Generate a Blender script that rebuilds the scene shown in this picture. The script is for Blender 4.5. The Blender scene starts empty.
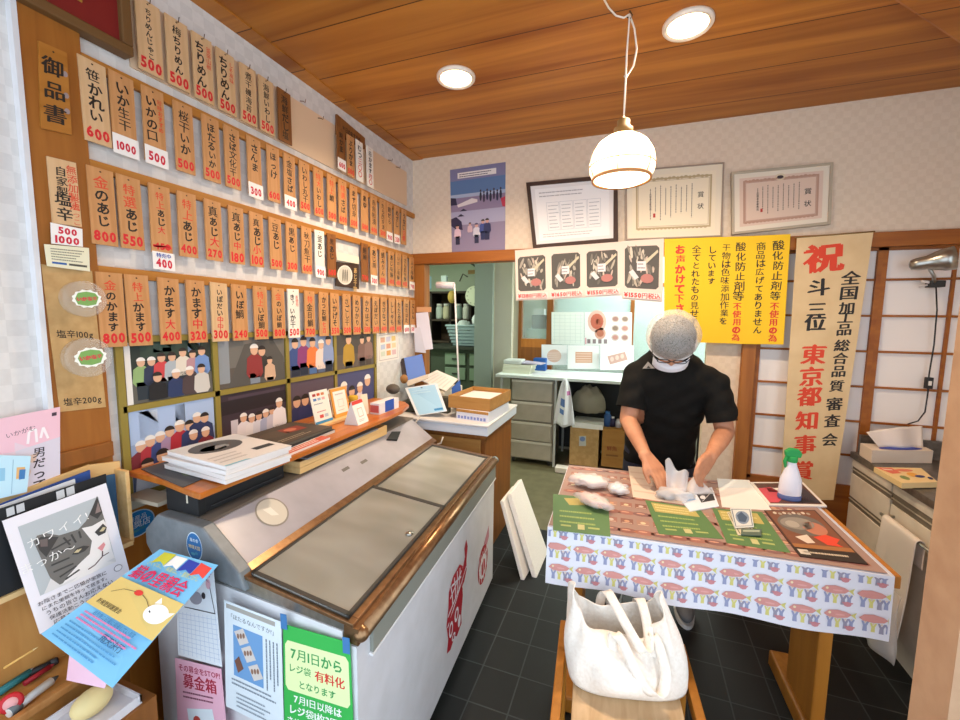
import bpy, math, random
from mathutils import Vector, Matrix
import bmesh
S = bpy.context.scene
COL = S.collection
rnd = random.Random(7)
# ------------------------------------------------------------------ camera model (also used to survey the room)
F = 416.0
CAM = Vector((0.0, 0.0, 1.55))
YAW, PITCH, ROLL = map(math.radians, (-20.03, 5.74, -0.676))
_f = Vector((math.sin(YAW)*math.cos(PITCH), math.cos(YAW)*math.cos(PITCH), -math.sin(PITCH)))
_r0 = Vector((math.cos(YAW), -math.sin(YAW), 0)); _d0 = _f.cross(_r0)
CR = math.cos(ROLL)*_r0 + math.sin(ROLL)*_d0
CD = -math.sin(ROLL)*_r0 + math.cos(ROLL)*_d0
CF = _f
def ray(u, v): return CR*((u-480)/F) + CD*((v-360)/F) + CF
def P(u, v, x=None, y=None, z=None):
    d = ray(u, v)
    if x is not None: t = (x-CAM.x)/d.x
    elif y is not None: t = (y-CAM.y)/d.y
    else: t = (z-CAM.z)/d.z
    return CAM + d*t
XL, XR, YB, ZC = -1.618, 1.90, 2.90, 2.733
# ------------------------------------------------------------------ materials
def lin(c):
    return tuple((x/12.92 if x <= 0.04045 else ((x+0.055)/1.055)**2.4) for x in c)
def hexc(h):
    h = h.lstrip('#'); return lin(tuple(int(h[i:i+2], 16)/255 for i in (0, 2, 4)))
MATS = {}
def M(h, rough=0.6, metal=0.0, emit=0.0, alpha=1.0, trans=0.0, spec=0.5, sub=0.0):
    if not isinstance(h, str): return h
    if not h.startswith('#'): return MATS[h]
    k = (h, rough, metal, emit, alpha, trans, spec)
    if k in MATS: return MATS[k]
    m = bpy.data.materials.new('paint_'+h[1:]); m.use_nodes = True
    b = m.node_tree.nodes['Principled BSDF']; c = hexc(h)
    b.inputs['Base Color'].default_value = (*c, 1)
    b.inputs['Roughness'].default_value = rough; b.inputs['Metallic'].default_value = metal
    b.inputs['Specular IOR Level'].default_value = spec
    if emit:
        b.inputs['Emission Color'].default_value = (*c, 1); b.inputs['Emission Strength'].default_value = emit
    if alpha < 1: b.inputs['Alpha'].default_value = alpha
    if trans: b.inputs['Transmission Weight'].default_value = trans; b.inputs['IOR'].default_value = 1.1
    MATS[k] = m
    return m
def named(name, rough=0.6, metal=0.0, spec=0.5):
    m = bpy.data.materials.new(name); m.use_nodes = True
    n = m.node_tree; b = n.nodes['Principled BSDF']
    b.inputs['Roughness'].default_value = rough; b.inputs['Metallic'].default_value = metal
    b.inputs['Specular IOR Level'].default_value = spec
    MATS[name] = m
    return m, n, b
def ramp(n, cols):
    r = n.nodes.new('ShaderNodeValToRGB')
    e = r.color_ramp.elements
    while len(e) < len(cols): e.new(0.5)
    for i, (p, c) in enumerate(cols):
        e[i].position = p; e[i].color = (*hexc(c), 1)
    return r
def wood(name, c1, c2, axis='z', scale=6.0, stretch=12.0, rough=0.5, planks=None, spec=0.4, seam='#5a2f0c'):
    m, n, b = named(name, rough, spec=spec)
    tc = n.nodes.new('ShaderNodeTexCoord'); mp = n.nodes.new('ShaderNodeMapping')
    sc = {'x': (1/stretch, 1, 1), 'y': (1, 1/stretch, 1), 'z': (1, 1, 1/stretch)}[axis]
    mp.inputs['Scale'].default_value = tuple(s*scale*3 for s in sc)
    nz = n.nodes.new('ShaderNodeTexNoise'); nz.inputs['Scale'].default_value = 1.6; nz.inputs['Detail'].default_value = 7; nz.inputs['Distortion'].default_value = 0.7
    n.links.new(tc.outputs['Object'], mp.inputs['Vector']); n.links.new(mp.outputs[0], nz.inputs['Vector'])
    r = ramp(n, [(0.30, c1), (0.72, c2)]); n.links.new(nz.outputs['Fac'], r.inputs['Fac'])
    out = r.outputs['Color']
    if planks:   # planks across axis: (axis letter, width): each plank shifts in tone, a thin seam between
        sx = n.nodes.new('ShaderNodeSeparateXYZ'); n.links.new(tc.outputs['Object'], sx.inputs[0])
        dv = n.nodes.new('ShaderNodeMath'); dv.operation = 'DIVIDE'; dv.inputs[1].default_value = planks[1]
        n.links.new(sx.outputs['XYZ'.index(planks[0].upper())], dv.inputs[0])
        fl = n.nodes.new('ShaderNodeMath'); fl.operation = 'FLOOR'; n.links.new(dv.outputs[0], fl.inputs[0])
        wn = n.nodes.new('ShaderNodeTexWhiteNoise'); wn.noise_dimensions = '1D'; n.links.new(fl.outputs[0], wn.inputs['W'])
        fr = n.nodes.new('ShaderNodeMath'); fr.operation = 'FRACT'; n.links.new(dv.outputs[0], fr.inputs[0])
        ls = n.nodes.new('ShaderNodeMath'); ls.operation = 'LESS_THAN'; ls.inputs[1].default_value = 0.02; n.links.new(fr.outputs[0], ls.inputs[0])
        mr = n.nodes.new('ShaderNodeMapRange'); mr.inputs['To Min'].default_value = 0.82; mr.inputs['To Max'].default_value = 1.12; n.links.new(wn.outputs['Value'], mr.inputs['Value'])
        hs = n.nodes.new('ShaderNodeHueSaturation'); n.links.new(mr.outputs[0], hs.inputs['Value']); n.links.new(out, hs.inputs['Color'])
        mx = n.nodes.new('ShaderNodeMixRGB'); n.links.new(ls.outputs[0], mx.inputs['Fac']); n.links.new(hs.outputs['Color'], mx.inputs['Color1']); mx.inputs['Color2'].default_value = (*hexc(seam), 1)
        out = mx.outputs['Color']
    n.links.new(out, b.inputs['Base Color'])
    return m
def noisy(name, c1, c2, scale=20, rough=0.6, metal=0.0, spec=0.5, bump=0.0, detail=3, p=(0.35, 0.65)):
    m, n, b = named(name, rough, metal, spec)
    tc = n.nodes.new('ShaderNodeTexCoord'); nz = n.nodes.new('ShaderNodeTexNoise')
    nz.inputs['Scale'].default_value = scale; nz.inputs['Detail'].default_value = detail
    n.links.new(tc.outputs['Object'], nz.inputs['Vector'])
    r = ramp(n, [(p[0], c1), (p[1], c2)]); n.links.new(nz.outputs['Fac'], r.inputs['Fac']); n.links.new(r.outputs[0], b.inputs['Base Color'])
    if bump:
        bp = n.nodes.new('ShaderNodeBump'); bp.inputs['Strength'].default_value = bump; bp.inputs['Distance'].default_value = 0.01
        n.links.new(nz.outputs['Fac'], bp.inputs['Height']); n.links.new(bp.outputs[0], b.inputs['Normal'])
    return m
def wallpaper(name, c1, c2, size, ax):
    """soft check pattern, in the plane of the two given axes"""
    m, n, b = named(name, 0.75, spec=0.25)
    tc = n.nodes.new('ShaderNodeTexCoord'); sx = n.nodes.new('ShaderNodeSeparateXYZ'); n.links.new(tc.outputs['Object'], sx.inputs[0])
    cb = n.nodes.new('ShaderNodeCombineXYZ')
    n.links.new(sx.outputs['xyz'.index(ax[0])], cb.inputs[0]); n.links.new(sx.outputs['xyz'.index(ax[1])], cb.inputs[1])
    ck = n.nodes.new('ShaderNodeTexChecker'); ck.inputs['Scale'].default_value = 1/size
    cb.inputs[2].default_value = 0.001
    n.links.new(cb.outputs[0], ck.inputs['Vector'])
    ck.inputs['Color1'].default_value = (*hexc(c1), 1); ck.inputs['Color2'].default_value = (*hexc(c2), 1)
    nz = n.nodes.new('ShaderNodeTexNoise'); nz.inputs['Scale'].default_value = 60; n.links.new(tc.outputs['Object'], nz.inputs['Vector'])
    mr = n.nodes.new('ShaderNodeMapRange'); mr.inputs['To Min'].default_value = 0.93; mr.inputs['To Max'].default_value = 1.07; n.links.new(nz.outputs['Fac'], mr.inputs['Value'])
    hs = n.nodes.new('ShaderNodeHueSaturation'); n.links.new(ck.outputs['Color'], hs.inputs['Color']); n.links.new(mr.outputs[0], hs.inputs['Value'])
    n.links.new(hs.outputs[0], b.inputs['Base Color'])
    return m
def tiles(name, c1, c2, mortar, w, h, rough=0.35, off=(0, 0), msize=0.006):
    m, n, b = named(name, rough, spec=0.3)
    tc = n.nodes.new('ShaderNodeTexCoord'); mp = n.nodes.new('ShaderNodeMapping'); n.links.new(tc.outputs['Object'], mp.inputs[0])
    mp.inputs['Location'].default_value = (off[0], off[1], 0)
    bk = n.nodes.new('ShaderNodeTexBrick'); bk.offset = 0.0; bk.squash = 1.0
    bk.inputs['Scale'].default_value = 1.0; bk.inputs['Brick Width'].default_value = w; bk.inputs['Row Height'].default_value = h
    bk.inputs['Mortar Size'].default_value = msize/2; bk.inputs['Mortar Smooth'].default_value = 0.1; bk.inputs['Bias'].default_value = 0
    bk.inputs['Color1'].default_value = (*hexc(c1), 1); bk.inputs['Color2'].default_value = (*hexc(c2), 1); bk.inputs['Mortar'].default_value = (*hexc(mortar), 1)
    n.links.new(mp.outputs[0], bk.inputs['Vector']); n.links.new(bk.outputs['Color'], b.inputs['Base Color'])
    bp = n.nodes.new('ShaderNodeBump'); bp.inputs['Strength'].default_value = 0.3; bp.inputs['Distance'].default_value = 0.004; bp.invert = True
    n.links.new(bk.outputs['Fac'], bp.inputs['Height']); n.links.new(bp.outputs[0], b.inputs['Normal'])
    return m
def clear(name, tint, alpha, rough=0.08):
    m, n, b = named(name, rough, spec=0.6)
    b.inputs['Base Color'].default_value = (*hexc(tint), 1); b.inputs['Alpha'].default_value = alpha
    return m
# ------------------------------------------------------------------ objects
WORLD = {}      # world origin of every object
def props(o, label=None, cat=None, group=None, kind=None):
    if label: o['label'] = label
    if cat: o['category'] = cat
    if group: o['group'] = group
    if kind: o['kind'] = kind
    return o
def thing(name, label, cat, loc, group=None):
    o = bpy.data.objects.new(name, None); COL.objects.link(o)
    o.empty_display_size = 0.05
    o.location = loc; WORLD[o.name] = Vector(loc)
    return props(o, label, cat, group)
def link(o, origin, parent):
    COL.objects.link(o)
    WORLD[o.name] = Vector(origin)
    if parent is not None:
        o.parent = parent; o.location = Vector(origin) - WORLD[parent.name]
    else: o.location = origin
    return o
class MB:
    """collects faces in world coordinates and links them as ONE mesh object"""
    def __init__(s): s.v = []; s.f = []; s.m = []; s.sm = []
    def add(s, vs, fs, mat, smooth=False):
        b = len(s.v); s.v += [tuple(p) for p in vs]
        for q in fs:
            s.f.append([b+i for i in q]); s.m.append(mat); s.sm.append(smooth)
        return s
    def box(s, a, b, mat, rot=None, piv=None):
        a = Vector(a); b = Vector(b)
        x0, x1 = min(a.x, b.x), max(a.x, b.x); y0, y1 = min(a.y, b.y), max(a.y, b.y); z0, z1 = min(a.z, b.z), max(a.z, b.z)
        vs = [Vector(p) for p in ((x0, y0, z0), (x1, y0, z0), (x1, y1, z0), (x0, y1, z0), (x0, y0, z1), (x1, y0, z1), (x1, y1, z1), (x0, y1, z1))]
        if rot is not None:
            c = Vector(piv) if piv is not None else (a+b)/2
            vs = [rot @ (p-c) + c for p in vs]
        return s.add(vs, [(3, 2, 1, 0), (4, 5, 6, 7), (0, 1, 5, 4), (1, 2, 6, 5), (2, 3, 7, 6), (3, 0, 4, 7)], mat)
    def slab(s, pts, th, mat):
        """pts: planar polygon (list of points); th: extrusion vector"""
        th = Vector(th); n = len(pts); p = [Vector(q) for q in pts]
        vs = p + [q+th for q in p]
        fs = [tuple(range(n))[::-1], tuple(range(n, 2*n))] + [(i, (i+1) % n, n+(i+1) % n, n+i) for i in range(n)]
        return s.add(vs, fs, mat)
    def tube(s, path, r, mat, n=10, closed=False, cap=True):
        path = [Vector(p) for p in path]; k = len(path)
        rs = r if isinstance(r, (list, tuple)) else [r]*k
        up = None; vs = []
        for i, p in enumerate(path):
            a = path[(i-1) % k] if (closed or i > 0) else p; b = path[(i+1) % k] if (closed or i < k-1) else p
            t = (b-a).normalized()
            if up is None: up = Vector((0, 0, 1)) if abs(t.z) < 0.9 else Vector((1, 0, 0))
            up = (up - t*up.dot(t)).normalized(); w = t.cross(up)
            for j in range(n):
                an = 2*math.pi*j/n
                vs.append(p + (up*math.cos(an) + w*math.sin(an))*rs[i])
        fs = []
        for i in range(k if closed else k-1):
            for j in range(n):
                i2 = (i+1) % k
                fs.append((i*n+j, i*n+(j+1) % n, i2*n+(j+1) % n, i2*n+j))
        s.add(vs, fs, mat, True)
        if cap and not closed:
            b = len(s.v)-len(vs)
            s.f.append([b+j for j in range(n)][::-1]); s.m.append(mat); s.sm.append(False)
            s.f.append([b+(k-1)*n+j for j in range(n)]); s.m.append(mat); s.sm.append(False)
        return s
    def lathe(s, prof, c, mat, n=28, ax=(0, 0, 1), sx=1.0, sy=1.0, smooth=True, ref=None):
        c = Vector(c); ax = Vector(ax).normalized()
        e1 = Vector(ref) if ref is not None else (Vector((1, 0, 0)) if abs(ax.x) < 0.9 else Vector((0, 1, 0)))
        e1 = (e1-ax*e1.dot(ax)).normalized(); e2 = ax.cross(e1)
        vs = []; fs = []
        for (r, h) in prof:
            for j in range(n):
                a = 2*math.pi*j/n
                vs.append(c + ax*h + e1*(r*sx*math.cos(a)) + e2*(r*sy*math.sin(a)))
        for i in range(len(prof)-1):
            for j in range(n):
                fs.append((i*n+j, i*n+(j+1) % n, (i+1)*n+(j+1) % n, (i+1)*n+j))
        if prof[0][0] > 1e-5: fs.append(tuple(range(n))[::-1])
        if prof[-1][0] > 1e-5: fs.append(tuple((len(prof)-1)*n+j for j in range(n)))
        return s.add(vs, fs, mat, smooth)
    def ball(s, c, r, mat, n=20, k=12, rot=None, fn=None):
        r = r if isinstance(r, (tuple, list)) else (r, r, r); c = Vector(c); vs = []; fs = []
        for i in range(k+1):
            th = math.pi*i/k
            for j in range(n):
                ph = 2*math.pi*j/n
                p = Vector((r[0]*math.sin(th)*math.cos(ph), r[1]*math.sin(th)*math.sin(ph), r[2]*math.cos(th)))
                if fn: p = fn(p)
                if rot is not None: p = rot @ p
                vs.append(c+p)
        for i in range(k):
            for j in range(n): fs.append((i*n+j, (i+1)*n+j, (i+1)*n+(j+1) % n, i*n+(j+1) % n))
        return s.add(vs, fs, mat, True)
    def sheet(s, fn, nu, nv, mat, th=0.0, smooth=True):
        """fn(u,v)->point; th>0 makes it a solid sheet"""
        g = [[Vector(fn(i/nu, j/nv)) for j in range(nv+1)] for i in range(nu+1)]
        idx = lambda i, j: i*(nv+1)+j
        vs = [g[i][j] for i in range(nu+1) for j in range(nv+1)]
        fs = [(idx(i, j), idx(i, j+1), idx(i+1, j+1), idx(i+1, j)) for i in range(nu) for j in range(nv)]
        if th:
            N = len(vs); vs2 = []
            for i in range(nu+1):
                for j in range(nv+1):
                    a = g[min(i+1, nu)][j]-g[max(i-1, 0)][j]; b = g[i][min(j+1, nv)]-g[i][max(j-1, 0)]
                    nn = a.cross(b)
                    nn = nn.normalized() if nn.length > 1e-9 else Vector((0, 0, 1))
                    vs2.append(g[i][j]+nn*th)
            fs2 = [tuple(N+q for q in f[::-1]) for f in fs]
            bd = [idx(i, 0) for i in range(nu+1)] + [idx(nu, j) for j in range(1, nv+1)] + [idx(i, nv) for i in range(nu-1, -1, -1)] + [idx(0, j) for j in range(nv-1, 0, -1)]
            rim = [(bd[k], bd[(k+1) % len(bd)], N+bd[(k+1) % len(bd)], N+bd[k]) for k in range(len(bd))]
            s.add(vs+vs2, fs+fs2+rim, mat, smooth)
        else: s.add(vs, fs, mat, smooth)
        return s
    def build(s, name, parent=None, bevel=0, label=None, cat=None, group=None, kind=None, origin=None, subsurf=0, seg=2, recalc=True):
        me = bpy.data.meshes.new(name)
        xs, ys, zs = zip(*s.v)
        if origin is None: origin = ((min(xs)+max(xs))/2, (min(ys)+max(ys))/2, min(zs))
        o3 = Vector(origin)
        me.from_pydata([(p[0]-o3.x, p[1]-o3.y, p[2]-o3.z) for p in s.v], [], s.f)
        slots = []
        for k in s.m:
            if k not in slots: slots.append(k)
        for k in slots: me.materials.append(M(k))
        ix = {k: i for i, k in enumerate(slots)}
        me.polygons.foreach_set('material_index', [ix[k] for k in s.m])
        me.polygons.foreach_set('use_smooth', s.sm)
        if recalc:
            bm = bmesh.new(); bm.from_mesh(me); bmesh.ops.recalc_face_normals(bm, faces=bm.faces); bm.to_mesh(me); bm.free()
        me.update()
        o = bpy.data.objects.new(name, me); link(o, origin, parent)
        if bevel:
            b = o.modifiers.new('bevel', 'BEVEL'); b.width = bevel; b.segments = seg; b.limit_method = 'ANGLE'; b.angle_limit = math.radians(40)
        if subsurf:
            q = o.modifiers.new('sub', 'SUBSURF'); q.levels = subsurf; q.render_levels = subsurf
        return props(o, label, cat, group, kind)
def bx(name, a, b, mat, parent=None, bevel=0, **k):
    return MB().box(a, b, mat).build(name, parent, bevel, **k)
# ------------------------------------------------------------------ lettering
_GL = {}
_tmpc = bpy.data.curves.new('glyph', 'FONT'); _tmpc.size = 1; _tmpc.resolution_u = 2
_tmpo = bpy.data.objects.new('glyph', _tmpc); COL.objects.link(_tmpo)
def glyph(ch, w):
    k = (ch, w)
    if k not in _GL:
        _tmpc.body = ch; _tmpc.offset = w
        dg = bpy.context.evaluated_depsgraph_get(); dg.update()
        me = bpy.data.meshes.new_from_object(_tmpo.evaluated_get(dg))
        vs = [(v.co.x, v.co.y) for v in me.vertices]; fs = [tuple(p.vertices) for p in me.polygons]
        bpy.data.meshes.remove(me)
        if vs:
            xs = [p[0] for p in vs]; ys = [p[1] for p in vs]
            full = ord(ch) > 0x2E80
            cx = 0.5 if full else (min(xs)+max(xs))/2
            adv = 1.0 if full else (max(xs)-min(xs))+0.09
            cy = 0.38 if full else 0.36
            vs = [(min(max(x-cx, -0.62), 0.62), min(max(y-cy, -0.62), 0.62)) for x, y in vs]
        else: adv = 0.35
        _GL[k] = (vs, fs, adv)
    return _GL[k]
class Art:
    """a flat or gently bent print: shapes and lettering laid on a sheet with real thickness.
    u runs 0..1 to the right, v 0..1 downward"""
    def __init__(s, corners, base, th=0.001, bend=None, nu=1, nv=1, step=0.00018, lift=0.0004):
        A, B, C, D = [Vector(p) for p in corners]       # top-left, top-right, bottom-right, bottom-left
        s.q = (A, B, C, D); s.W = ((B-A).length+(C-D).length)/2; s.H = ((D-A).length+(C-B).length)/2
        s.bend = bend; s.nu = nu; s.nv = nv; s.mb = MB(); s.h = lift; s.step = step; s.lines = 0
        s.n0 = (D-A).cross(B-A).normalized()
        if base:
            s.mb.sheet(lambda u, v: s.pt(u, v, 0), nu, nv, base, 0, smooth=nu+nv > 2)
            if th:
                s.mb.sheet(lambda u, v: s.pt(u, v, -th), nu, nv, base, 0, smooth=nu+nv > 2)
                g = [(i/nu, 0) for i in range(nu)] + [(1, j/nv) for j in range(nv)] + [(1-i/nu, 1) for i in range(nu)] + [(0, 1-j/nv) for j in range(nv)]
                vs = [s.pt(u, v, 0) for u, v in g] + [s.pt(u, v, -th) for u, v in g]; n = len(g)
                s.mb.add(vs, [(i, (i+1) % n, n+(i+1) % n, n+i) for i in range(n)], base)
    def raw(s, u, v):
        A, B, C, D = s.q
        p = A*((1-u)*(1-v)) + B*(u*(1-v)) + C*(u*v) + D*((1-u)*v)
        return s.bend(u, v, p) if s.bend else p
    def pt(s, u, v, h):
        # plane normal points to the viewer side (left-handed u,v)
        if not s.bend: return s.raw(u, v) - s.n0*(-h)
        e = 1e-3
        n = (s.raw(u, v+e)-s.raw(u, v-e)).cross(s.raw(u+e, v)-s.raw(u-e, v)).normalized()
        return s.raw(u, v) + n*h
    def up(s): s.h += s.step; return s
    def poly(s, pts, mat):
        if s.nu+s.nv > 2 and len(pts) == 4 and not isinstance(pts[0][0], int) and False: pass
        s.mb.add([s.pt(u, v, s.h) for u, v in pts], [tuple(range(len(pts)))], mat); return s
    def rect(s, u0, v0, u1, v1, mat):
        nu = max(1, math.ceil(abs(u1-u0)*s.nu)); nv = max(1, math.ceil(abs(v1-v0)*s.nv))
        h = s.h
        s.mb.sheet(lambda a, b: s.pt(u0+(u1-u0)*a, v0+(v1-v0)*b, h), nu, nv, mat, 0, smooth=nu+nv > 2); return s
    def border(s, u0, v0, u1, v1, wm, mat):
        a, b = wm/s.W, wm/s.H
        s.rect(u0, v0, u1, v0+b, mat); s.rect(u0, v1-b, u1, v1, mat); s.rect(u0, v0+b, u0+a, v1-b, mat); s.rect(u1-a, v0+b, u1, v1-b, mat); return s
    def ell(s, u, v, ru, rv, mat, n=20, a0=0.0, a1=2*math.pi, rot=0):
        pts = []
        for i in range(n):
            a = a0+(a1-a0)*i/(n if a1-a0 > 6.28 else n-1)
            x, y = ru*s.W*math.cos(a), rv*s.H*math.sin(a)
            x, y = x*math.cos(rot)-y*math.sin(rot), x*math.sin(rot)+y*math.cos(rot)
            pts.append((u+x/s.W, v+y/s.H))
        return s.poly(pts, mat)
    def stroke(s, pts, wm, mat):
        for (a, b) in zip(pts, pts[1:]):
            dx, dy = (b[0]-a[0])*s.W, (b[1]-a[1])*s.H; L = math.hypot(dx, dy) or 1
            nx, ny = -dy/L*wm/2/s.W, dx/L*wm/2/s.H
            s.poly([(a[0]+nx, a[1]+ny), (b[0]+nx, b[1]+ny), (b[0]-nx, b[1]-ny), (a[0]-nx, a[1]-ny)], mat)
        return s
    def ch(s, c, u, v, em, mat, w=0.02, rot=0, xs=1.0, shear=0.0):
        b = 0.0
        if ord(c) > 0x3400: b = max(0.0, w)*0.55; w = 0.0
        vs, fs, adv = glyph(c, w)
        if not vs: return adv
        ca, sa = math.cos(rot), math.sin(rot)
        for ox, oy in (((0, 0),) if b < 0.004 else ((-b, 0), (b, 0), (0, b*0.7))):
            out = []
            for x, y in vs:
                x = (x+ox)*xs+shear*y; y = y+oy; x, y = x*ca-y*sa, x*sa+y*ca
                out.append(s.pt(u+x*em/s.W, v-y*em/s.H, s.h+(ox+oy*2)*0.0004))
            s.mb.add(out, fs, mat)
        return adv
    def vtext(s, t, u, v, em, mat, w=0.02, pitch=1.0, jit=0.0, xs=1.0):
        y = v+em*0.5/s.H
        for c in t:
            if c == ' ': y += em*0.45/s.H; continue
            s.ch(c, u+rnd.uniform(-1, 1)*jit*em*0.6/s.W, y, em*(1+rnd.uniform(-1, 1)*jit), mat, w, rot=(-math.pi/2 if c in 'ー~' else rnd.uniform(-1, 1)*jit*0.9), xs=xs)
            y += em*pitch/s.H
        return s
    def htext(s, t, u, v, em, mat, w=0.02, align='c', rot=0.0, xs=1.0, jit=0.0, gap=0.0):
        """(u,v) is the middle of the line"""
        advs = [glyph(c, w)[2]*xs+gap for c in t]; L = sum(advs)*em
        x = {'c': -L/2, 'l': 0, 'r': -L}[align]
        for c, a in zip(t, advs):
            xc = x+a*em/2
            s.ch(c, u+xc*math.cos(rot)/s.W, v-xc*math.sin(rot)/s.H+rnd.uniform(-1, 1)*jit*em*0.4/s.H, em, mat, w, rot=rot+rnd.uniform(-1, 1)*jit*0.5, xs=xs)
            x += a*em
        return s
    def fit(s, t, u, v, width_m, mat, w=0.02, rot=0, maxem=1.0, xs=1.0, jit=0.0):
        L = sum(glyph(c, w)[2]*xs for c in t)
        return s.htext(t, u, v, min(width_m/L, maxem), mat, w, 'c', rot, xs, jit)
    def scrib(s, u0, v0, u1, v1, rows, mat, fill=0.75, dens=0.85, vert=False):
        """rows of small print too small to read: short dashes of ink"""
        for r in range(rows):
            a = v0+(v1-v0)*(r+0.5)/rows if not vert else u0+(u1-u0)*(r+0.5)/rows
            h = ((v1-v0) if not vert else (u1-u0))/rows*fill/2*0.8
            p, e = (u0, u1) if not vert else (v0, v1)
            e = p+(e-p)*rnd.uniform(0.7, 1.0)
            while p < e:
                L = abs((u1-u0) if not vert else (v1-v0))*rnd.uniform(0.02, 0.07); q = min(p+L*dens, e)
                if not vert: s.poly([(p, a-h), (q, a-h), (q, a+h), (p, a+h)], mat)
                else: s.poly([(a-h, p), (a+h, p), (a+h, q), (a-h, q)], mat)
                p += L
        return s
    def build(s, name, parent=None, **k):
        return s.mb.build(name, parent, recalc=False, **k)
def glassy(name, tint, gloss=0.06, rough=0.03, haze=None):
    m = bpy.data.materials.new(name); m.use_nodes = True; n = m.node_tree
    for q in list(n.nodes):
        if q.type != 'OUTPUT_MATERIAL': n.nodes.remove(q)
    o = n.nodes['Material Output']; t = n.nodes.new('ShaderNodeBsdfTransparent'); t.inputs[0].default_value = (*hexc(tint), 1)
    g = n.nodes.new('ShaderNodeBsdfGlossy'); g.inputs['Roughness'].default_value = rough
    fr = n.nodes.new('ShaderNodeFresnel'); fr.inputs[0].default_value = 1.5
    ad = n.nodes.new('ShaderNodeMath'); ad.operation = 'ADD'; ad.inputs[1].default_value = gloss; n.links.new(fr.outputs[0], ad.inputs[0])
    mx = n.nodes.new('ShaderNodeMixShader'); n.links.new(ad.outputs[0], mx.inputs[0]); n.links.new(t.outputs[0], mx.inputs[1]); n.links.new(g.outputs[0], mx.inputs[2])
    out = mx.outputs[0]
    if haze:      # scratched, frosted sheet: a patchy thin white haze
        d = n.nodes.new('ShaderNodeBsdfDiffuse'); d.inputs[0].default_value = (*hexc(haze[0]), 1)
        tc = n.nodes.new('ShaderNodeTexCoord'); mp = n.nodes.new('ShaderNodeMapping'); mp.inputs['Scale'].default_value = (2, 5, 1); mp.inputs['Rotation'].default_value = (0, 0, .5)
        nz = n.nodes.new('ShaderNodeTexNoise'); nz.inputs['Scale'].default_value = 1.3; nz.inputs['Detail'].default_value = 1.5; nz.inputs['Distortion'].default_value = .3
        n.links.new(tc.outputs['Object'], mp.inputs[0]); n.links.new(mp.outputs[0], nz.inputs['Vector'])
        mr = n.nodes.new('ShaderNodeMapRange'); mr.inputs['From Min'].default_value = .3; mr.inputs['From Max'].default_value = .7; mr.inputs['To Min'].default_value = haze[1]; mr.inputs['To Max'].default_value = haze[2]
        n.links.new(nz.outputs['Fac'], mr.inputs['Value'])
        m2 = n.nodes.new('ShaderNodeMixShader'); n.links.new(mr.outputs[0], m2.inputs[0]); n.links.new(out, m2.inputs[1]); n.links.new(d.outputs[0], m2.inputs[2]); out = m2.outputs[0]
    n.links.new(out, o.inputs[0]); MATS[name] = m
    return m
def quadx(u0, v0, u1, v1, u2, v2, u3, v3, **pl):
    return [P(u0, v0, **pl), P(u1, v1, **pl), P(u2, v2, **pl), P(u3, v3, **pl)]
def rect_left(y0, z1, y1, z0, x):     # a rectangle on the left wall plane seen from the room (y grows to the right)
    return [(x, y0, z1), (x, y1, z1), (x, y1, z0), (x, y0, z0)]
def rect_back(x0, z1, x1, z0, y):
    return [(x0, y, z1), (x1, y, z1), (x1, y, z0), (x0, y, z0)]
def people(a, ppl, skin='#d8ab8c'):
    """small printed figures: (cx, head_v, head_r(in v), shirt, cap colour or None, legs colour)"""
    k = a.H/a.W
    for cx, hv, r, shirt, cap, legs in ppl:
        a.up(); ru = r*k
        if legs: a.poly([(cx-ru*1.3, hv+r*5), (cx+ru*1.3, hv+r*5), (cx+ru*1.2, min(0.98, hv+r*9.5)), (cx-ru*1.2, min(0.98, hv+r*9.5))], legs)
        a.poly([(cx-ru*0.7, hv+r*0.9), (cx+ru*0.7, hv+r*0.9), (cx+ru*1.8, hv+r*1.7), (cx+ru*2.1, min(0.98, hv+r*5)), (cx+ru*1.4, min(0.98, hv+r*6)), (cx-ru*1.4, min(0.98, hv+r*6)), (cx-ru*2.1, min(0.98, hv+r*5)), (cx-ru*1.8, hv+r*1.7)], shirt)
        a.up(); a.ell(cx, hv, ru*0.95, r*1.15, skin, 12)
        a.up(); a.ell(cx, hv-r*0.35, ru*1.05, r*0.95, cap or '#2b2220', 10, math.pi, 2*math.pi)
    return a
# ------------------------------------------------------------------ surface materials
wood('ceiling_wood', '#95541a', '#c98534', 'x', 2.2, 16, 0.45, planks=('y', 0.30), spec=0.35)
wood('post_wood', '#8a5018', '#a86a28', 'z', 5, 14, 0.5)
wood('rail_wood', '#a0641e', '#b97c34', 'y', 5, 14, 0.5)
wood('lintel_wood', '#8a4a14', '#a8641f', 'x', 5, 14, 0.5)
wood('tag_wood', '#bd8550', '#d09a66', 'z', 9, 10, 0.6)
wood('tag_wood_pale', '#d0a87a', '#dcb88c', 'z', 9, 10, 0.6)
wood('tag_wood_dark', '#7d4a22', '#93602f', 'z', 9, 10, 0.6)
wood('panel_wood', '#a8631f', '#bf7a30', 'z', 5, 12, 0.45)
wood('shelf_wood', '#a85a1c', '#c4762c', 'y', 6, 12, 0.3)
wood('pine', '#d9ae70', '#e8c48a', 'y', 8, 10, 0.5)
wood('cabinet_wood', '#7a4716', '#95591f', 'z', 5, 12, 0.5)
wood('knotty_pine', '#b67c3e', '#cf9955', 'z', 4, 10, 0.5)
wood('stool_wood', '#a8713a', '#bd8750', 'x', 8, 10, 0.5)
wood('leg_wood', '#a5661d', '#bb7a2c', 'z', 5, 12, 0.45)
wood('crate_wood', '#a8763a', '#b98848', 'x', 6, 8, 0.7)
noisy('cardboard', '#b5905c', '#c49f6a', 30, 0.8)
noisy('banner_paper', '#d6b98c', '#dfc498', 8, 0.8)
noisy('plaster', '#b58d6c', '#c19a78', 14, 0.85, bump=0.15, detail=6)
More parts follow.
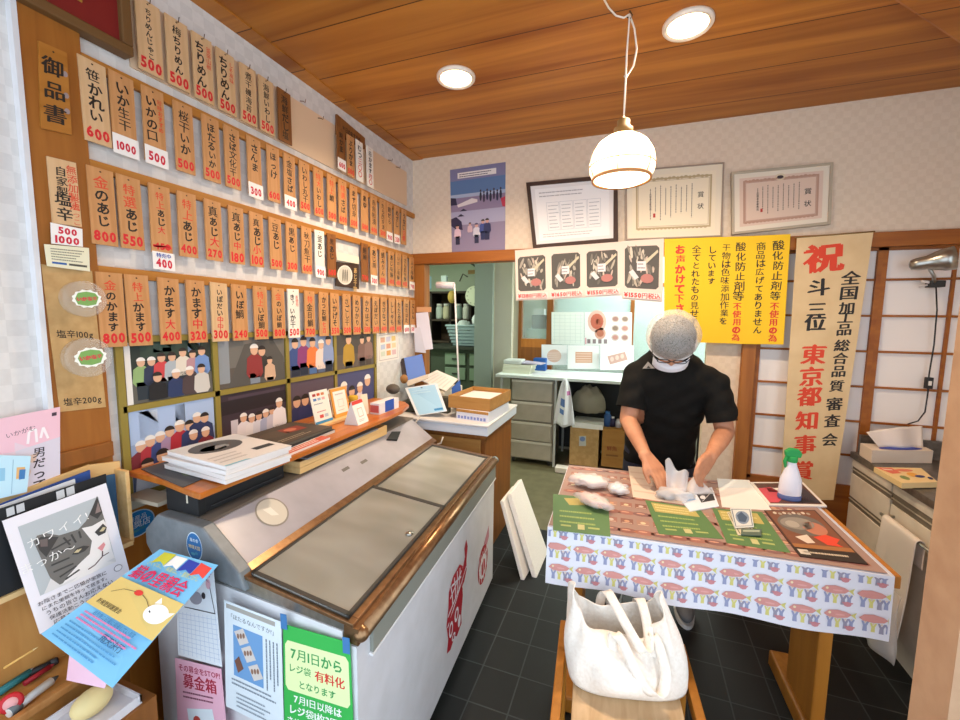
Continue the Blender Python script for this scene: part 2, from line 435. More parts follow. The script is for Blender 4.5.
noisy('canvas_cloth', '#efe6da', '#f7f0e6', 90, 0.9, bump=0.25)
noisy('steel', '#a9a9a2', '#b9b9b2', 60, 0.28, 0.9)
noisy('bronze_trim', '#8c6a4a', '#a07c58', 40, 0.3, 0.75)
noisy('foam', '#f2f1ee', '#fbfaf7', 200, 0.8, bump=0.1)
noisy('enamel_white', '#d9d9dc', '#e2e2e6', 10, 0.35)
noisy('grey_plastic', '#6e757a', '#7a8186', 30, 0.45)
wallpaper('paper_left', '#d6d2ce', '#dedad6', 0.045, 'yz')
wallpaper('paper_back', '#dfccb5', '#e3d1bb', 0.034, 'xz')
tiles('slate_tiles', '#14181a', '#1a1e20', '#3a3f41', 0.1675, 0.1875, 0.5, off=(0.56, 0.059))
noisy('lino', '#5f5c45', '#6b6850', 12, 0.45)
# ------------------------------------------------------------------ shell of the shop
bx('floor', (XL-0.1, -0.7, -0.06), (XR+0.1, YB+0.02, 0), 'slate_tiles', kind='structure', origin=(0, 0, 0))
bx('ceiling', (XL-0.1, -0.7, ZC), (XR+0.1, YB+0.1, ZC+0.08), 'ceiling_wood', kind='structure', origin=(0, 0, 0))
bx('wall_left', (XL-0.1, -0.7, 0), (XL, YB+0.05, ZC), 'paper_left', kind='structure', origin=(0, 0, 0))
bx('wall_right', (XR, 1.15, 0), (XR+0.1, YB+0.1, ZC), 'paper_back', kind='structure', origin=(0, 0, 0))
mb = MB()
mb.box((XL, YB, 2.03), (XR, YB+0.1, ZC), 'paper_back')
mb.box((0.44, YB+0.01, 0), (0.64, YB+0.07, 1.98), 'paper_back')
mb.box((XL-0.1, YB, 0), (XL+0.02, YB+0.08, 2.03), 'paper_back')
mb.build('wall_back', kind='structure', origin=(0, 0, 0))
bx('wall_entrance', (0.685, 1.13, 0), (1.06, 1.25, ZC), 'plaster', kind='structure')
bx('trim_1', (XL, -0.7, ZC-0.006), (XL+0.085, YB, ZC), 'ceiling_wood', kind='structure')           # board round the ceiling
_a, _b = P(878, -8, z=ZC-.05), P(985, 62, z=ZC-.05); _n = Vector((1, -1, 0)).normalized()
MB().slab([_a, _b, _b+_n*.30, _a+_n*.30], (0, 0, .05), 'ceiling_wood').build('trim_2', kind='structure', bevel=.012, origin=(0, 0, 0))
bx('trim_3', (XL, YB-0.035, 1.955), (XR, YB+0.06, 2.032), 'lintel_wood', kind='structure', bevel=0.003)   # lintel
bx('trim_4', (-1.598, YB-0.02, 0), (-1.51, YB+0.07, 1.955), 'post_wood', kind='structure', bevel=0.003)
bx('trim_5', (0.625, YB-0.03, 0), (0.695, YB+0.06, 1.955), 'post_wood', kind='structure', bevel=0.003)
bx('trim_6', (XL, 0.70, 0), (XL+0.022, 0.842, 2.46), 'post_wood', kind='structure', bevel=0.003)         # post behind the first tags
bx('trim_7', (XL, 0.842, 0), (XL+0.008, 2.45, 0.872), 'panel_wood', kind='structure')
bx('trim_12', (XL, 0.842, 0.872), (XL+0.012, 2.40, 0.905), '#d5cdb8', kind='structure')                     # wood panelling behind the freezer
bx('trim_8', (XL, 0.690, 0), (XL+0.026, 0.702, 2.46), 'enamel_white', kind='structure')
# shoji sliding screens
for n, (xa, xb) in enumerate(((0.70, 1.255), (1.255, 1.86))):
    dm = MB()
    dm.box((xa, YB+0.0, 0.0), (xb, YB+0.03, 0.595), 'lintel_wood')
    dm.box((xa, YB, 0.595), (xa+0.022, YB+0.03, 1.955), 'lintel_wood'); dm.box((xb-0.022, YB, 0.595), (xb, YB+0.03, 1.955), 'lintel_wood')
    dm.box((xa, YB, 1.94), (xb, YB+0.03, 1.955), 'lintel_wood'); dm.box((xa, YB, 0.595), (xb, YB+0.03, 0.615), 'lintel_wood')
    d = dm.build('door_%d' % (n+1), kind='structure')
    bx('paper_panel', (xa+0.02, YB+0.018, 0.61), (xb-0.02, YB+0.024, 1.945), '#eee6e0', d)
    lm = MB()
    for z in (1.784, 1.588, 1.391, 1.192, 0.992, 0.793): lm.box((xa+0.02, YB+0.006, z-0.006), (xb-0.02, YB+0.018, z+0.006), 'lintel_wood')
    xm = (xa+xb)/2; lm.box((xm-0.007, YB+0.004, 0.61), (xm+0.007, YB+0.018, 1.945), 'lintel_wood')
    lm.build('lattice', d)
# ------------------------------------------------------------------ back room
bx('floor_back_room', (-4.0, YB+0.02, -0.06), (2.0, 6.6, -0.002), 'lino', kind='structure', origin=(0, 0, 0))
bx('ceiling_back_room', (-4.0, YB+0.1, 2.5), (2.0, 6.6, 2.56), '#d5dccf', kind='structure')
bx('wall_back_room_right', (1.2, YB+0.1, 0), (1.26, 5.6, 2.5), '#c9d2c4', kind='structure')
bx('wall_back_room_left', (-4.0, YB+0.1, 0), (-3.94, 6.6, 2.5), '#b8c8b4', kind='structure')
bx('wall_back_room_far', (-4.0, 6.54, 0), (2.0, 6.6, 2.5), '#d4dcc6', kind='structure')
bx('wall_back_room_front', (-4.0, YB+0.05, 0), (XL-0.1, YB+0.1, 2.5), '#b8c8b4', kind='structure')
# partition between the back room and the workroom beyond: solid to the left, glazed to the right
mb = MB()
mb.box((-1.62, 4.92, 0), (-1.30, 4.98, 2.5), '#c8c2ae')
mb.box((-1.30, 4.92, 0), (1.2, 4.98, 0.86), '#c8c2ae')
mb.box((-1.30, 4.92, 1.95), (1.2, 4.98, 2.5), '#c8c2ae')
mb.build('wall_partition', kind='structure')
wb = MB()
for xa, xb in ((-1.30, -1.262), (-0.955, -0.885), (-0.03, 0.012), (1.16, 1.2)): wb.box((xa, 4.905, 0.86), (xb, 4.99, 1.95), 'cabinet_wood')
wb.box((-1.262, 4.91, 1.21), (-0.955, 4.985, 1.31), 'panel_wood'); wb.box((-1.262, 4.91, 0.86), (-0.955, 4.985, 1.21), 'cabinet_wood')
wb.box((-0.885, 4.91, 0.86), (1.16, 4.985, 0.90), 'cabinet_wood')
wb.box((-1.30, 4.905, 1.91), (1.2, 4.99, 1.95), 'cabinet_wood')
w = wb.build('window_1', kind='structure')
clear('pane_glass', '#d4e6e6', 0.25, 0.05)
for xa, xb, za in ((-1.262, -0.955, 1.31), (-0.885, -0.03, 0.9), (0.012, 1.16, 0.9)):
    bx('pane', (xa, 4.945, za), (xb, 4.95, 1.91), 'pane_glass', w)
bx('trim_9', (-1.715, 4.50, 0), (-1.50, 4.56, 2.5), '#949f97', kind='structure')
bx('door_3', (-1.50, 4.60, 0), (-1.30, 4.66, 2.45), '#c6c2b2', kind='structure')
bx('trim_10', (-1.335, 4.62, 0), (-1.305, 4.70, 2.5), '#d9d0b4', kind='structure')
# ------------------------------------------------------------------ left wall: price tags on rails
INK, RED, VERM = '#1d1613', '#d8232a', '#d94a2b'
ORD = 'first second third fourth fifth sixth seventh eighth ninth tenth eleventh twelfth thirteenth fourteenth fifteenth sixteenth seventeenth eighteenth nineteenth twentieth twenty-first'.split()
bx('trim_11', (XL, 0.985, 2.372), (XL+0.006, 2.80, 2.612), '#e3c5a4', kind='structure')   # pale board behind the top row
for nm, zt in (('upper', 2.335), ('middle', 2.026), ('lower', 1.702)):
    bx('tag_rail', (XL, 0.842, zt-0.034), (XL+0.020, 2.895, zt), 'rail_wood', label='long thin wooden rail carrying the %s row of menu tags' % nm, cat='rail', bevel=0.002)
GROUP = 'wooden menu tags on the left wall'
def tag(px, zt, zb, w, text, price, where, slip=None, mat='tag_wood', red='', post='', side='', x=XL+0.0265, vpx=None, hook=False, struck=None, tilt=None, num=True, inkcol=INK, yc=None):
    if yc is None: yc = P(px, vpx, x=x).y
    h = zt-zb; t = rnd.uniform(-1, 1)*0.012 if tilt is None else tilt
    c = [(x, yc-w/2+t*h/2, zt), (x, yc+w/2+t*h/2, zt+rnd.uniform(-.003, .003)), (x, yc+w/2-t*h/2, zb), (x, yc-w/2-t*h/2, zb)]
    a = Art(c, mat, th=0.006)
    a.ell(0.5, 0.045, 0.045, 0.011, '#4a3018', 8)
    k = len(red)+len(text)+len(post)
    av = h*((0.70 if not slip else 0.62) if (price or slip) else 0.84); em = min(w*0.56, av/max(k, 1))
    v = 0.10; um = 0.5 if not side else 0.38
    for s_, col in ((red, VERM), (text, inkcol), (post, RED)):
        if s_: a.vtext(s_, um, v, em, col, 0.028, jit=0.09); v += len(s_)*em/h
    if side: a.vtext(side, 0.80, 0.12, min(w*0.26, h*0.6/len(side)), VERM if not slip else VERM, 0.02, jit=0.08)
    if struck:
        a.fit(struck, 0.5, 0.90, w*0.8, RED, 0.05); a.up(); a.stroke([(0.06, 0.90), (0.95, 0.91)], 0.007, RED); a.stroke([(0.1, 0.915), (0.9, 0.88)], 0.006, RED)
    if price and not slip and num: a.fit(str(price), 0.5, 0.88, w*0.90, RED, 0.045, maxem=0.062, xs=0.82, jit=0.1)
    o = a.build('hanging_menu_tag', label=('wooden menu tag lettered %s, %s %s' % (red+text+post, ('priced %s,' % (slip or price)) if (price or slip) else 'unpriced,', where)), cat='price tag', group=GROUP, origin=(x, yc, zt))
    if slip:
        zz = zb if not struck else zb-0.048
        b = Art([(x+0.0015, yc-w*0.52, zz+0.052), (x+0.0015, yc+w*0.55, zz+0.050), (x+0.0015, yc+w*0.55, zz-0.012), (x+0.0015, yc-w*0.52, zz-0.010)], '#f4f0ec', th=0.0012, lift=0.0006)
        b.fit(str(slip), 0.5, 0.55 if not struck else 0.62, w*0.82, '#d01f3c', 0.045, maxem=0.050, xs=.78, jit=0.1)
        if struck: b.htext('特売中', 0.5, 0.2, 0.017, '#2a49a8', 0.04)
        b.build('price_slip', o, label='white paper slip with red price')
    if hook:
        q = MB().tube([(x-0.026, yc+0.002, zt+0.002), (x-0.004, yc+0.002, zt-0.004), (x+0.006, yc+0.004, zt-0.008), (x+0.008, yc+0.006, zt+0.010)], 0.0016, '#5a3a20', 6)
        q.build('wire_hook', o)
    return o
D_, PL = 'tag_wood_dark', 'tag_wood_pale'
ROW_A = [(148, 'ちりめんじゃこ', 500, {}), (176, '梅ちりめん', 500, {}), (201, 'ちりめん', 500, dict(side='釜揚山椒')), (224, 'ちりめん', 500, dict(side='しそ風味')),
         (246, '煮干磯海苔', 500, {}), (264, '海鮮いわし', 500, {}), (282, '海鮮だし塩', 0, dict(mat=D_))]
for i, (px, t, p, k) in enumerate(ROW_A):
    tag(px+3, 2.603, 2.37, 0.078, t, p, '%s from left in the hook-hung top row' % ORD[i], vpx=60+(px-148)*0.42, x=XL+0.030, hook=True, mat=k.pop('mat', PL), **k)
ROW_B = [(96, '笹かれい', 600, dict(mat=PL)), (124, 'いか生干', 0, dict(slip=1000)), (155, 'いかの口', 0, dict(slip=500, side='珍味おすすめ')), (185, '桜干いか', 500, dict(mat='tag_wood')),
         (212, 'ほたるいか', 500, {}), (233, 'さば文化干', 500, {}), (255, 'さんま', 0, dict(slip=300)), (274, 'ほっけ', 600, {}), (290, '金塩さば', 0, dict(slip=400)),
         (305, 'いわし丸干', 500, {}), (319, 'いわし', 600, dict(red='特大')), (332, '鯛', 500, dict(red='特上')), (343, 'さば', 600, dict(red='特選')), (354, 'ます切身', 500, {}),
         (365, 'あゆ', 500, {}), (374, '赤魚粕漬', 400, {}), (383, 'たら西京漬', 500, {}), (389.5, '銀だら', 0, dict(slip=900)), (397, 'めざし', 0, dict(slip=350)), (404, 'うなぎ', 0, dict(post='白焼'))]
for i, (px, t, p, k) in enumerate(ROW_B):
    tag(px, 2.322, 2.078, 0.070, t, p, '%s from left on the upper rail' % ORD[i], vpx=110+(px-96)*0.40, **k)
ROW_C = [(103, 'のあじ', 800, dict(red='金')), (131, 'あじ', 550, dict(red='特選')), (161, 'あじ', 0, dict(red='特上', post='大', struck='450', slip=400)), (188, 'あじ', 400, dict(red='特上')),
         (214, '真あじ', 270, dict(post='大')), (237, '真あじ', 180, dict(post='中')), (257, '真あじ', 100, dict(post='小')), (276, '豆あじ', 500, {}), (292, '黒あじ', 300, {}), (307, '秋刀魚干', 600, {}),
         (320, '釜あじ', 0, dict(mat='#efe7da', slip=900)), (332, '黒あじ', 600, dict(mat=D_)), (365, '鮭鮪', 700, dict(mat=D_)), (374, 'あじ開', 0, dict(slip=300)), (383, '鯖みりん', 500, {}),
         (391.5, 'あじ味醂', 400, {}), (398.5, 'いわし味醂', 400, {}), (405, 'さんま味醂', 400, {}), (412, 'ふぐ味醂', 0, dict(slip=700))]
for i, (px, t, p, k) in enumerate(ROW_C):
    tag(px, 2.004, 1.768, 0.070, t, p, '%s from left on the middle rail' % ORD[i], vpx=208+(px-103)*0.22, **k)
ROW_D = [(112, 'のかます', 800, dict(red='金')), (139, 'かます', 500, dict(red='特上')), (170, 'かます', 400, dict(post='大')), (197, 'かます', 320, dict(post='中')), (220, 'いぼだい', 300, dict(post='中中', mat=PL)),
         (240, 'いぼ鯛', 240, {}), (261, 'いぼ鯛', 500, dict(red='特上')), (279, 'のいぼ鯛', 800, dict(red='金')), (294, 'きずいか干', 500, dict(mat='#efe7da', side='お徳用')), (310, '金目鯛', 700, dict(red='特')),
         (324, 'かつお鯛', 0, dict(post='七百')), (335, 'いかげそ', 550, {}), (347, 'さごし干', 500, {}), (357, 'めひかり', 500, {}), (367, 'かわはぎ', 500, {}), (376, 'えぼだい', 500, {}), (384, 'きびなご', 400, {}),
         (392, 'ししゃも', 400, {}), (399, 'たたみ鰯', 400, {}), (406.5, 'はたはた', 0, dict(slip=600)), (413, 'にしん', 0, dict(slip=500))]
for i, (px, t, p, k) in enumerate(ROW_D):
    tag(px, 1.682, 1.442, 0.073, t, p, '%s from left on the lower rail' % ORD[i], vpx=310+(px-112)*0.02, **k)
# title plaque and salted-squid tag on the post
x = XL+0.029
c = quadx(38.5, 40.5, 67, 53, 72, 135, 41, 128, x=x)
a = Art(c, 'rail_wood', th=0.006); a.vtext('御品書', 0.46, 0.13, 0.052, INK, 0.05, jit=0.05, pitch=1.25); a.ell(0.5, 0.06, 0.04, 0.012, '#3a2410', 8)
for v in (0.27, 0.53, 0.72): a.ell(0.88, v, 0.10, 0.035, '#9a8a8c', 10)
a.build('hanging_title_plaque', label='dark wooden title plaque lettered 御品書 at the top of the wall post', cat='plaque')
c = quadx(47, 156, 76, 163, 82, 227, 53, 223, x=x)
a = Art(c, 'tag_wood_pale', th=0.006); a.vtext('自家製', 0.42, 0.11, 0.028, INK, 0.04, jit=0.05); a.vtext('塩辛', 0.42, 0.50, 0.042, INK, 0.04, jit=0.05)
a.vtext('無添加製法', 0.80, 0.06, 0.026, VERM, 0.02, jit=0.05); a.vtext('生塩っこ', 0.84, 0.52, 0.022, VERM, 0.0, jit=0.05)
o = a.build('hanging_menu_tag', label='pale wooden menu tag lettered 自家製塩辛, hanging on the wall post below the title plaque', cat='price tag', group=GROUP)
b = Art([p+Vector((0.002, 0, 0)) for p in quadx(50, 222.5, 82, 229, 82.5, 247, 51, 243.5, x=x)], '#f4f0ec', th=0.0012)
b.fit('500', 0.52, 0.28, b.W*.62, '#d01f3c', 0.045, maxem=.034); b.fit('1000', 0.50, 0.74, b.W*.8, '#d01f3c', 0.045, maxem=.034); b.build('price_slip', o, label='white paper slip with two red prices')
# instruction card and squid container display
c = quadx(44, 244, 89, 248, 90, 271.5, 47, 266, x=x+0.004)
a = Art(c, '#e9e4c6', th=0.001); a.scrib(0.12, 0.12, 0.9, 0.7, 5, '#8d8a78', 0.5); a.rect(0.12, 0.76, 0.45, 0.85, '#2e5fa8'); a.rect(0.5, 0.76, 0.93, 0.85, '#55534b')
a.build('hanging_instruction_card', label='small cream card of fine print pinned above the squid container display', cat='card')
c = quadx(41, 264, 92, 271, 106, 407, 60, 412, x=XL+0.024)
root = thing('hanging_container_display', 'cardboard strip with two clear lidded tubs, lettered 塩辛100g and 塩辛200g, on the wall post', 'display', (XL+0.022, (c[0].y+c[1].y)/2, c[2].z))
a = Art(c, 'cardboard', th=0.003); a.up()
a.htext('塩辛100g', 0.50, 0.46, 0.026, INK, 0.012, xs=0.9, jit=0.05); a.htext('塩辛200g', 0.50, 0.935, 0.026, INK, 0.012, xs=0.9, jit=0.05)
a.build('backing_strip', root)
clear('clear_plastic', '#eef2ee', 0.2, 0.12)
clear('lid_plastic', '#e8e9e2', 0.18, 0.12)
for px, py, rr in ((80, 299, 0.052), (84, 357, 0.058)):
    p = P(px, py, x=XL+0.027)
    tb = MB().lathe([(rr, 0.0), (rr*0.98, 0.004), (rr, 0.022), (rr*1.04, 0.024), (rr*1.04, 0.030), (rr*0.92, 0.032), (0.0, 0.033)], p, 'lid_plastic', 28, ax=(1, 0, 0))
    t_ = tb.build('tub', root, label='clear round lidded plastic tub')
    ce = p+Vector((0.0345, 0, 0)); q = rr*0.74
    l = Art([ce+Vector((0, -q, q*0.72)), ce+Vector((0, q, q*0.78)), ce+Vector((0, q, -q*0.7)), ce+Vector((0, -q, -q*0.75))], None, th=0)
    l.poly([(0.5+0.5*math.cos(2*math.pi*k/24)*(1 if k % 2 else 0.88), 0.5+0.5*math.sin(2*math.pi*k/24)*(1 if k % 2 else 0.88)) for k in range(24)], '#f4f6ee'); l.up()
    l.poly([(0.22, 0.2), (0.5, 0.12), (0.78, 0.2), (0.88, 0.42), (0.78, 0.8), (0.5, 0.88), (0.2, 0.8), (0.12, 0.5)], '#7cab5c'); l.up()
    l.fit('いか塩辛', 0.5, 0.50, q*1.35, '#d8304a', 0.06, rot=0.06)
    l.build('tub_label', t_, label='green and white label with pink lettering')
# carved sign with four tags near the far corner
c = quadx(337, 114, 365, 138, 365, 149, 337, 134, x=XL+0.02)
a = Art(c, 'tag_wood_dark', th=0.012); a.htext('本日のおすすめ', 0.5, 0.5, 0.030, '#2a160c', 0.03, xs=0.8)
a.build('header_sign', label='dark carved wooden board above four small tags near the far corner', cat='sign')
for i, (pxl, va, vb, t, p, k) in enumerate(((341, 128, 168, '鮭かま', 0, dict(mat=D_, slip=600)), (350.5, 136, 176, 'ぶりかま', 500, {}), (359.5, 141, 181, 'むつ', 0, dict(mat='#f2ece2', post='三〇〇')), (370, 147, 187, '赤かます', 0, dict(mat='#f2ece2', post='四〇')))):
    p0 = P(pxl, va, x=XL+0.034); p1 = P(pxl, vb, x=XL+0.034)
    tag(0, p0.z, p1.z, 0.066, t, p, '%s from left under the dark carved header board' % ORD[i], x=XL+0.034, yc=p0.y, **k)
for i, (px, py) in enumerate(((300, 101), (318, 118), (388, 160), (396, 167))):
    p = P(px, py, x=XL+0.006)
    MB().tube([p, p+Vector((0.02, 0, -0.004)), p+Vector((0.028, 0.004, -0.010)), p+Vector((0.03, 0.008, 0.008))], 0.0018, '#6a4020', 6).build('hanging_hook', label='small empty wire hook, %s along the pale board right of the top tags' % ORD[i], cat='hook', group='empty wire hooks on the pale board')
# fish picture sign in the gap of the middle row
c = quadx(337, 262, 359, 264, 359, 289, 336, 286, x=XL+0.022)
a = Art(c, '#3a2418', th=0.006); a.ell(0.36, 0.5, 0.33, 0.40, '#e4dfd4', 24); a.up(); a.ell(0.36, 0.5, 0.29, 0.35, '#cfc8ba', 24); a.up()
for du in (-.09, 0, .09): a.ell(0.36+du, 0.52, 0.035, 0.26, '#7a746a', 12)
a.vtext('あじ干物', 0.82, 0.15, 0.036, '#d8b070', 0.02); a.build('picture_sign', label='dark sign with a white round plate of fish, in the gap on the middle rail', cat='sign')
a = Art(quadx(337, 252, 359, 257, 359, 264, 337, 260, x=XL+0.021), '#efe6cf', th=0.001); a.build('hanging_paper_slip', label='blank cream paper strip above the round fish plate sign', cat='paper')
# big frame top left
y0, y1, z0, z1, xf = 0.42, 0.972, 2.384, 2.705, XL+0.03
root = thing('framed_plaque', 'large dark red framed plaque with gold panel, high in the left corner', 'picture frame', (xf, (y0+y1)/2, z0))
fm = MB(); t = 0.030
fm.box((XL+0.002, y0, z0), (xf+0.02, y1, z0+t), '#6a4a24'); fm.box((XL+0.002, y0, z1-t), (xf+0.02, y1, z1), '#6a4a24'); fm.box((XL+0.002, y0, z0+t), (xf+0.02, y0+t, z1-t), '#6a4a24'); fm.box((XL+0.002, y1-t, z0+t), (xf+0.02, y1, z1-t), '#6a4a24')
fm.build('frame', root, bevel=0.004)
bx('mount', (XL+0.002, y0+t, z0+t), (xf+0.002, y1-t, z1-t), '#7a1410', root)
bx('gold_panel', (XL+0.004, y0+0.04, z0+0.088), (xf+0.006, y1-0.125, z1-t-0.02), '#b08a34', root)
# photo board of staff pictures
pb = thing('photo_board', 'olive gold framed board of staff photographs on the left wall above the freezer', 'photo board', (XL+0.004, 1.62, 0.90))
zt, zb = 1.475, 0.905
fr = MB(); g = '#8f7d34'; X0 = XL+0.004; X1 = XL+0.016
yv = [0.885, P(218, 400, x=X1).y, P(289, 390, x=X1).y, P(336, 370, x=X1).y, 2.36]
zm = P(300, 379, x=X1).z
fr.box((XL, 0.885, zb), (X0, 2.36, zt), '#b7a66a')
for y in yv: fr.box((X0, y-0.011, zb), (X1, y+0.011, zt), g)
for z in (zb+0.011, zm, zt-0.011): fr.box((X0, 0.885, z-0.011), (X1, 2.36, z+0.011), g)
fr.build('frame', pb)
dk = '#26313a'
def photo(i, j, bg, ground, ppl, desc, extra=None):
    ya, yb = yv[i]+0.016, yv[i+1]-0.016; z1, z0 = (zt-0.012, zm+0.012) if j == 0 else (zm-0.012, zb+0.015)
    a = Art(rect_left(ya, z1, yb, z0, X0+0.006), bg, th=0.001, step=0.00012)
    a.rect(0, 0.62, 1, 1, ground); a.up()
    if extra: extra(a)
    people(a, ppl); a.build('photo_print', pb, label=desc)
W_, B_, N_ = '#e8e4de', '#3a5a98', '#20263a'
def ex1(a):
    a.rect(0.0, 0.0, 0.06, 1, '#e6e2dc'); a.rect(0.16, 0.06, 0.9, 0.30, '#2f4238'); a.rect(0.7, 0.05, 0.86, 0.25, '#7c90a8'); a.rect(0.3, 0.08, 0.5, 0.22, '#465b50'); a.up()
photo(0, 0, '#28322e', '#5d5a52', [(0.16, .36, .062, '#8fae72', W_, dk), (0.27, .36, .062, '#2b3550', W_, dk), (0.38, .31, .065, '#cc4448', None, dk), (0.50, .31, .065, '#a9b2b8', None, dk), (0.63, .25, .065, '#dcd2c2', None, dk), (0.75, .29, .06, '#b88a90', None, dk), (0.87, .25, .068, '#6f8fc4', None, '#8a94a6'),
       (0.32, .62, .07, '#1a1a1e', None, None), (0.53, .6, .07, '#26365e', W_, None), (0.70, .58, .07, '#4a3a3c', W_, None), (0.85, .56, .07, '#c9c4bc', None, None)], 'outdoor group photograph of eleven people, upper left print', ex1)
def ex2(a):
    a.poly([(0.1, 1), (0.36, 0.18), (0.8, 0.1), (0.98, 0.5), (1, 1)], '#54504c'); a.rect(0, 0.08, 0.14, 0.9, '#8a8f94'); a.rect(0.55, 0, 0.98, 0.12, '#394048'); a.up()
photo(1, 0, '#6e6a64', '#5a524b', [(0.62, .34, .09, '#34302e', None, None), (0.50, .30, .095, '#8c2f30', W_, '#7f8794'), (0.74, .55, .07, '#cfa98c', None, '#8a7a70')], 'photograph of two figures in red beside a dark wall', ex2)
photo(2, 0, '#8494b4', '#4a4750', [(0.12, .24, .10, '#3a4d86', None, N_), (0.30, .2, .1, '#8a3a72', None, N_), (0.5, .24, .1, '#e07a3c', None, '#4a6a9c'), (0.70, .30, .1, '#e2cfc4', W_, '#54607c'), (0.88, .22, .1, '#8898c0', None, N_)], 'photograph of five people in bright tops standing in a row')
photo(3, 0, '#4c443e', '#5c5048', [(0.3, .22, .12, '#b08a2c', None, '#2a2622'), (0.66, .26, .1, '#7a5a50', None, '#3a302c'), (0.85, .22, .1, '#8a6a60', None, '#4a3c34')], 'photograph of a person in yellow beside two others')
def ex5(a):
    a.rect(0, 0, 1, 0.4, '#a8bcdc'); a.rect(0.1, 0.02, 0.3, 0.35, '#d8e4f4'); a.rect(0.5, 0.02, 0.62, 0.3, '#d8e4f4'); a.up()
photo(0, 1, '#93a5c6', '#4f5a78', [(0.10, .44, .06, '#7a2a34', W_, None), (0.2, .40, .06, '#b0343e', W_, None), (0.31, .38, .06, '#3a4880', W_, None), (0.42, .34, .06, '#a88aa8', None, None), (0.54, .30, .065, '#b02a38', W_, None), (0.66, .32, .06, '#2a3868', None, None), (0.76, .24, .06, '#28345e', W_, None), (0.86, .26, .06, '#28345e', None, None),
       (0.32, .62, .075, '#56688e', None, None), (0.70, .46, .06, '#28345e', W_, None), (0.86, .46, .06, '#7a2432', W_, None), (0.15, .68, .07, '#c0c4ce', None, None)], 'indoor photograph of a dozen staff in caps, lower left print', ex5)
def ex6(a):
    a.rect(0.0, 0.10, 1, 0.30, '#241a20'); a.rect(0.12, 0.40, 0.22, 0.8, '#c8c4cc'); a.rect(0.1, 0.05, 0.9, 0.09, '#4a3a48'); a.up()
photo(1, 1, '#3a2c36', '#55505c', [(0.30, .40, .06, '#e4e0e4', W_, '#3a3844'), (0.42, .44, .06, '#e8e4e6', W_, '#2f2d38'), (0.53, .43, .06, '#d8d8e2', None, '#3a3844'), (0.64, .42, .06, '#a8b0cc', W_, '#2f2d38'), (0.74, .40, .055, '#c9c6d2', None, '#2f2d38'), (0.87, .3, .07, '#ece8ea', W_, '#1c1a22')], 'photograph of six people in white tops before a dark shopfront', ex6)
photo(2, 1, '#5a4a58', '#4c4652', [(0.12, .36, .09, '#2c3460', None, N_), (0.3, .36, .09, '#32386a', None, N_), (0.7, .4, .09, '#b8a8b8', W_, N_), (0.88, .38, .09, '#7a3040', W_, N_)], 'dim photograph half hidden behind the small card stands')
photo(3, 1, '#48486e', '#3c3c5c', [(0.16, .3, .1, '#30365e', W_, N_), (0.36, .42, .1, '#e2c8c4', None, N_), (0.58, .38, .1, '#ded0dc', W_, N_), (0.8, .26, .11, '#4a4a78', W_, N_)], 'purple toned photograph of four people at the lower right')
# chart paper and calendar further right
a = Art(quadx(377, 334, 398, 331, 399, 359, 378, 363, x=XL+0.003), '#ece4da', th=0.001); a.border(0.06, 0.06, 0.94, 0.94, 0.004, '#b9a8a8')
for i in range(9): a.rect(0.14+0.26*(i % 3), 0.15+0.24*(i//3), 0.34+0.26*(i % 3), 0.32+0.24*(i//3), ['#d8a88c', '#c8c4d8', '#e2c27a', '#b8c0d4', '#d89a7c', '#e8d0a0', '#cfd4c0', '#e0a860', '#d8b0b0'][i])
a.build('hanging_chart', label='small coloured chart sheet taped on the wall right of the photo board', cat='chart')
# ------------------------------------------------------------------ chest freezer with sliding glass lids
noisy('frost', '#a8a69a', '#d6d4c8', 4, 0.7, detail=4)
noisy('canopy_white', '#a09ca2', '#aca7ae', 8, 0.32)
glassy('lid_glass', '#dfe2d6', 0.03, 0.09, haze=('#cfcfc8', .34, .54))
FL = 1.362
def fz(a, d, z): return Vector((-0.600-0.058*a-0.9986*d, 0.812+0.9983*a+0.052*d, z))
def fbox(mb, a0, a1, d0, d1, z0, z1, mat):
    vs = [fz(a, d, z) for z in (z0, z1) for a, d in ((a0, d0), (a0, d1), (a1, d1), (a1, d0))]
    return mb.add(vs, [(3, 2, 1, 0), (4, 5, 6, 7), (0, 1, 5, 4), (1, 2, 6, 5), (2, 3, 7, 6), (3, 0, 4, 7)], mat)
fzr = thing('chest_freezer', 'white chest freezer with sliding glass lids, bronze rim and red emblems on its front', 'freezer', fz(FL/2, 0.42, 0))
mb = MB(); T = 0.045
fbox(mb, 0, FL, 0.02, 0.02+T, 0.07, 0.715, 'enamel_white'); fbox(mb, 0, FL, 0.80, 0.86, 0.07, 0.76, 'enamel_white')
fbox(mb, 0, T, 0.02+T, 0.80, 0.07, 0.745, 'enamel_white'); fbox(mb, FL-T, FL, 0.02+T, 0.80, 0.07, 0.74, 'enamel_white')
fbox(mb, 0, FL, 0.02, 0.86, 0.05, 0.07, 'enamel_white')
mb.build('body', fzr)
mb = MB(); fbox(mb, T, FL-T, 0.02+T, 0.80, 0.56, 0.585, 'frost'); mb.build('liner', fzr)
mb = MB(); fbox(mb, 0.03, FL-0.03, 0.06, 0.80, 0.0, 0.05, '#1c1d1f'); mb.build('plinth', fzr)
mb = MB(); fbox(mb, 0.06, FL-0.01, 0.008, 0.02, 0.655, 0.728, '#8d9086'); fbox(mb, 0.055, FL-0.005, 0.006, 0.02, 0.648, 0.656, '#e8e8ea'); mb.build('front_band', fzr, bevel=0.002)
mb = MB(); mb.tube([fz(0.019, 0.018, 0.742), fz(FL+0.004, 0.018, 0.752)], 0.0215, 'bronze_trim', 16)
fbox(mb, 0.0, FL, 0.015, 0.06, 0.72, 0.764, 'bronze_trim'); mb.build('front_rail', fzr)
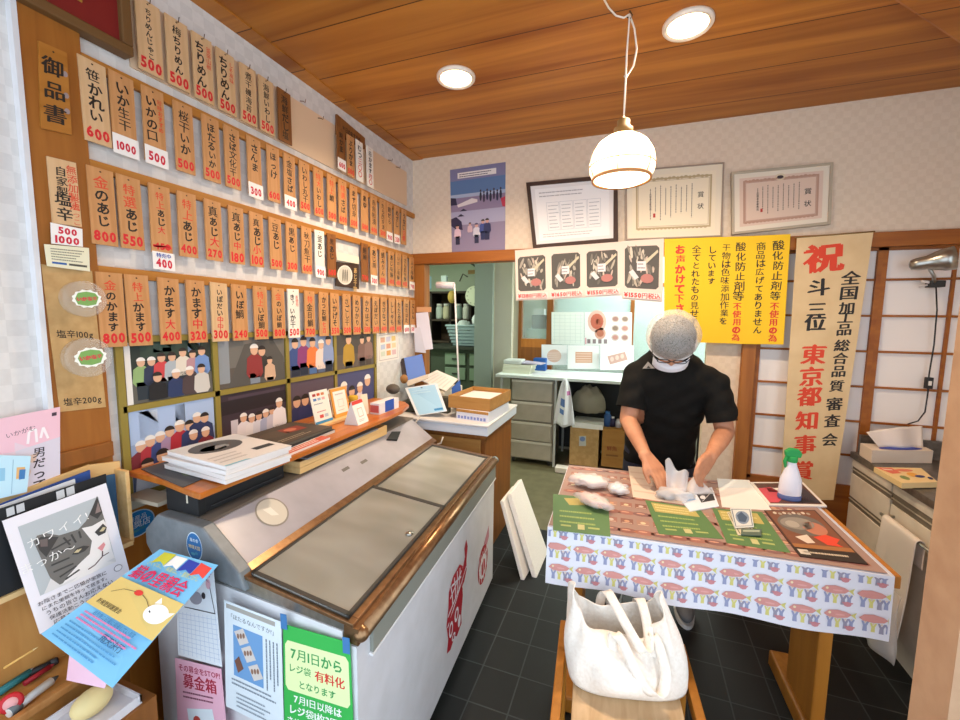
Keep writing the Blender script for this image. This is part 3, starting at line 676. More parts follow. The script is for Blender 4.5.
mb = MB(); mb.ball(fz(0.019, 0.018, 0.742), 0.0222, 'bronze_trim', 14, 10); mb.build('corner_cap', fzr)
mb = MB(); mb.ball(fz(FL, 0.018, 0.752), 0.0225, '#7f9498', 14, 10); mb.build('corner_cap', fzr)
# sloping frame round the lids (rises a little towards the back)
def zt(d): return 0.760+0.030*min(d, 0.42)/0.42
mb = MB()
def ftop(a0, a1, d0, d1, mat, h=0.012, up=0.0):
    vs = [fz(a, d, zt(d)+up+k*h) for k in (0, 1) for a, d in ((a0, d0), (a0, d1), (a1, d1), (a1, d0))]
    mb.add(vs, [(3, 2, 1, 0), (4, 5, 6, 7), (0, 1, 5, 4), (1, 2, 6, 5), (2, 3, 7, 6), (3, 0, 4, 7)], mat)
ftop(0, 0.022, 0.03, 0.44, 'bronze_trim'); ftop(FL-0.03, FL, 0.03, 0.44, 'bronze_trim'); ftop(0.022, FL-0.03, 0.03, 0.055, 'bronze_trim')
vs = [fz(a, d, z) for a in (0, FL) for d, z in ((0.03, 0.70), (0.44, 0.70), (0.44, zt(0.44)), (0.03, zt(0.03)))]
ftop(0.022, FL-0.03, 0.40, 0.44, 'bronze_trim'); mb.build('top_frame', fzr, bevel=0.002)
mb = MB()
for a in (0.0,): mb.add([fz(a+0.002, d, z) for d, z in ((0.03, 0.746), (0.80, 0.752), (0.80, 0.80), (0.42, zt(.42)), (0.03, zt(.03)))]+[fz(a+0.02, d, z) for d, z in ((0.03, 0.746), (0.80, 0.752), (0.80, 0.80), (0.42, zt(.42)), (0.03, zt(.03)))], [(0, 1, 2, 3, 4), (9, 8, 7, 6, 5)]+[(i, (i+1) % 5, 5+(i+1) % 5, 5+i) for i in range(5)], 'steel')
mb.build('end_trim', fzr)
AM = 0.655
for nm, a0, a1, up in (('near', 0.010, AM+0.02, 0.013), ('far', AM-0.02, FL-0.03, 0.004)):
    mb = MB(); ftop(a0, a1, 0.055, 0.40, 'lid_glass', 0.004, up+0.003); g = mb.build('glass_lid', fzr)
    mb = MB(); w = 0.013
    for q in ((a0, a0+w, 0.05, 0.405), (a1-w*1.6, a1, 0.05, 0.405), (a0, a1, 0.05, 0.06), (a0, a1, 0.395, 0.405)): ftop(*q, '#3d3b37', 0.009, up)
    mb.build('lid_frame', g)
mb = MB(); mb.lathe([(0.014, 0), (0.014, 0.004), (0.010, 0.008), (0, 0.009)], fz(0.42, 0.085, zt(.085)+0.02), 'steel', 16); mb.build('lid_lock', fzr)
# packs lying in the freezer, seen through the lids
for i, (a, d, w_, l_, c) in enumerate(((0.18, 0.25, .22, .26, '#cfc6b4'), (0.45, 0.22, .20, .24, '#b9c2c6'), (0.80, 0.24, .26, .28, '#c9c4bc'), (1.08, 0.22, .24, .26, '#c0ae94'))):
    q = MB(); fbox(q, a-w_/2, a+w_/2, d-l_/2, d+l_/2, 0.5855, 0.635+0.008*i, c)
    q.build('frozen_pack', bevel=0.02, seg=3, label='pale frozen pack inside the freezer, %s from its near end' % ORD[i], cat='pack', group='packs inside the freezer')
# canopy along the back
prof = [(0.42, 0.78), (0.43, 0.802), (0.590, 0.911), (0.80, 0.911), (0.86, 0.86), (0.86, 0.765), (0.42, 0.765)]
def fprism(a0, a1, pr, mat):
    n = len(pr); m = MB()
    m.add([fz(a0, d, z) for d, z in pr]+[fz(a1, d, z) for d, z in pr], [tuple(range(n)), tuple(range(n, 2*n))[::-1]]+[(i, (i+1) % n, n+(i+1) % n, n+i) for i in range(n)], mat); return m
fprism(0.028, FL+0.06, prof, 'canopy_white').build('canopy', fzr)
fprism(0.028, FL+0.06, [(0.412, 0.766), (0.416, 0.798), (0.445, 0.8135), (0.445, 0.766)], 'bronze_trim').build('canopy_lip', fzr)
fprism(0.03, FL+0.09, [(0.595, 0.9115), (0.605, 0.9155), (0.79, 0.9155), (0.80, 0.9115)], '#6f6860').build('canopy_top', fzr)
cp = fprism(-0.012, 0.03, [(0.405, 0.762), (0.43, 0.812), (0.582, 0.9165), (0.80, 0.9155), (0.87, 0.85), (0.87, 0.80), (0.84, 0.768)], 'grey_plastic').build('canopy_end_cap', fzr, bevel=0.006)
# oval thermometer plate on the slope
def slope(a, s, h=0.0008):    # s 0..1 up the slope
    d = 0.43+0.16*s; z = 0.802+0.109*s; p = fz(a, d, z); n = Vector((0.109, 0, 0.16)).normalized(); return p+n*h
a_ = Art([slope(0.155, 0.96), slope(0.275, 0.96), slope(0.275, 0.34), slope(0.155, 0.34)], None, th=0)
a_.ell(.5, .5, .5, .5, '#8c857c', 32); a_.up(); a_.ell(.5, .5, .45, .45, '#c9c2b4', 32); a_.up(); a_.poly([(.3, .3), (.55, .35), (.6, .7), (.4, .6)], '#ddd8cc'); a_.build('thermometer_plate', fzr, label='silver oval plate')
for aa, ss in ((0.62, 0.62), (0.75, 0.55)):
    Art([slope(aa, ss+0.08), slope(aa+0.05, ss+0.08), slope(aa+0.05, ss), slope(aa, ss)], '#6b6660', th=0).build('vent_slot', fzr)
# emblems on the front
def fplane(a, z): return fz(a, 0.0195, z)
def emblem(a0, a1, z0, z1, col, kind):
    e = Art([fplane(a0, z1), fplane(a1, z1), fplane(a1, z0), fplane(a0, z0)], None, th=0, lift=0.0006)
    if kind == 0:
        e.poly([(.12, .14), (.30, .02), (.62, .0), (.78, .10), (.74, .32), (.80, .55), (.72, .80), (.74, .95), (.5, 1), (.4, .93), (.2, 1), (.04, .95), (.1, .78), (.02, .55), (.10, .34)], col)
        e.poly([(.76, .16), (.90, .02), (.86, -.12), (.96, -.22), (1.04, -.08), (.98, .12), (1.0, .26), (.86, .38), (.76, .40)], col); e.up()
        for (p, q) in (((.2, .1), (.3, .42)), ((.36, .06), (.42, .40)), ((.5, .04), (.5, .36)), ((.64, .06), (.58, .34)), ((.08, .46), (.80, .30)), ((.06, .60), (.98, .20)), ((.24, .12), (.70, .22)), ((.18, .26), (.72, .14))):
            e.stroke([p, ((p[0]+q[0])/2+.02, (p[1]+q[1])/2), q], 0.009, '#e6e6ea')
        for (u, v, ru, rv) in ((.22, .72, .09, .11), (.48, .66, .10, .10), (.62, .84, .07, .09), (.34, .9, .08, .05)): e.ell(u, v, ru, rv, '#e6e6ea', 14)
        e.up()
        for (u, v, ru, rv) in ((.22, .72, .05, .07), (.48, .66, .05, .06), (.34, .9, .04, .03)): e.ell(u, v, ru, rv, col, 12)
        e.stroke([(.12, .56), (.5, .5), (.78, .44)], 0.01, col)
    else:
        e.ell(.45, .62, .44, .38, col, 28); e.poly([(.5, .22), (.95, .0), (.98, .25), (.8, .36)], '#c88a98'); e.up()
        e.ell(.45, .66, .30, .24, '#e6e6ea', 20); e.up(); e.ell(.45, .68, .2, .16, col, 16); e.up()
        for k in range(5): e.stroke([(.08+.17*k, .34), (.16+.17*k, .95)], 0.008, '#e6e6ea')
        e.stroke([(.1, .62), (.85, .40)], 0.01, '#e6e6ea')
    return e.build('emblem', fzr, label='red brushed seal mark')
emblem(0.62, 0.88, 0.16, 0.475, '#b01226', 0)
emblem(1.06, 1.27, 0.155, 0.42, '#b01226', 1)
# stickers on the cap and on the wall panelling
def oval_sticker(ctr, ex, ey, nrm, txt, sub, lab, col='#1f6aa8', tcol='#e6cf8c', parent=None):
    c = Vector(ctr); ex = Vector(ex); ey = Vector(ey); s = Art([c-ex+ey, c+ex+ey, c+ex-ey, c-ex-ey], None, th=0)
    s.ell(.5, .5, .5, .5, '#cfe2ee', 32); s.up(); s.ell(.5, .5, .47, .46, col, 32); s.up()
    s.fit(txt, .5, .52, ex.length*1.5, tcol, 0.03); s.fit(sub, .5, .28, ex.length*1.1, '#e6f0f6', 0.01)
    s.ell(.4, .76, .14, .05, '#4fa0b8', 12); s.ell(.62, .72, .1, .05, '#3f8fb0', 12)
    return s.build('hanging_oval_sticker', parent, **lab)
capn = fz(-0.0128, 0.62, 0.850)
oval_sticker(capn, (0.036, -0.0016, 0), (0, 0, 0.046), None, '地球天国', '海の幸', dict(label='dark blue upright oval sticker on the grey freezer end cap', cat='sticker'))
oval_sticker((XL+0.0092, 0.906, 0.815), (0, 0.055, 0.0), (0, 0, 0.048), None, '推奨店', '特産品', dict(label='bright blue oval sticker on the wooden wall panel behind the freezer', cat='sticker'), '#1e86cc', '#e8f4fa')
# ------------------------------------------------------------------ notices on the near end of the freezer
YN = 0.806
def near(u, v, dy=0.0): 
    return P(u, v, y=YN-dy)
TAPE = '#3f78b0'
def flat(corners, base, **k): return Art(corners, base, **k)
a = flat([near(283, 624), near(350, 643), near(356, 792), near(285, 766)], '#36b24e', th=0.0012)
a.poly([(.07, .10), (.93, .10), (.97, .13), (.97, .41), (.93, .44), (.07, .44), (.03, .41), (.03, .13)], '#e6f3b4'); a.up()
G = '#3c9a54'
a.fit('7月1日から', .5, .18, a.W*0.78, G, 0.03); a.htext('レジ袋', .25, .28, a.W*0.115, G, 0.02); a.htext('有料化', .69, .285, a.W*0.145, '#d8342c', 0.05); a.fit('となります', .5, .38, a.W*0.55, G, 0.02)
a.fit('7月1日以降は', .5, .49, a.W*0.70, '#f4f8f0', 0.03); a.fit('レジ袋1枚3円と', .5, .57, a.W*0.86, '#f4f8f0', 0.03); a.fit('させていただきます', .5, .65, a.W*0.92, '#f4f8f0', 0.03)
a.poly([(.3, .76), (.38, .72), (.46, .76), (.4, .78)], '#f0e070'); a.rect(.36, .76, .40, .84, '#f0e070')
nt = a.build('hanging_bag_fee_notice', label='green notice about paid shopping bags lettered 7月1日から on the freezer end', cat='notice')
for u, v, s in ((283.5, 622, -.3), (346, 646, .3)):
    c = near(u, v, 0.003); Art([c+Vector((-.011, 0, .022)), c+Vector((.011, 0, .024)), c+Vector((.012, 0, -.020)), c+Vector((-.010, 0, -.022))], TAPE, th=0.0005).build('blue_tape', nt, label='strip of blue tape')
a = flat([near(224, 600), near(281, 622), near(284, 735), near(226, 706)], '#dfe9f0', th=0.001)
a.rect(0.04, .02, .9, .06, '#a8a49c'); a.fit('「ほたるなんですか?」', .5, .12, a.W*0.85, '#5d6672', 0.0)
a.rect(.16, .19, .68, .66, '#6f9fd0'); a.up()
for (u, v) in ((.30, .27), (.42, .40), (.54, .54)):
    a.poly([(u-.12, v-.02), (u+.04, v-.08), (u+.14, v+.03), (u-.02, v+.09)], '#d8cfc8'); a.up()
    for k in range(3): a.ell(u-.05+.05*k, v+.01-.012*k, .022, .025, '#8f6b58', 10)
a.poly([(.18, .52), (.26, .46), (.34, .56), (.24, .62)], '#7a5242')
for i in range(4): a.scrib(.72+.06*i, .2, .77+.06*i, .66, 1, '#7d8894', .5, vert=True)
a.scrib(.12, .68, .9, .76, 2, '#8a94a0', .45); a.scrib(.2, .80, .85, .96, 4, '#96a0ac', .45); 
a.build('hanging_product_notice', label='pale white notice with a blue picture of packed squid, left of the green notice', cat='notice')
a = flat([near(176, 566, .002), near(213, 566, .002), near(222, 667, .002), near(178, 655, .002)], '#e8eef4', th=0.001)
for i in range(9): a.stroke([(.04, .52+.05*i), (.98, .53+.05*i)], 0.0012, '#b4c4dc')
for i in range(10): a.stroke([(.05+.1*i, .5), (.05+.1*i, .97)], 0.0012, '#b4c4dc')
a.up(); a.htext('神', .85, .06, .034, '#d8326a', 0.03); a.stroke([(.5, .12), (.6, .14), (.72, .10), (.86, .16), (.93, .40), (.95, .47), (.2, .44)], 0.003, '#3a3a44')
a.ell(.5, .33, .16, .07, '#9a9aa4', 16); a.ell(.70, .30, .05, .035, '#2b2b33', 12); a.ell(.84, .18, .06, .05, '#e8b4c0', 12)
a.build('hanging_drawing_sheet', label='squared paper with an animal doodle, taped at the left of the freezer end', cat='paper')
a = flat([near(175, 658, .001), near(221, 669, .001), near(228, 745, .001), near(178, 735, .001)], '#efb8cc', th=0.001)
a.fit('その募金をSTOP!', .52, .10, a.W*0.9, '#b0264c', 0.02); a.htext('募金箱', .52, .26, a.W*0.24, '#b0203c', 0.05); a.scrib(.15, .38, .9, .50, 2, '#8a4a60', .45); a.poly([(.22, .62), (.75, .56), (.82, .95), (.28, 1)], '#e4edf4'); a.up(); a.ell(.42, .76, .08, .07, '#b8443a', 10); a.ell(.62, .8, .09, .07, '#c88a5a', 10)
a.build('hanging_pink_notice', label='pink notice about a collection box, lowest on the left of the freezer end', cat='notice')
# ------------------------------------------------------------------ adoption leaflet leaning in front, cat poster, rack
c = [P(160, 549, y=.775), P(218, 565, y=.775), P(112, 688, y=.54), P(41, 634, y=.54)]
a = Art(c, '#79bfe8', th=0.0012)
a.rect(0, .36, 1, .66, '#dcc274'); a.up()
for k, (cc, u) in enumerate((('#d8d43c', .12), ('#f0f0ec', .33), ('#2c3fa8', .55), ('#e8483c', .76))):
    v = .04; a.poly([(u, v-.02), (u+.20, v-.03+.01*k), (u+.20, v+.10), (u+.10, v+.075), (u, v+.11)], cc)
a.fit('さくらねこ・保護ねこ・里親さがし', .5, .155, a.W*0.85, '#d8d06a', 0.0); a.fit('猫の里親会', .46, .265, a.W*0.84, '#d8285c', 0.045)
a.ell(.80, .50, .15, .075, '#f6f6f2', 22); a.poly([(.68, .44), (.70, .38), (.76, .42)], '#f6f6f2'); a.poly([(.92, .46), (.99, .44), (.95, .50)], '#f6f6f2'); a.ell(.40, .42, .06, .025, '#d83a30', 14); a.stroke([(.1, .50), (.2, .44), (.36, .42)], .0015, '#6a5a3a'); a.stroke([(.46, .42), (.56, .44), (.66, .48)], .0015, '#6a5a3a')
a.fit('新規登録譲渡会', .26, .60, a.W*0.36, '#3a3020', 0.01); a.up(); a.stroke([(.7, .5), (.73, .51)], .003, '#33302c')
a.fit('毎月第二日曜に開催しています', .5, .69, a.W*0.62, '#3a78b4', 0.0); a.scrib(.1, .70, .95, .80, 3, '#d878a8', .5); a.fit('雨天決行', .66, .80, a.W*0.3, '#28527c', 0.02); a.scrib(.08, .81, .9, .97, 5, '#4c94c8', .42)
a.build('adoption_leaflet', label='light blue cat adoption leaflet lettered 猫の里親会, leaning in front of the freezer', cat='leaflet', origin=(c[3]+c[2])/2)
c = [P(70, 640, y=.60), P(120, 640, y=.60), P(104, 684, y=.575), P(66, 676, y=.575)]
Art([p+Vector((0, .0, -.012)) for p in c], '#f0c4d8', th=0.001).build('hanging_pink_leaflet', label='pink sheet peeping out below the light blue adoption leaflet', cat='leaflet')
# cat poster, gently bent
c = [P(2, 521, x=-1.495), P(106, 483, x=-1.495), P(134, 588, x=-1.44), P(40, 634, x=-1.44)]
a = Art(c, '#e9e7ee', th=0.001, nu=6, nv=8, step=.0004)
a.rect(.10, .09, .88, .70, '#b4bcc0'); a.up()
CATG, CATD, CATW = '#6f6d69', '#3f3d3c', '#e9e6e4'
def pp(x, y): return (.10+.78*(x-45)/400, .09+.61*(y-360)/300)
def cp_(pts, m): a.poly([pp(*q) for q in pts], m)
cp_([(95, 500), (88, 440), (110, 422), (150, 425), (205, 455), (300, 462), (350, 440), (400, 395), (440, 355), (446, 470), (440, 560), (400, 640), (300, 660), (190, 662), (125, 650), (108, 600)], CATG); a.up()
cp_([(100, 480), (98, 440), (125, 432), (165, 445), (200, 460), (160, 490), (120, 520)], CATD); cp_([(375, 420), (440, 358), (444, 430), (410, 450)], CATD); a.up()
cp_([(110, 470), (115, 442), (150, 448), (140, 480)], '#6a5f5c'); cp_([(405, 425), (436, 380), (438, 425)], '#8d7c78')
cp_([(318, 462), (372, 470), (440, 462), (445, 480), (440, 600), (445, 660), (300, 662), (200, 664), (140, 660), (190, 630), (260, 600), (320, 580), (350, 530)], CATW)
cp_([(60, 660), (110, 610), (140, 650), (230, 650), (380, 640), (445, 640), (445, 660)], '#d9d8d8'); a.up()
for x0, y0, x1, y1 in ((150, 500, 250, 490), (140, 525, 240, 520), (130, 560, 220, 560), (130, 590, 230, 590), (150, 620, 240, 605), (220, 470, 240, 510), (260, 470, 270, 510), (300, 470, 300, 500), (170, 640, 250, 625)): a.stroke([pp(x0, y0), pp(x1, y1)], .0045, CATD)
cp_([(235, 552), (262, 535), (300, 535), (330, 548), (300, 560), (262, 560)], CATD); cp_([(375, 500), (430, 478), (445, 500), (430, 520), (390, 522)], CATD); a.up()
cp_([(245, 548), (265, 540), (290, 544), (268, 554)], '#cbbd95'); cp_([(400, 505), (425, 492), (440, 500), (420, 510)], '#cbbd95'); a.ell(*pp(272, 547), .012, .012, '#1c1a18', 8)
cp_([(366, 570), (408, 556), (412, 570), (386, 590)], '#d68e92'); a.stroke([pp(290, 640), pp(330, 634), pp(380, 612), pp(388, 590)], .003, '#5a4548'); a.stroke([pp(380, 612), pp(420, 608)], .0025, '#5a4548')
a.htext('カワイイ!', .42, .235, .030, '#f4f4f2', -0.005, rot=.12, gap=.1); a.htext('まっか〜', .26, .43, .030, '#f4f4f2', -0.005, rot=.05)
a.up()
for i, t in enumerate(('お陰さまで二匹猫が家族に', 'にまた里親を待って居ます。', 'うちの皆さんお応えない', '保護活動こうこざいます。', '応募もお待ちしています')): a.fit(t, .40+.02*i, .755+.05*i, a.W*0.70, '#3a3644', 0.01, rot=.02, jit=.1)
a.ell(.88, .76, .05, .03, '#8a8690', 16); a.up(); a.ell(.88, .76, .042, .024, '#efedf2', 16)
a.build('cat_poster', label='white poster with a grey and white cat photograph, hung on the leaflet rack', cat='poster', origin=c[0])
# leaflet rack on the wall
rk = thing('leaflet_rack', 'shallow pine leaflet rack on the left wall above the cat poster', 'rack', (-1.57, 0.60, 0.86))
def edge_slab(x, pts, zb, th, mat):
    q = [P(u, v, x=x) for u, v in pts]
    return MB().slab([(x, q[0].y, zb)]+[tuple(p) for p in q]+[(x, q[-1].y, zb)], (-th, 0, 0), mat)
edge_slab(-1.570, [(-30, 509), (90, 464.5)], .80, .008, 'pine').build('back_board', rk)
edge_slab(-1.570, [(90, 465), (120, 461)], .80, .008, 'pine').build('end_board', rk)
mb = MB(); mb.box((-1.570, .828, .80), (-1.515, .840, 1.045), 'pine'); mb.build('side_board', rk, bevel=.002)
mb = MB(); mb.box((-1.578, .45, .80), (-1.50, .828, .815), 'pine'); mb.build('bottom_board', rk)
for i, (x_, pts, col) in enumerate(((-1.508, [(-30, 519), (106, 474)], '#15181c'), (-1.525, [(-30, 517), (75, 479)], '#d8dce2'), (-1.545, [(-30, 515.5), (90, 470)], '#2c4f98'), (-1.556, [(92, 478), (115, 474)], '#2f5a80'))):
    o = edge_slab(x_, pts, .8155, .004, col).build('rack_leaflet', label=('black leaflet with white squares at the front of the wall rack', 'pale grey leaflet standing behind the black one in the wall rack', 'blue leaflet at the back of the wall rack', 'narrow teal booklet at the right end of the wall rack')[i], cat='leaflet', group='leaflets in the wall rack')
    if i == 0:
        for uu, vv in ((6, 509), (16, 505.5), (56, 492), (66, 488.5)):
            Art([P(uu, vv, x=x_+.0006), P(uu+8, vv-3, x=x_+.0006), P(uu+9, vv+5, x=x_+.0006), P(uu+1, vv+8, x=x_+.0006)], '#c9ccd0', th=0).build('white_square', o)
c = [P(-6, 420, x=-1.583), P(60, 407, x=-1.592), P(60, 492, x=-1.575), P(-6, 505, x=-1.57)]
a = Art(c, '#e6cfdc', th=0.006)
a.rect(0, .0, 1, .42, '#eec3d2'); a.up(); a.poly([(.3, .42), (1, .35), (1, 1), (.3, 1)], '#d8d2e0'); a.up(); a.poly([(.2, .55), (.65, .48), (.5, .75), (.2, .8)], '#dcc0b0'); a.up()
a.htext('いかがむ', .38, .20, .016, '#6a5260', 0.0, rot=.15); a.vtext('男だって', .66, .42, .030, '#2a2430', 0.02, jit=.05); a.rect(.86, .05, .94, .09, '#4a3a48'); a.stroke([(.48, .36), (.5, .22), (.6, .2), (.62, .36)], .006, '#f6eef2'); a.stroke([(.68, .32), (.72, .2), (.8, .34)], .006, '#f6eef2')
a.build('pink_magazine', label='pink and lilac magazine lettered 男だって, standing on the wall left of the post', cat='magazine')
a = Art([P(-6, 455, x=-1.562), P(31, 456, x=-1.562), P(27, 492, x=-1.556), P(-6, 500, x=-1.556)], '#bfe4f4', th=0.004)
a.rect(.50, .1, .52, .95, '#8ab8d0'); a.rect(.08, .3, .3, .6, '#8ec4e2'); a.rect(.62, .3, .86, .6, '#e0b070'); a.up(); a.rect(.70, .36, .88, .62, '#3f7cb8')
a.build('light_blue_leaflet', label='light blue leaflet in front of the pink magazine', cat='leaflet')
# wooden box front below the wall post
bx('post_box', (XL+0.022, .700, 1.086), (XL+0.036, .838, 1.135), 'cabinet_wood', label='shallow brown wooden box low on the wall post, with a small screw', cat='box', bevel=.002)
# side cabinet with pens at the lower left
cb = thing('side_cabinet', 'low pine side cabinet with an open top shelf of pens at the lower left', 'cabinet', (-1.45, .55, 0))
bx('back_panel', (-1.612, .36, .12), (-1.575, .695, .79), 'knotty_pine', cb)
bx('body', (-1.575, .36, .0), (-1.42, .68, .515), 'knotty_pine', cb, bevel=.003)
bx('end_panel', (-1.60, .695, 0), (-1.405, .715, .60), 'cabinet_wood', cb)
bx('front_lip', (-1.425, .36, .5155), (-1.405, .69, .538), 'stool_wood', cb, bevel=.003)
def pen(p0, p1, r, body, tip, label, name='pen', grip=None):
    p0, p1 = Vector(p0), Vector(p1); d = (p1-p0)
    t = thing(name, label, 'pen' if name != 'scissors' else 'scissors', p0, 'pens and tools on the side cabinet')
    MB().tube([p0, p0+d*.86], r, body, 10).build('barrel', t)
    MB().tube([p0+d*.84, p0+d*.9, p1], [r, r*.7, r*.2], tip, 10).build('tip', t)
    if grip: MB().tube([p0+d*.02, p0+d*.22], r*1.12, grip, 10).build('grip', t)
zs = .462
def pz(u, v, z): return tuple(P(u, v, z=z))
pen(pz(-8, 697, .529), pz(36, 668, .531), .010, '#2f8088', '#c9d4d8', 'teal marker pen lying among the pens on the side cabinet')
pen(pz(8, 714, .529), pz(58, 676, .531), .011, '#e4e6e4', '#5a6468', 'white correction pen with a grey tip on the side cabinet', grip='#6b7478')
pen(pz(58, 660, .527), pz(22, 677, .529), .009, '#1c1c20', '#a01824', 'black marker pen with a red end on the side cabinet', grip='#3a3a3e')
pen(pz(4, 668, .60), pz(38, 647, .63), .003, '#e0b060', '#e6c88c', 'thin wooden stick poking up behind the pens')
pen(pz(-8, 680, .527), pz(16, 662, .529), .010, '#1c2440', '#e8e8ec', 'navy marker pen with a white cap behind the teal pen')
pen(pz(24, 684, .527), pz(54, 664, .529), .007, '#a01828', '#c0404a', 'slim red pen between the teal and the white pens')
mb = MB(); mb.lathe([(.0, -.006), (.020, -.006), (.024, 0), (.020, .006), (0, .006)], P(11, 703, z=.545), '#c4202c', 24, ax=(1, -.6, .5)); mb.lathe([(.014, .0062), (.014, .007), (0, .007)], P(11, 703, z=.545), '#e8a8a8', 20, ax=(1, -.6, .5))
mb.build('correction_tape', label='round red correction tape at the front of the side cabinet', cat='stationery')
tr = MB(); tr.box((-1.36, .50, .495), (-1.21, .66, .50), '#d4d0d4'); tr.box((-1.36, .50, .50), (-1.356, .66, .52), '#d4d0d4'); tr.box((-1.214, .50, .50), (-1.21, .66, .52), '#d4d0d4'); tr.box((-1.36, .656, .50), (-1.21, .66, .52), '#d4d0d4')
bx('low_stand', (-1.38, .46, 0), (-1.20, .69, .495), 'cabinet_wood', label='brown wooden stand under the plastic tray, beside the side cabinet', cat='stand')
tr.build('plastic_tray', label='pale plastic tray on the low brown stand', cat='tray')
p = P(92, 700, z=.435)
MB().ball((-1.292, .592, .5332), (.033, .045, .033), '#d9c48c', 20, 14).build('yellow_egg', label='smooth pale yellow egg shaped lump lying in the plastic tray', cat='ornament')
# ------------------------------------------------------------------ wooden shelf over the freezer and the things on it
ZS = 1.020
sh = thing('display_shelf', 'long varnished wooden shelf on black stands over the back of the freezer', 'shelf', (-1.40, 1.48, .918))
def rounded(pts): return pts
top = [(-1.188, .835), (-1.190, 1.3), (-1.20, 1.85), (-1.215, 2.05), (-1.26, 2.20), (-1.33, 2.27), (-1.44, 2.30), (-1.585, 2.30), (-1.585, .875), (-1.40, .866), (-1.215, .836)]
MB().slab([(x, y, ZS-.020) for x, y in top], (0, 0, .020), 'shelf_wood').build('shelf_board', sh, bevel=.004)
mb = MB(); mb.box((-1.40, .875, .918), (-1.255, .90, ZS-.02), '#15171a'); mb.box((-1.385, .90, .918), (-1.262, 1.225, ZS-.024), '#1b1e22'); mb.box((-1.255, .915, .935), (-1.2495, 1.205, .938), '#3a3d42'); mb.build('black_stand', sh, bevel=.003)
bx('latch', (-1.305, .8735, .955), (-1.299, .876, .985), '#c9c2b0', sh)
mb = MB(); mb.box((-1.36, 1.96, .918), (-1.34, 2.0, ZS-.02), '#1b1e22'); mb.build('bracket', sh)
def stack(name, x, y, z, w, l, h, rot, cols, label, cat, art=None, group=None):
    """a flat printed thing with pages; rot about z"""
    c = Vector((x, y, z)); R_ = Matrix.Rotation(rot, 3, 'Z')
    q = lambda a, b, k: c+R_ @ Vector((a*w/2, b*l/2, 0))+Vector((0, 0, k))
    m = MB()
    m.add([q(a, b, k) for k in (0, h*.94) for a, b in ((-1, -1), (1, -1), (1, 1), (-1, 1))], [(3, 2, 1, 0), (4, 5, 6, 7), (0, 1, 5, 4), (1, 2, 6, 5), (2, 3, 7, 6), (3, 0, 4, 7)], cols[0])
    t = thing(name, label, cat, c, group); m.build('pages', t)
    A = Art([q(-1.01, -1.01, h), q(-1.01, 1.01, h), q(1.01, 1.01, h), q(1.01, -1.01, h)], cols[1], th=h*.06)   # u along +y, v towards the room
    if art: art(A)
    A.build('cover', t); return t
# two piles of magazines
def cov1(a):
    a.rect(0, 0, 1, .30, '#cfd0d4'); a.up(); a.ell(.45, .30, .36, .22, '#55565a', 20); a.ell(.4, .34, .2, .1, '#8d8d90', 16); a.up()
    a.rect(.62, .70, .92, .80, '#3c4148'); a.scrib(.05, .60, .5, .9, 3, '#b8b4b4', .4); a.poly([(.0, .97), (.30, .97), (.35, 1), (0, 1)], '#7fb8c8')
for i, (dx, dy, r_, c2) in enumerate(((0, 0, .10, '#c8b8c4'), (.004, .006, .16, '#d8d4d8'), (-.006, .0, .07, '#e4d0d4'), (.0, .01, .13, '#dcdde2'))):
    stack('magazine', -1.315+dx, 1.035+dy, ZS+.0055+i*.0142, .32, .24, .014, -r_*.8, ('#e6e2e0', '#d9d4d2' if i < 3 else '#dcd8d6'), 'magazine in the near pile on the wooden shelf, %s' % ('at the very bottom', 'second from the bottom', 'third from the bottom', 'topmost with a grey printed cover')[i], 'magazine', cov1 if i == 3 else None, 'magazines in the near pile on the shelf')
def cov2(a):
    a.ell(.35, .4, .22, .2, '#54483e', 18); a.poly([(.5, .25), (.85, .3), (.8, .62), (.45, .55)], '#8a3a30'); a.up(); a.ell(.62, .42, .1, .1, '#c07058', 12); a.scrib(.1, .75, .7, .9, 2, '#b0a088', .4)
stack('catalogue', -1.37, 1.375, ZS+.0005, .235, .29, .014, .06, ('#cfcac6', '#2d3037'), 'dark grey catalogue under the brown one, far half of the shelf piles', 'catalogue')
stack('catalogue', -1.38, 1.365, ZS+.016, .23, .30, .014, .03, ('#5a564e', '#4a4038'), 'dark brown food catalogue with a red dish on its cover, beside the magazines', 'catalogue', cov2)
stack('leaflet_stack', -1.232, 1.30, ZS+.0005, .055, .26, .010, .03, ('#e0d4cc', '#d0604c'), 'thin stack of red and white leaflets along the shelf edge', 'leaflet', lambda a: a.scrib(.05, .1, .95, .9, 3, '#f0e4dc', .5))
a = Art([(-1.56, .90, ZS+.003), (-1.555, 1.10, ZS+.003), (-1.30, 1.02, ZS+.003), (-1.275, .846, ZS+.003)], '#4a4c50', th=0.002)
for i in range(7): a.ell(rnd.uniform(.15, .85), rnd.uniform(.15, .85), rnd.uniform(.05, .12), rnd.uniform(.05, .12), rnd.choice(['#8a8a88', '#5d6a4a', '#b09a6a', '#2c2e34', '#a8a49c']), 10); a.up()
a.build('printed_sheet', label='dark printed photo sheet lying at the near end of the shelf', cat='print')
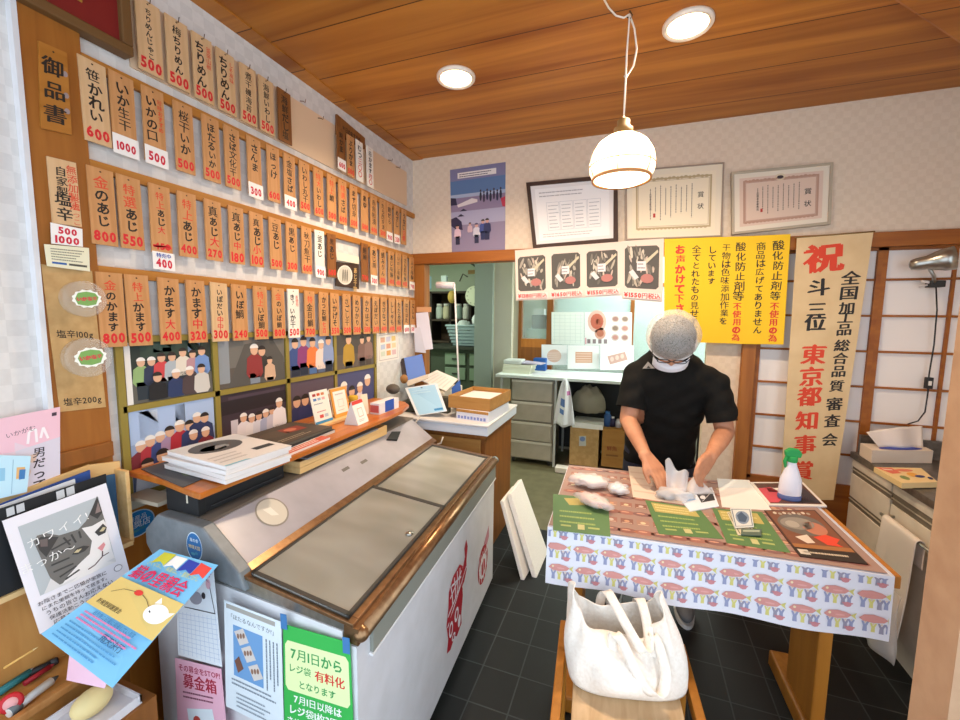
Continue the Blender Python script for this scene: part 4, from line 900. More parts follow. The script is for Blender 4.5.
# card stands
def upright(name, pA, pB, h, lean, base, th, label, cat, art=None, back=None):
    """a card standing on the shelf between the two floor points, leaning back by lean (m)"""
    pA, pB = Vector(pA), Vector(pB); d = (pB-pA).normalized(); n = Vector((d.y, -d.x, 0)); n = n if n.x > 0 else -n
    tA, tB = pA-n*lean+Vector((0, 0, h)), pB-n*lean+Vector((0, 0, h))
    A = Art([tA, tB, pB, pA], base, th=th)
    if art: art(A)
    return A.build(name, **(dict(label=label, cat=cat) if cat else {})), A
ws = thing('card_stand', 'pale wooden base strip holding the two payment cards on the shelf', 'stand', (-1.36, 1.66, ZS))
mb = MB(); mb.box((-1.45, 1.53, ZS), (-1.36, 1.82, ZS+.016), 'pine', rot=Matrix.Rotation(.0, 3, 'Z')); mb.build('base', ws, bevel=.003)
def qr1(a):
    for i, c in enumerate(('#a03030', '#c85028', '#c87a50')): a.rect(.12+.24*i, .08, .30+.24*i, .16, c)
    for i, c in enumerate(('#5080b8', '#90a8c0', '#d8a0a0')): a.rect(.12+.24*i, .22, .30+.24*i, .30, c)
    a.scrib(.12, .36, .8, .44, 1, '#8898a8', .5); a.scrib(.2, .6, .9, .68, 1, '#c08080', .5); a.rect(.30, .74, .52, .84, '#c84a48'); a.rect(.58, .74, .8, .84, '#b0b8c4'); a.rect(0, .92, 1, 1, '#3c88b8')
upright('payment_card', (-1.385, 1.545, ZS+.0165), (-1.385, 1.665, ZS+.0165), .155, .035, '#e8e2d8', .003, 'white card of payment logos leaning on the shelf, left of the orange one', 'card', qr1)
def qr2(a):
    a.rect(.10, .10, .90, .88, '#ece6de'); a.up(); a.scrib(.22, .16, .8, .26, 1, '#b0a8a8', .5); a.border(.32, .40, .68, .66, .002, '#b8aca0'); a.scrib(.25, .74, .75, .8, 1, '#b0a8a8', .5)
upright('payment_card', (-1.39, 1.69, ZS+.0165), (-1.39, 1.81, ZS+.0165), .145, .03, '#e0963a', .006, 'orange framed payment card on the shelf, beside the white one', 'card', qr2)
# folded triangular sign
tp = thing('tent_sign', 'small white folded tent sign with red top standing on the shelf', 'sign', (-1.28, 1.74, ZS))
for k, (pa, pb, ax) in enumerate((((-1.235, 1.665, ZS+.0005), (-1.245, 1.765, ZS+.0005), -1), ((-1.315, 1.66, ZS+.0005), (-1.325, 1.76, ZS+.0005), 1))):
    pa, pb = Vector(pa), Vector(pb); ap = Vector((-1.282, 0, ZS+.115)); ta, tb = Vector((-1.277, 1.667, ZS+.115)), Vector((-1.285, 1.762, ZS+.115))
    A = Art([ta, tb, pb, pa] if k == 0 else [tb, ta, pa, pb], '#e9e4e0', th=.0015)
    if k == 0: A.rect(0, 0, 1, .16, '#d04038'); A.border(.3, .34, .74, .70, .003, '#c09a80'); A.scrib(.2, .78, .85, .9, 2, '#a89c98', .4)
    A.build('front_face' if k == 0 else 'back_face', tp)
q = MB(); q.slab([(-1.236, 1.665, ZS+.0005), (-1.314, 1.66, ZS+.0005), (-1.279, 1.666, ZS+.112)], (0, .0015, 0), '#ddd8d4'); q.build('end_face', tp)
# blue and white box
bb = thing('card_box', 'white box with a blue front panel near the far end of the shelf', 'box', (-1.295, 1.99, ZS))
bx('carton', (-1.33, 1.90, ZS), (-1.27, 2.10, ZS+.062), '#dcd8dc', bb, bevel=.002)
bx('blue_panel', (-1.27, 1.955, ZS+.004), (-1.2685, 2.045, ZS+.066), '#1f4fae', bb)
bx('side_label', (-1.329, 1.8995, ZS+.01), (-1.275, 1.9, ZS+.05), '#c05a58', bb)
yb = thing('glue_pot', 'small black pot with a yellow lid behind the tent sign', 'pot', (-1.44, 1.86, ZS))
MB().lathe([(.022, 0), (.024, .004), (.024, .05), (.02, .056)], (-1.44, 1.90, ZS), '#17181a', 20).build('pot', yb)
MB().lathe([(.024, .056), (.026, .06), (.026, .09), (.022, .094), (0, .094)], (-1.44, 1.90, ZS), '#c8a022', 20).build('lid', yb)
a, _ = upright('cream_card', (-1.50, 1.80, ZS+.0005), (-1.50, 1.93, ZS+.0005), .14, .02, '#cfc3ae', .002, 'plain cream card standing behind the orange payment card', 'card')
a, _ = upright('cream_card', (-1.35, 1.86, ZS+.0005), (-1.335, 1.90, ZS+.0005), .11, .02, '#e0cdb4', .002, 'narrow cream card standing between tent sign and white box', 'card')
# wooden trays under the shelf, on the freezer canopy
for i in range(2):
    y0, y1 = 1.27, 1.90; z = .9185+i*.0255; x0 = -1.225 - i*.0
    t = thing('shallow_tray', 'shallow pine tray under the wooden shelf, %s' % ('lower of the two', 'upper of the two, holding papers')[i], 'tray', ((x0-.11), (y0+y1)/2, z), 'pine trays under the shelf')
    m = MB(); m.box((x0-.15, y0, z), (x0, y1, z+.004), 'pine'); m.build('bottom', t)
    m = MB(); m.box((x0-.008, y0, z+.004), (x0, y1, z+.024), 'pine'); m.box((x0-.15, y0, z+.004), (x0-.142, y1, z+.024), 'pine'); m.box((x0-.142, y0, z+.004), (x0-.008, y0+.008, z+.024), 'pine'); m.box((x0-.142, y1-.008, z+.004), (x0-.008, y1, z+.024), 'pine')
    m.build('rim', t)
MB().slab([(-1.37, 1.30, .9705), (-1.212, 1.30, .9705), (-1.212, 1.80, .9705), (-1.37, 1.84, .9705)], (0, 0, .006), '#7d7f86').build('paper_pile', label='grey paper folder lying on the upper pine tray under the shelf', cat='folder')
MB().slab([slope(1.04, .80), slope(1.13, .93), slope(1.20, .80), slope(1.11, .62)], (0.005, 0, .009), '#18191b').build('black_pad', label='small black plastic pad lying on the freezer canopy', cat='pad')
bx('wood_block', (-1.60, .872, .9185), (-1.44, .94, .932), '#b3a894', label='thin pale wooden board end between wall and black shelf stand', cat='board')
# ------------------------------------------------------------------ lamps on the ceiling
M_LAMP = M('#ffecc8', emit=6.0); MATS['lamp_glow'] = M_LAMP
for i, (x, y) in enumerate(((-0.872, 1.999), (0.153, 1.961))):
    d = thing('ceiling_downlight', ('round white ceiling downlight, left and nearer the menu tags', 'round white ceiling downlight, right of the pendant lamp')[i], 'ceiling light', (x, y, ZC-.012), 'round ceiling downlights')
    MB().lathe([(.076, 0), (.082, -.006), (.090, -.006), (.095, 0), (.095, .011)], (x, y, ZC-.011), '#f2e6d6', 36).build('rim', d)
    MB().lathe([(.0, 0), (.076, 0), (.076, .004), (0, .004)], (x, y, ZC-.011), 'lamp_glow', 32).build('lens', d)
YP = 1.815
pc = P(622, 161, y=YP); px, pz = pc.x, pc.z
pd = thing('pendant_lamp', 'lit white paper-style pendant lamp with thin wooden ribs, hanging on a white cord', 'pendant lamp', (px, YP, pz-.12))
GL_ = bpy.data.materials.new('lamp_paper'); GL_.use_nodes = True; _n = GL_.node_tree; _n.nodes.remove(_n.nodes['Principled BSDF'])
_t = _n.nodes.new('ShaderNodeBsdfTranslucent'); _t.inputs[0].default_value = (.95, .88, .76, 1); _d = _n.nodes.new('ShaderNodeBsdfDiffuse'); _d.inputs[0].default_value = (.9, .85, .75, 1)
_m = _n.nodes.new('ShaderNodeMixShader'); _m.inputs[0].default_value = .3; _n.links.new(_t.outputs[0], _m.inputs[1]); _n.links.new(_d.outputs[0], _m.inputs[2]); _e = _n.nodes.new('ShaderNodeEmission'); _e.inputs[0].default_value = (1, .86, .66, 1); _e.inputs[1].default_value = .45; _a = _n.nodes.new('ShaderNodeAddShader'); _n.links.new(_m.outputs[0], _a.inputs[0]); _n.links.new(_e.outputs[0], _a.inputs[1]); _n.links.new(_a.outputs[0], _n.nodes['Material Output'].inputs[0]); MATS['shade_glow'] = GL_
R0 = .1255
KP = R0/.152
shp = [(r*KP, z*KP) for r, z in ((.035, .118), (.072, .108), (.115, .078), (.142, .035), (.152, -.01), (.150, -.048), (.138, -.078))]
MB().lathe(shp, (px, YP, pz), 'shade_glow', 40).build('shade', pd)
MB().lathe([(r*KP, z*KP) for r, z in ((.135, -.074), (.140, -.082), (.138, -.094), (.128, -.088), (.13, -.076))], (px, YP, pz), '#c98a50', 40).build('lower_ring', pd)
MB().lathe([(r*KP, z*KP) for r, z in ((.0, -.110), (.06, -.106), (.10, -.098), (.128, -.086), (.126, -.084), (0, -.104))], (px, YP, pz), 'lamp_glow', 32).build('diffuser', pd)
q = MB(); q.tube([Vector((px, YP, pz))+Vector((math.cos(t)*(R0+.001), math.sin(t)*(R0+.001), -.022)) for t in [2*math.pi*k/40 for k in range(40)]], .0022, '#c08a58', 6, closed=True)
q.build('rib_ring', pd)
for k in range(6):
    t = math.pi*k/3-1.65
    MB().tube([Vector((px, YP, pz))+Vector((math.cos(t)*(r+.001), math.sin(t)*(r+.001), z)) for r, z in shp], .0020, '#c08a58', 6).build('rib', pd)
MB().lathe([(r*KP, z*KP) for r, z in ((.042, .108), (.046, .118), (.044, .150), (.030, .156), (.030, .185), (.014, .195), (.006, .20))], (px, YP, pz), '#8a6a3a', 24).build('socket_cap', pd)
cord = MB(); top = Vector((px+.004, YP, ZC-.012))
lt = Vector((px, YP, pz+.16))
cord.tube([tuple(lt), tuple(lt+Vector((0, 0, .10))), tuple(top+Vector((-.004, .0, -.14))), tuple(top+Vector((.0, .0, -.03))), tuple(top)], .0035, '#ece2d2', 8)
cord.tube([tuple(top), tuple(top+Vector((.020, .01, -.05))), tuple(top+Vector((.032, .02, -.12))), tuple(top+Vector((.022, .02, -.18))), tuple(top+Vector((-.004, .012, -.225))), tuple(top+Vector((-.010, .012, -.215)))], .0035, '#ece2d2', 8)
cord.tube([tuple(top), tuple(top+Vector((-.02, -.006, -.012))), tuple(top+Vector((-.05, .0, .006))), tuple(top+Vector((-.075, -.05, .008))), tuple(top+Vector((-.10, -.14, .008))), tuple(top+Vector((-.14, -.30, .008)))], .0035, '#ece2d2', 8)
cord.build('cord', pd)
MB().tube([tuple(top+Vector((0, 0, .012))), tuple(top+Vector((.012, 0, -.006))), tuple(top+Vector((.004, 0, -.016))), tuple(top+Vector((-.01, 0, -.008)))], .0025, '#5a4020', 8).build('ceiling_hook', pd)
# ------------------------------------------------------------------ upper back wall: poster and certificates
a = Art(quadx(450, 170, 505.5, 162, 505, 250.5, 452, 254.5, y=YB-.004), '#6a7a9e', th=.002)
a.rect(0, 0, 1, .14, '#7d7a9c'); a.rect(0, .14, 1, .30, '#5a78a4'); a.rect(0, .30, 1, .34, '#a8b4cc'); a.rect(0, .34, 1, .50, '#8c7c98'); a.rect(0, .50, 1, .66, '#a8a4be'); a.rect(0, .66, 1, 1, '#8a7e98'); a.up()
a.rect(.14, .05, .84, .115, '#e8e2de'); a.poly([(.12, .42), (.4, .36), (.5, .38), (.5, .41), (.14, .45)], '#ddd4d4'); a.poly([(0, .33), (.1, .34), (.12, .42), (0, .42)], '#2a2442'); a.poly([(.92, .40), (1, .38), (1, .50), (.95, .49)], '#b83048'); a.up()
a.scrib(.17, .06, .8, .11, 2, '#4a4458', .5)
for k in range(7): a.ell(.56+.06*k, .36+(.01 if k % 2 else -.01), .022, .055, ['#1f2238', '#38304a', '#242846'][k % 3], 8); a.up(); a.ell(.56+.06*k, .295+(.01 if k % 2 else -.01), .016, .014, '#3a3038', 8)
for (u, v) in ((.24, .50), (.19, .56)): a.poly([(u-.07, v), (u, v-.03), (u+.07, v)], '#241f3a')
a.poly([(0, .58), (.1, .56), (.2, .62), (.22, .72), (.08, .7), (0, .66)], '#2c2446'); a.up()
people(a, [(.12, .68, .022, '#d8b8c4', None, '#26243e'), (.48, .68, .022, '#c9c4d0', '#4a4468', '#2a2a48'), (.60, .645, .022, '#3a4a8c', None, '#232a55'), (.68, .64, .023, '#282c58', None, '#1d2248'), (.36, .66, .016, '#c8a8b0', None, None)], '#c89a90')
a.build('hanging_beach_poster', label='tall poster of people on a beach, high on the back wall left of the certificates', cat='poster')
def certificate(px, frame, mat_c, paper, label, th=.022, glass=False, kind=0, fw=.018):
    c = quadx(*px, y=YB-.03)
    n = Vector((0, -1, 0)); t = thing('framed_certificate', label, 'framed certificate', (c[0]+c[2])/2, 'framed certificates above the opening')
    A, B, C, D = c; U = (B-A).normalized(); V = (D-A).normalized()
    ins = [A+U*fw+V*fw, B-U*fw+V*fw, C-U*fw-V*fw, D+U*fw-V*fw]
    m = MB(); bk = Vector((0, .028, 0))
    for i in range(4):
        j = (i+1) % 4; q = [c[i], c[j], ins[j], ins[i]]
        m.slab(q, bk, frame)
    m.build('frame', t)
    a = Art([p+Vector((0, .006, 0)) for p in ins], mat_c, th=.003)
    if kind == 0:
        a.rect(.05, .06, .95, .94, paper); a.up(); a.scrib(.1, .10, .8, .22, 2, '#a8a8ac', .35)
        for i in range(4): a.border(.18+.17*i, .30, .34+.17*i, .78, .002, '#b4bcc4')
        for i in range(4): a.scrib(.20+.17*i, .33, .33+.17*i, .76, 7, '#b0b4ba', .3)
        a.scrib(.1, .82, .85, .9, 2, '#b8b4b4', .35)
    else:
        bc = '#b9a47c' if kind == 1 else '#b8907c'
        a.rect(.06, .08, .94, .92, paper); a.up()
        a.border(.10, .13, .90, .87, .010, bc); a.border(.125, .165, .875, .835, .003, bc); a.up()
        for k in range(18): a.ell(.13+.042*k, .14+.006*math.sin(k*2), .022, .022, bc, 8); a.ell(.13+.042*k, .865, .02, .018, bc, 8)
        if kind == 2: a.ell(.5, .12, .06, .06, '#d8c8a8', 14); a.up(); a.ell(.5, .12, .035, .03, '#3a2a30', 12)
        a.vtext('賞状', .79, .36, .036, INK, .02, pitch=1.9)
        for i in range(9):
            u = .70-.055*i; a.scrib(u-.018, .24+.02*(i % 3), u+.018, .76, 1, '#5a5046', .34, dens=.62, vert=True)
        a.rect(.29, .64, .315, .70, '#b8382c'); a.vtext('大日本水産会長', .26, .34, .015, INK, .01)
    a.build('certificate', t)
certificate((526, 182.5, 617.5, 174, 618, 242, 533, 248.5), '#3d2414', '#e9e6e4', '#f4f3f2', 'dark brown framed certificate on the back wall, left behind the pendant lamp', fw=.026)
certificate((625.5, 170.5, 724.5, 162, 722, 236.5, 626, 240), '#a08d7c', '#e8dcc4', '#ecdfc4', 'thin framed cream award certificate lettered 賞状 in the middle, right of the pendant lamp', kind=1, fw=.008)
certificate((731.5, 172, 833.5, 162, 831, 224, 732, 234.5), '#b3a690', '#e4d9c6', '#dcc3b0', 'pale framed award certificate with a dark crest, rightmost on the back wall', kind=2, fw=.014)
# ------------------------------------------------------------------ sheets hanging from the lintel
def tray(a, u0, v0, u1, v1, seed):
    r_ = random.Random(seed); w, h = u1-u0, v1-v0
    a.poly([(u0+.08*w, v0), (u1-.08*w, v0), (u1, v0+.06*h), (u1, v1-.06*h), (u1-.08*w, v1), (u0+.08*w, v1), (u0, v1-.06*h), (u0, v0+.06*h)], '#57524c'); a.up()
    for k in range(34):
        u = u0+w*r_.uniform(.13, .87); v = v0+h*r_.uniform(.12, .86); a.ell(u, v, w*r_.uniform(.02, .05), h*r_.uniform(.06, .17), r_.choice(['#8f877c', '#6d675f', '#a89f92', '#7c766c', '#b8ad9c', '#d0c6b4', '#c8b4a4']), 8, rot=r_.uniform(-.5, .5)); a.up()
    a.poly([(u0+.45*w, v0+.45*h), (u0+.95*w, v0+.1*h), (u0+.97*w, v0+.16*h), (u0+.5*w, v0+.52*h)], '#cfc4a8'); a.ell(u0+.66*w, v0+.76*h, w*.19, h*.11, '#b87870', 12); a.up()
    a.rect(u0+.36*w, v0+.36*h, u0+.62*w, v0+.58*h, '#e4e0e0'); a.poly([(u0+.12*w, v0+.62*h), (u0+.24*w, v0+.55*h), (u0+.42*w, v0+.74*h), (u0+.3*w, v0+.8*h)], '#dcd8d8'); a.up(); a.scrib(u0+.38*w, v0+.38*h, u0+.6*w, v0+.56*h, 2, '#8a848c', .4)
YT = YB-.042
for i, (pts, pr) in enumerate((((515, 250.5, 548.5, 247, 549.5, 299.5, 516, 300.5), '1380円'), ((548.5, 247, 583.5, 244.5, 584, 297.5, 549.5, 299.5), '1650円'), ((583.5, 244.5, 621.5, 241.5, 621.5, 295.5, 584, 297.5), '1550円'), ((621.5, 241, 664, 238.5, 662.5, 302.5, 621.5, 299), '1550円'))):
    a = Art(quadx(*pts, y=YT-(.001 if i == 3 else 0)), '#e6d3c6', th=.0015)
    tray(a, .08, .14 if i < 3 else .10, .90, .82 if i < 3 else .80, 40+i)
    a.rect(.04, .86, .96, .97, '#f0dcd4'); a.up(); a.fit('¥'+pr[:4]+'円税込', .5, .915, a.W*.9, '#d8322e', .05, maxem=a.H*.10)
    a.build('hanging_price_sheet', label='dried fish tray price sheet on the lintel, %s of four' % ('leftmost', 'second from left', 'third from left', 'rightmost and largest')[i], cat='poster', group='dried fish price sheets on the lintel')
YEL = '#f2c40a'
ysh = [((663, 239, 708, 237, 702, 343, 663, 343), 'p'), ]
a = Art(quadx(664.5, 239, 706, 237.5, 701.5, 342.5, 664, 341, y=YT-.002), YEL, th=.0015)
a.vtext('お声かけて下さい。', .40, .06, .058, '#d8341e', .05, jit=.06, pitch=1.02); a.vtext('全てとれたもの見せます', .78, .07, .048, INK, .02, jit=.08, pitch=1.0)
a.build('hanging_yellow_notice', label='yellow handwritten notice hanging from the lintel, leftmost, behind the person', cat='notice', group='yellow notices on the lintel')
a = Art(quadx(705, 237.5, 750, 236, 744.5, 344, 701, 342.5, y=YT-.0045), YEL, th=.0015)
a.vtext('酸化防止剤等', .82, .05, .057, INK, .03, jit=.09); a.vtext('不使用の為', .80, .61, .046, '#d8341e', .06, jit=.06)
a.vtext('干物は色味添加作業を', .50, .06, .048, INK, .02, jit=.1); a.vtext('しています', .18, .08, .046, INK, .022, jit=.08)
a.build('hanging_yellow_notice', label='yellow handwritten notice lettered 不使用の為 in red, middle of the three on the lintel', cat='notice', group='yellow notices on the lintel')
a = Art(quadx(749, 236, 790.5, 234, 783.5, 344.5, 743.5, 344, y=YT-.007), YEL, th=.0015)
a.vtext('酸化防止剤等', .74, .05, .057, INK, .03, jit=.09); a.vtext('不使用の為', .72, .61, .046, '#d8341e', .06, jit=.06); a.vtext('商品は広げてありません', .32, .06, .048, INK, .02, jit=.1)
a.build('hanging_yellow_notice', label='yellow handwritten notice nearest the long banner, right of the other two', cat='notice', group='yellow notices on the lintel')
# long congratulatory banner
bn = thing('hanging_banner', 'long tan vertical banner with red and black brush lettering 祝, hanging before the shoji', 'banner', (1.0, YT-.012, .5))
a = Art(quadx(797, 237.5, 873.5, 231.5, 833.5, 500, 779.5, 500, y=YT-.012), 'banner_paper', th=.002)
Wm = a.W
zb0, zb1 = P(835, 234.5, y=YT-.012).z, P(805, 500, y=YT-.012).z
def bv(px_, py_): return (zb0-P(px_, py_, y=YT-.012).z)/(zb0-zb1)
a.ch('祝', .39, bv(822, 258), .165, '#d9401e', .10, rot=.05)
for t, px_, v in (('斗', 816, 287), ('三', 815, 309), ('位', 815, 322)): a.ch(t, .36, bv(px_, v), .10 if t != '三' else .088, INK, .07, rot=rnd.uniform(-.05, .08))
for t, px_, v in (('東', 811, 354), ('京', 809, 376), ('都', 808, 396), ('知', 806, 420), ('事', 805, 444), ('賞', 803, 470)): a.ch(t, .38, bv(px_, v), .118, '#d9401e', .08, rot=rnd.uniform(-.05, .05))
for t, px_, v in (('全', 853, 279), ('国', 852, 294), ('加', 851, 309), ('工', 850, 319), ('品', 849, 331), ('総', 846, 347), ('合', 844, 360), ('品', 843, 373), ('質', 842, 388), ('審', 838, 406), ('査', 836, 423), ('会', 834, 442)): a.ch(t, .79, bv(px_, v), .070 if t in '加工品総合質' else .080, INK, .06, rot=rnd.uniform(-.04, .06))
a.build('cloth', bn)
p0, p1 = P(795, 237.5, y=YT-.012), P(875, 231.5, y=YT-.012)
MB().tube([p0, p1], .004, '#8a6a3a', 8).build('hanging_rod', bn)
# clip lamp on the shoji
cl = thing('clip_lamp', 'chrome clip-on spot lamp on the shoji bar at the right, with a black cord', 'lamp', P(932, 283, y=YB-.03))
hc = P(930, 262, y=YB-.10); hx = Vector((1, -.35, .18)).normalized()
MB().lathe([(.010, -.075), (.026, -.068), (.032, -.045), (.034, -.01), (.046, .02), (.056, .05), (.058, .085), (.052, .085), (.045, .03), (0, .0)], hc, 'steel', 28, ax=hx).build('lamp_head', cl, label='polished chrome head')
MB().tube([hc+Vector((.005, .02, -.02)), P(934, 276, y=YB-.06), P(934, 286, y=YB-.035)], .008, 'steel', 10).build('neck', cl)
m = MB(); pj = P(936, 283, y=YB-.03); m.box(pj+Vector((-.03, -.02, -.022)), pj+Vector((.03, .029, .012)), '#2b2926'); m.box(pj+Vector((-.065, -.014, .0)), pj+Vector((-.03, -.004, .012)), '#d8d0cc', rot=Matrix.Rotation(.25, 3, 'Y')); m.box(pj+Vector((-.065, .0, -.018)), pj+Vector((-.03, .01, -.008)), '#d8d0cc', rot=Matrix.Rotation(-.25, 3, 'Y')); m.build('clip', cl, bevel=.003)
pts = [P(936, 286, y=YB-.03), P(937, 310, y=YB-.02), P(934, 345, y=YB-.018), P(929, 375, y=YB-.016), P(928, 392, y=YB-.016), P(925, 412, y=YB-.016), P(918, 421, y=YB-.02), P(908, 424, y=YB-.04)]
MB().tube(pts, .0035, '#1c1a19', 8).build('cord', cl)
m = MB(); q = P(928.5, 383, y=YB-.016); m.box(q+Vector((-.014, -.012, -.030)), q+Vector((.014, .010, .030)), '#1c1a19'); m.box(q+Vector((-.007, -.014, -.012)), q+Vector((.007, -.012, .012)), '#e8e2d8'); m.build('cord_switch', cl, bevel=.003)
# ------------------------------------------------------------------ work table with the printed cloth
ZT = 0.80; RT = math.radians(4.4)
TO = Vector((-.258, 1.452, 0)); TX = Vector((math.cos(RT), math.sin(RT), 0)); TY = Vector((-.034, .9994, 0)); TW, TD = 1.030, .665
def tt(a, b, z): return TO+TX*a+TY*b+Vector((0, 0, z))
def tbox(mb, a0, a1, b0, b1, z0, z1, mat):
    vs = [tt(a, b, z) for z in (z0, z1) for a, b in ((a0, b0), (a1, b0), (a1, b1), (a0, b1))]
    return mb.add(vs, [(3, 2, 1, 0), (4, 5, 6, 7), (0, 1, 5, 4), (1, 2, 6, 5), (2, 3, 7, 6), (3, 0, 4, 7)], mat)
tb = thing('work_table', 'wooden trestle work table draped with a fish-printed cloth, the person working behind it', 'table', tt(TW/2, TD/2, 0))
tbox(MB(), 0, TW+.022, .004, TD, ZT-.045, ZT-.004, 'leg_wood').build('tabletop', tb, bevel=.004)
for nm, a in (('left', .10), ('right', .968)):
    tbox(MB(), a-.022, a+.022, .20, .43, .07, ZT-.075, 'leg_wood').build('leg', tb, bevel=.005)
    m = MB(); tbox(m, a-.04, a+.04, .07, .58, 0, .07, 'leg_wood'); m.build('foot', tb, bevel=.01)
    m = MB(); tbox(m, a-.035, a+.035, .06, .60, ZT-.075, ZT-.035, 'leg_wood'); m.build('bearer', tb, bevel=.006)
m = MB(); tbox(m, .11, .93, .52, .55, ZT-.12, ZT-.075, 'leg_wood'); m.build('stretcher', tb, bevel=.004)
# cloth: part of the top and the hanging front
DROP = .205
def clp(u, v):     # v 0 back of the top, .5 front edge, 1 hem
    if v < .45: return tt(u*TW, TD*(1-v/.45)*.99+.002, ZT-.002)
    if v < .5: k = (v-.45)/.05; return tt(u*TW, -.004*math.sin(k*math.pi/2)+.002*(1-k), ZT-.002-.004*(1-math.cos(k*math.pi/2)))
    k = (v-.5)/.5; wv = .008*math.sin(u*17+1)*k
    return tt(u*TW+.004*k, -.004-.012*k-wv, ZT-.006-(DROP-.0)*k)
cl_ = thing('tablecloth', 'white cloth printed with red fish and small figures, hanging over the table front', 'tablecloth', tt(TW/2, 0, ZT-DROP))
MB().sheet(lambda u, v: clp(u, v*.5), 40, 20, '#e3e3ec', .0015).build('cloth_top', cl_)
H_ = DROP
a = Art([tt(0, -.004, ZT-.003), tt(TW, -.004, ZT-.003), tt(TW, -.004, ZT-DROP-.003), tt(0, -.004, ZT-DROP-.003)], '#e3e3ec', th=.0015, nu=64, nv=4,
        bend=lambda u, v, p: p+TY*(-.012*v-.008*math.sin(u*17+1)*v))
FISH, TAIL, BLUE, GREY, YELW, CRAB = '#d3928b', '#d2ca78', '#959bbc', '#9894a8', '#d6cf7c', '#c9868c'
du = .094/TW; dv = .073/H_
def figure(u, v, s, col):
    k = s/TW; q = s/H_
    a.poly([(u-.42*k, v-.5*q), (u-.22*k, v-.55*q), (u, v-.15*q), (u+.22*k, v-.55*q), (u+.42*k, v-.5*q), (u+.20*k, v+.05*q), (u+.24*k, v+.75*q), (u-.24*k, v+.75*q), (u-.20*k, v+.05*q)], col); a.ell(u, v-.42*q, .13*k, .14*q, '#e0cdb8', 8)
a.h = .0012
_pl = a.poly
a.poly = lambda pts, m: _pl([(min(max(u, .004), .994), min(max(v, .045), .975)) for u, v in pts], m)
cells = [(.030+c*du+.010*r, -.115+r*dv*1.03) for r in range(4) for c in range(-1, 13)]
for u0, v0 in cells:
    for (dx, dy, s, col) in ((-.024, .038, .025, BLUE), (-.003, .040, .022, YELW), (.018, .040, .025, GREY), (.034, .038, .023, BLUE)):
        u, v = u0+dx/TW, v0+dy/H_
        if .0 < u < 1.01 and .03 < v < .97: figure(u, v, s, col)
a.h = .0026
for u0, v0 in cells:
    u, v = u0+.030/TW, v0+.055/H_
    if .015 < u < .98 and .03 < v < .95: a.ell(u, v, .011/TW, .008/H_, CRAB, 8); a.stroke([(u-.014/TW, v-.004/H_), (u+.014/TW, v-.004/H_)], .004, CRAB)
    u, v = u0, v0+.014/H_
    if .0 < u < 1.03 and .05 < v < .96:
        a.poly([(u-.042/TW, v+.002/H_), (u-.030/TW, v-.010/H_), (u-.005/TW, v-.0135/H_), (u+.020/TW, v-.009/H_), (u+.033/TW, v-.002/H_), (u+.022/TW, v+.008/H_), (u-.004/TW, v+.0125/H_), (u-.030/TW, v+.010/H_)], FISH); a.poly([(u+.030/TW, v-.001/H_), (u+.046/TW, v-.011/H_), (u+.042/TW, v), (u+.046/TW, v+.011/H_)], TAIL)
a.up()
for u0, v0 in cells:
    u, v = u0, v0+.014/H_
    if .045 < u < .95 and .06 < v < .95: a.ell(u-.026/TW, v-.003/H_, .004/TW, .004/H_, '#ead9b0', 8); a.ell(u+.002/TW, v+.001/H_, .014/TW, .003/H_, '#dfa49c', 8)
a.build('cloth_front', cl_)
# printed vinyl mat over the top
ZM = ZT+.0005
a = Art([tt(.004, TD, ZM+.0015), tt(TW-.016, TD, ZM+.0015), tt(TW-.016, .001, ZM+.0015), tt(.004, .001, ZM+.0015)], '#9f8278', th=.0015)
for r in range(9):
    v = .06+.11*r
    for c in range(17):
        u = .045+.056*c
        if r % 2 == 0: a.ell(u, v, .034, .028, ['#8f5e54', '#a06c60', '#86605c'][(c+r) % 3], 12); a.poly([(u+.02, v), (u+.034, v-.02), (u+.034, v+.02)], '#a86a50')
        else: a.rect(u-.022, v-.030, u+.022, v+.030, ['#8a5c50', '#9c6a5c', '#a88070'][(c*2+r) % 3]); 
a.up()
for r in range(9):
    for c in range(17):
        u, v = .045+.056*c, .06+.11*r
        if r % 2: a.ell(u, v, .010, .014, ['#d8c4a0', '#c8b8b0', '#c89878'][(c+r) % 3], 8); a.rect(u-.018, v+.018, u+.018, v+.025, '#d0b8a4')
        else: a.ell(u-.004, v-.006, .016, .007, '#cf9a84', 8)
a.build('vinyl_mat', label='brown and red printed vinyl mat covering the table top', cat='table mat', origin=tt(TW/2, TD/2, ZM))
ZI = ZM+.0025
def onT(*px, z=ZI): return [P(u, v, z=z) for u, v in px]
# green price sheets
def greens(px, lab, k):
    c = onT(*px); a = Art(c, '#587d4c', th=.001)
    if k:
        a.rect(.10, .06, .88, .36, '#b8a860'); a.up(); a.scrib(.14, .08, .84, .34, 3, '#d8cc90', .45)
    else: a.poly([(.2, .1), (.6, .05), (.7, .25), (.3, .3)], '#b8a860')
    for r in range(3): a.scrib(.12, .44+.14*r, .88, .54+.14*r, 1, '#9ab060', .5)
    a.rect(.44, .80, .56, .92, '#c4c088'); a.rect(.62, .84, .82, .88, '#a8b46c'); a.rect(.14, .84, .32, .88, '#a8b46c')
    a.build('price_sheet', label=lab, cat='sheet', group='green price sheets on the table')
greens(((553, 494), (608, 499), (610.5, 536.5), (553, 530)), 'green price sheet at the left end of the table, under the clear bags', 0)
greens(((645, 500), (699, 508), (724, 539), (659, 534)), 'green price sheet in the middle of the table, in front of the person', 1)
greens(((712, 508), (762, 512), (791, 553), (727, 543)), 'green price sheet right of the middle, under the folded banknotes', 1)
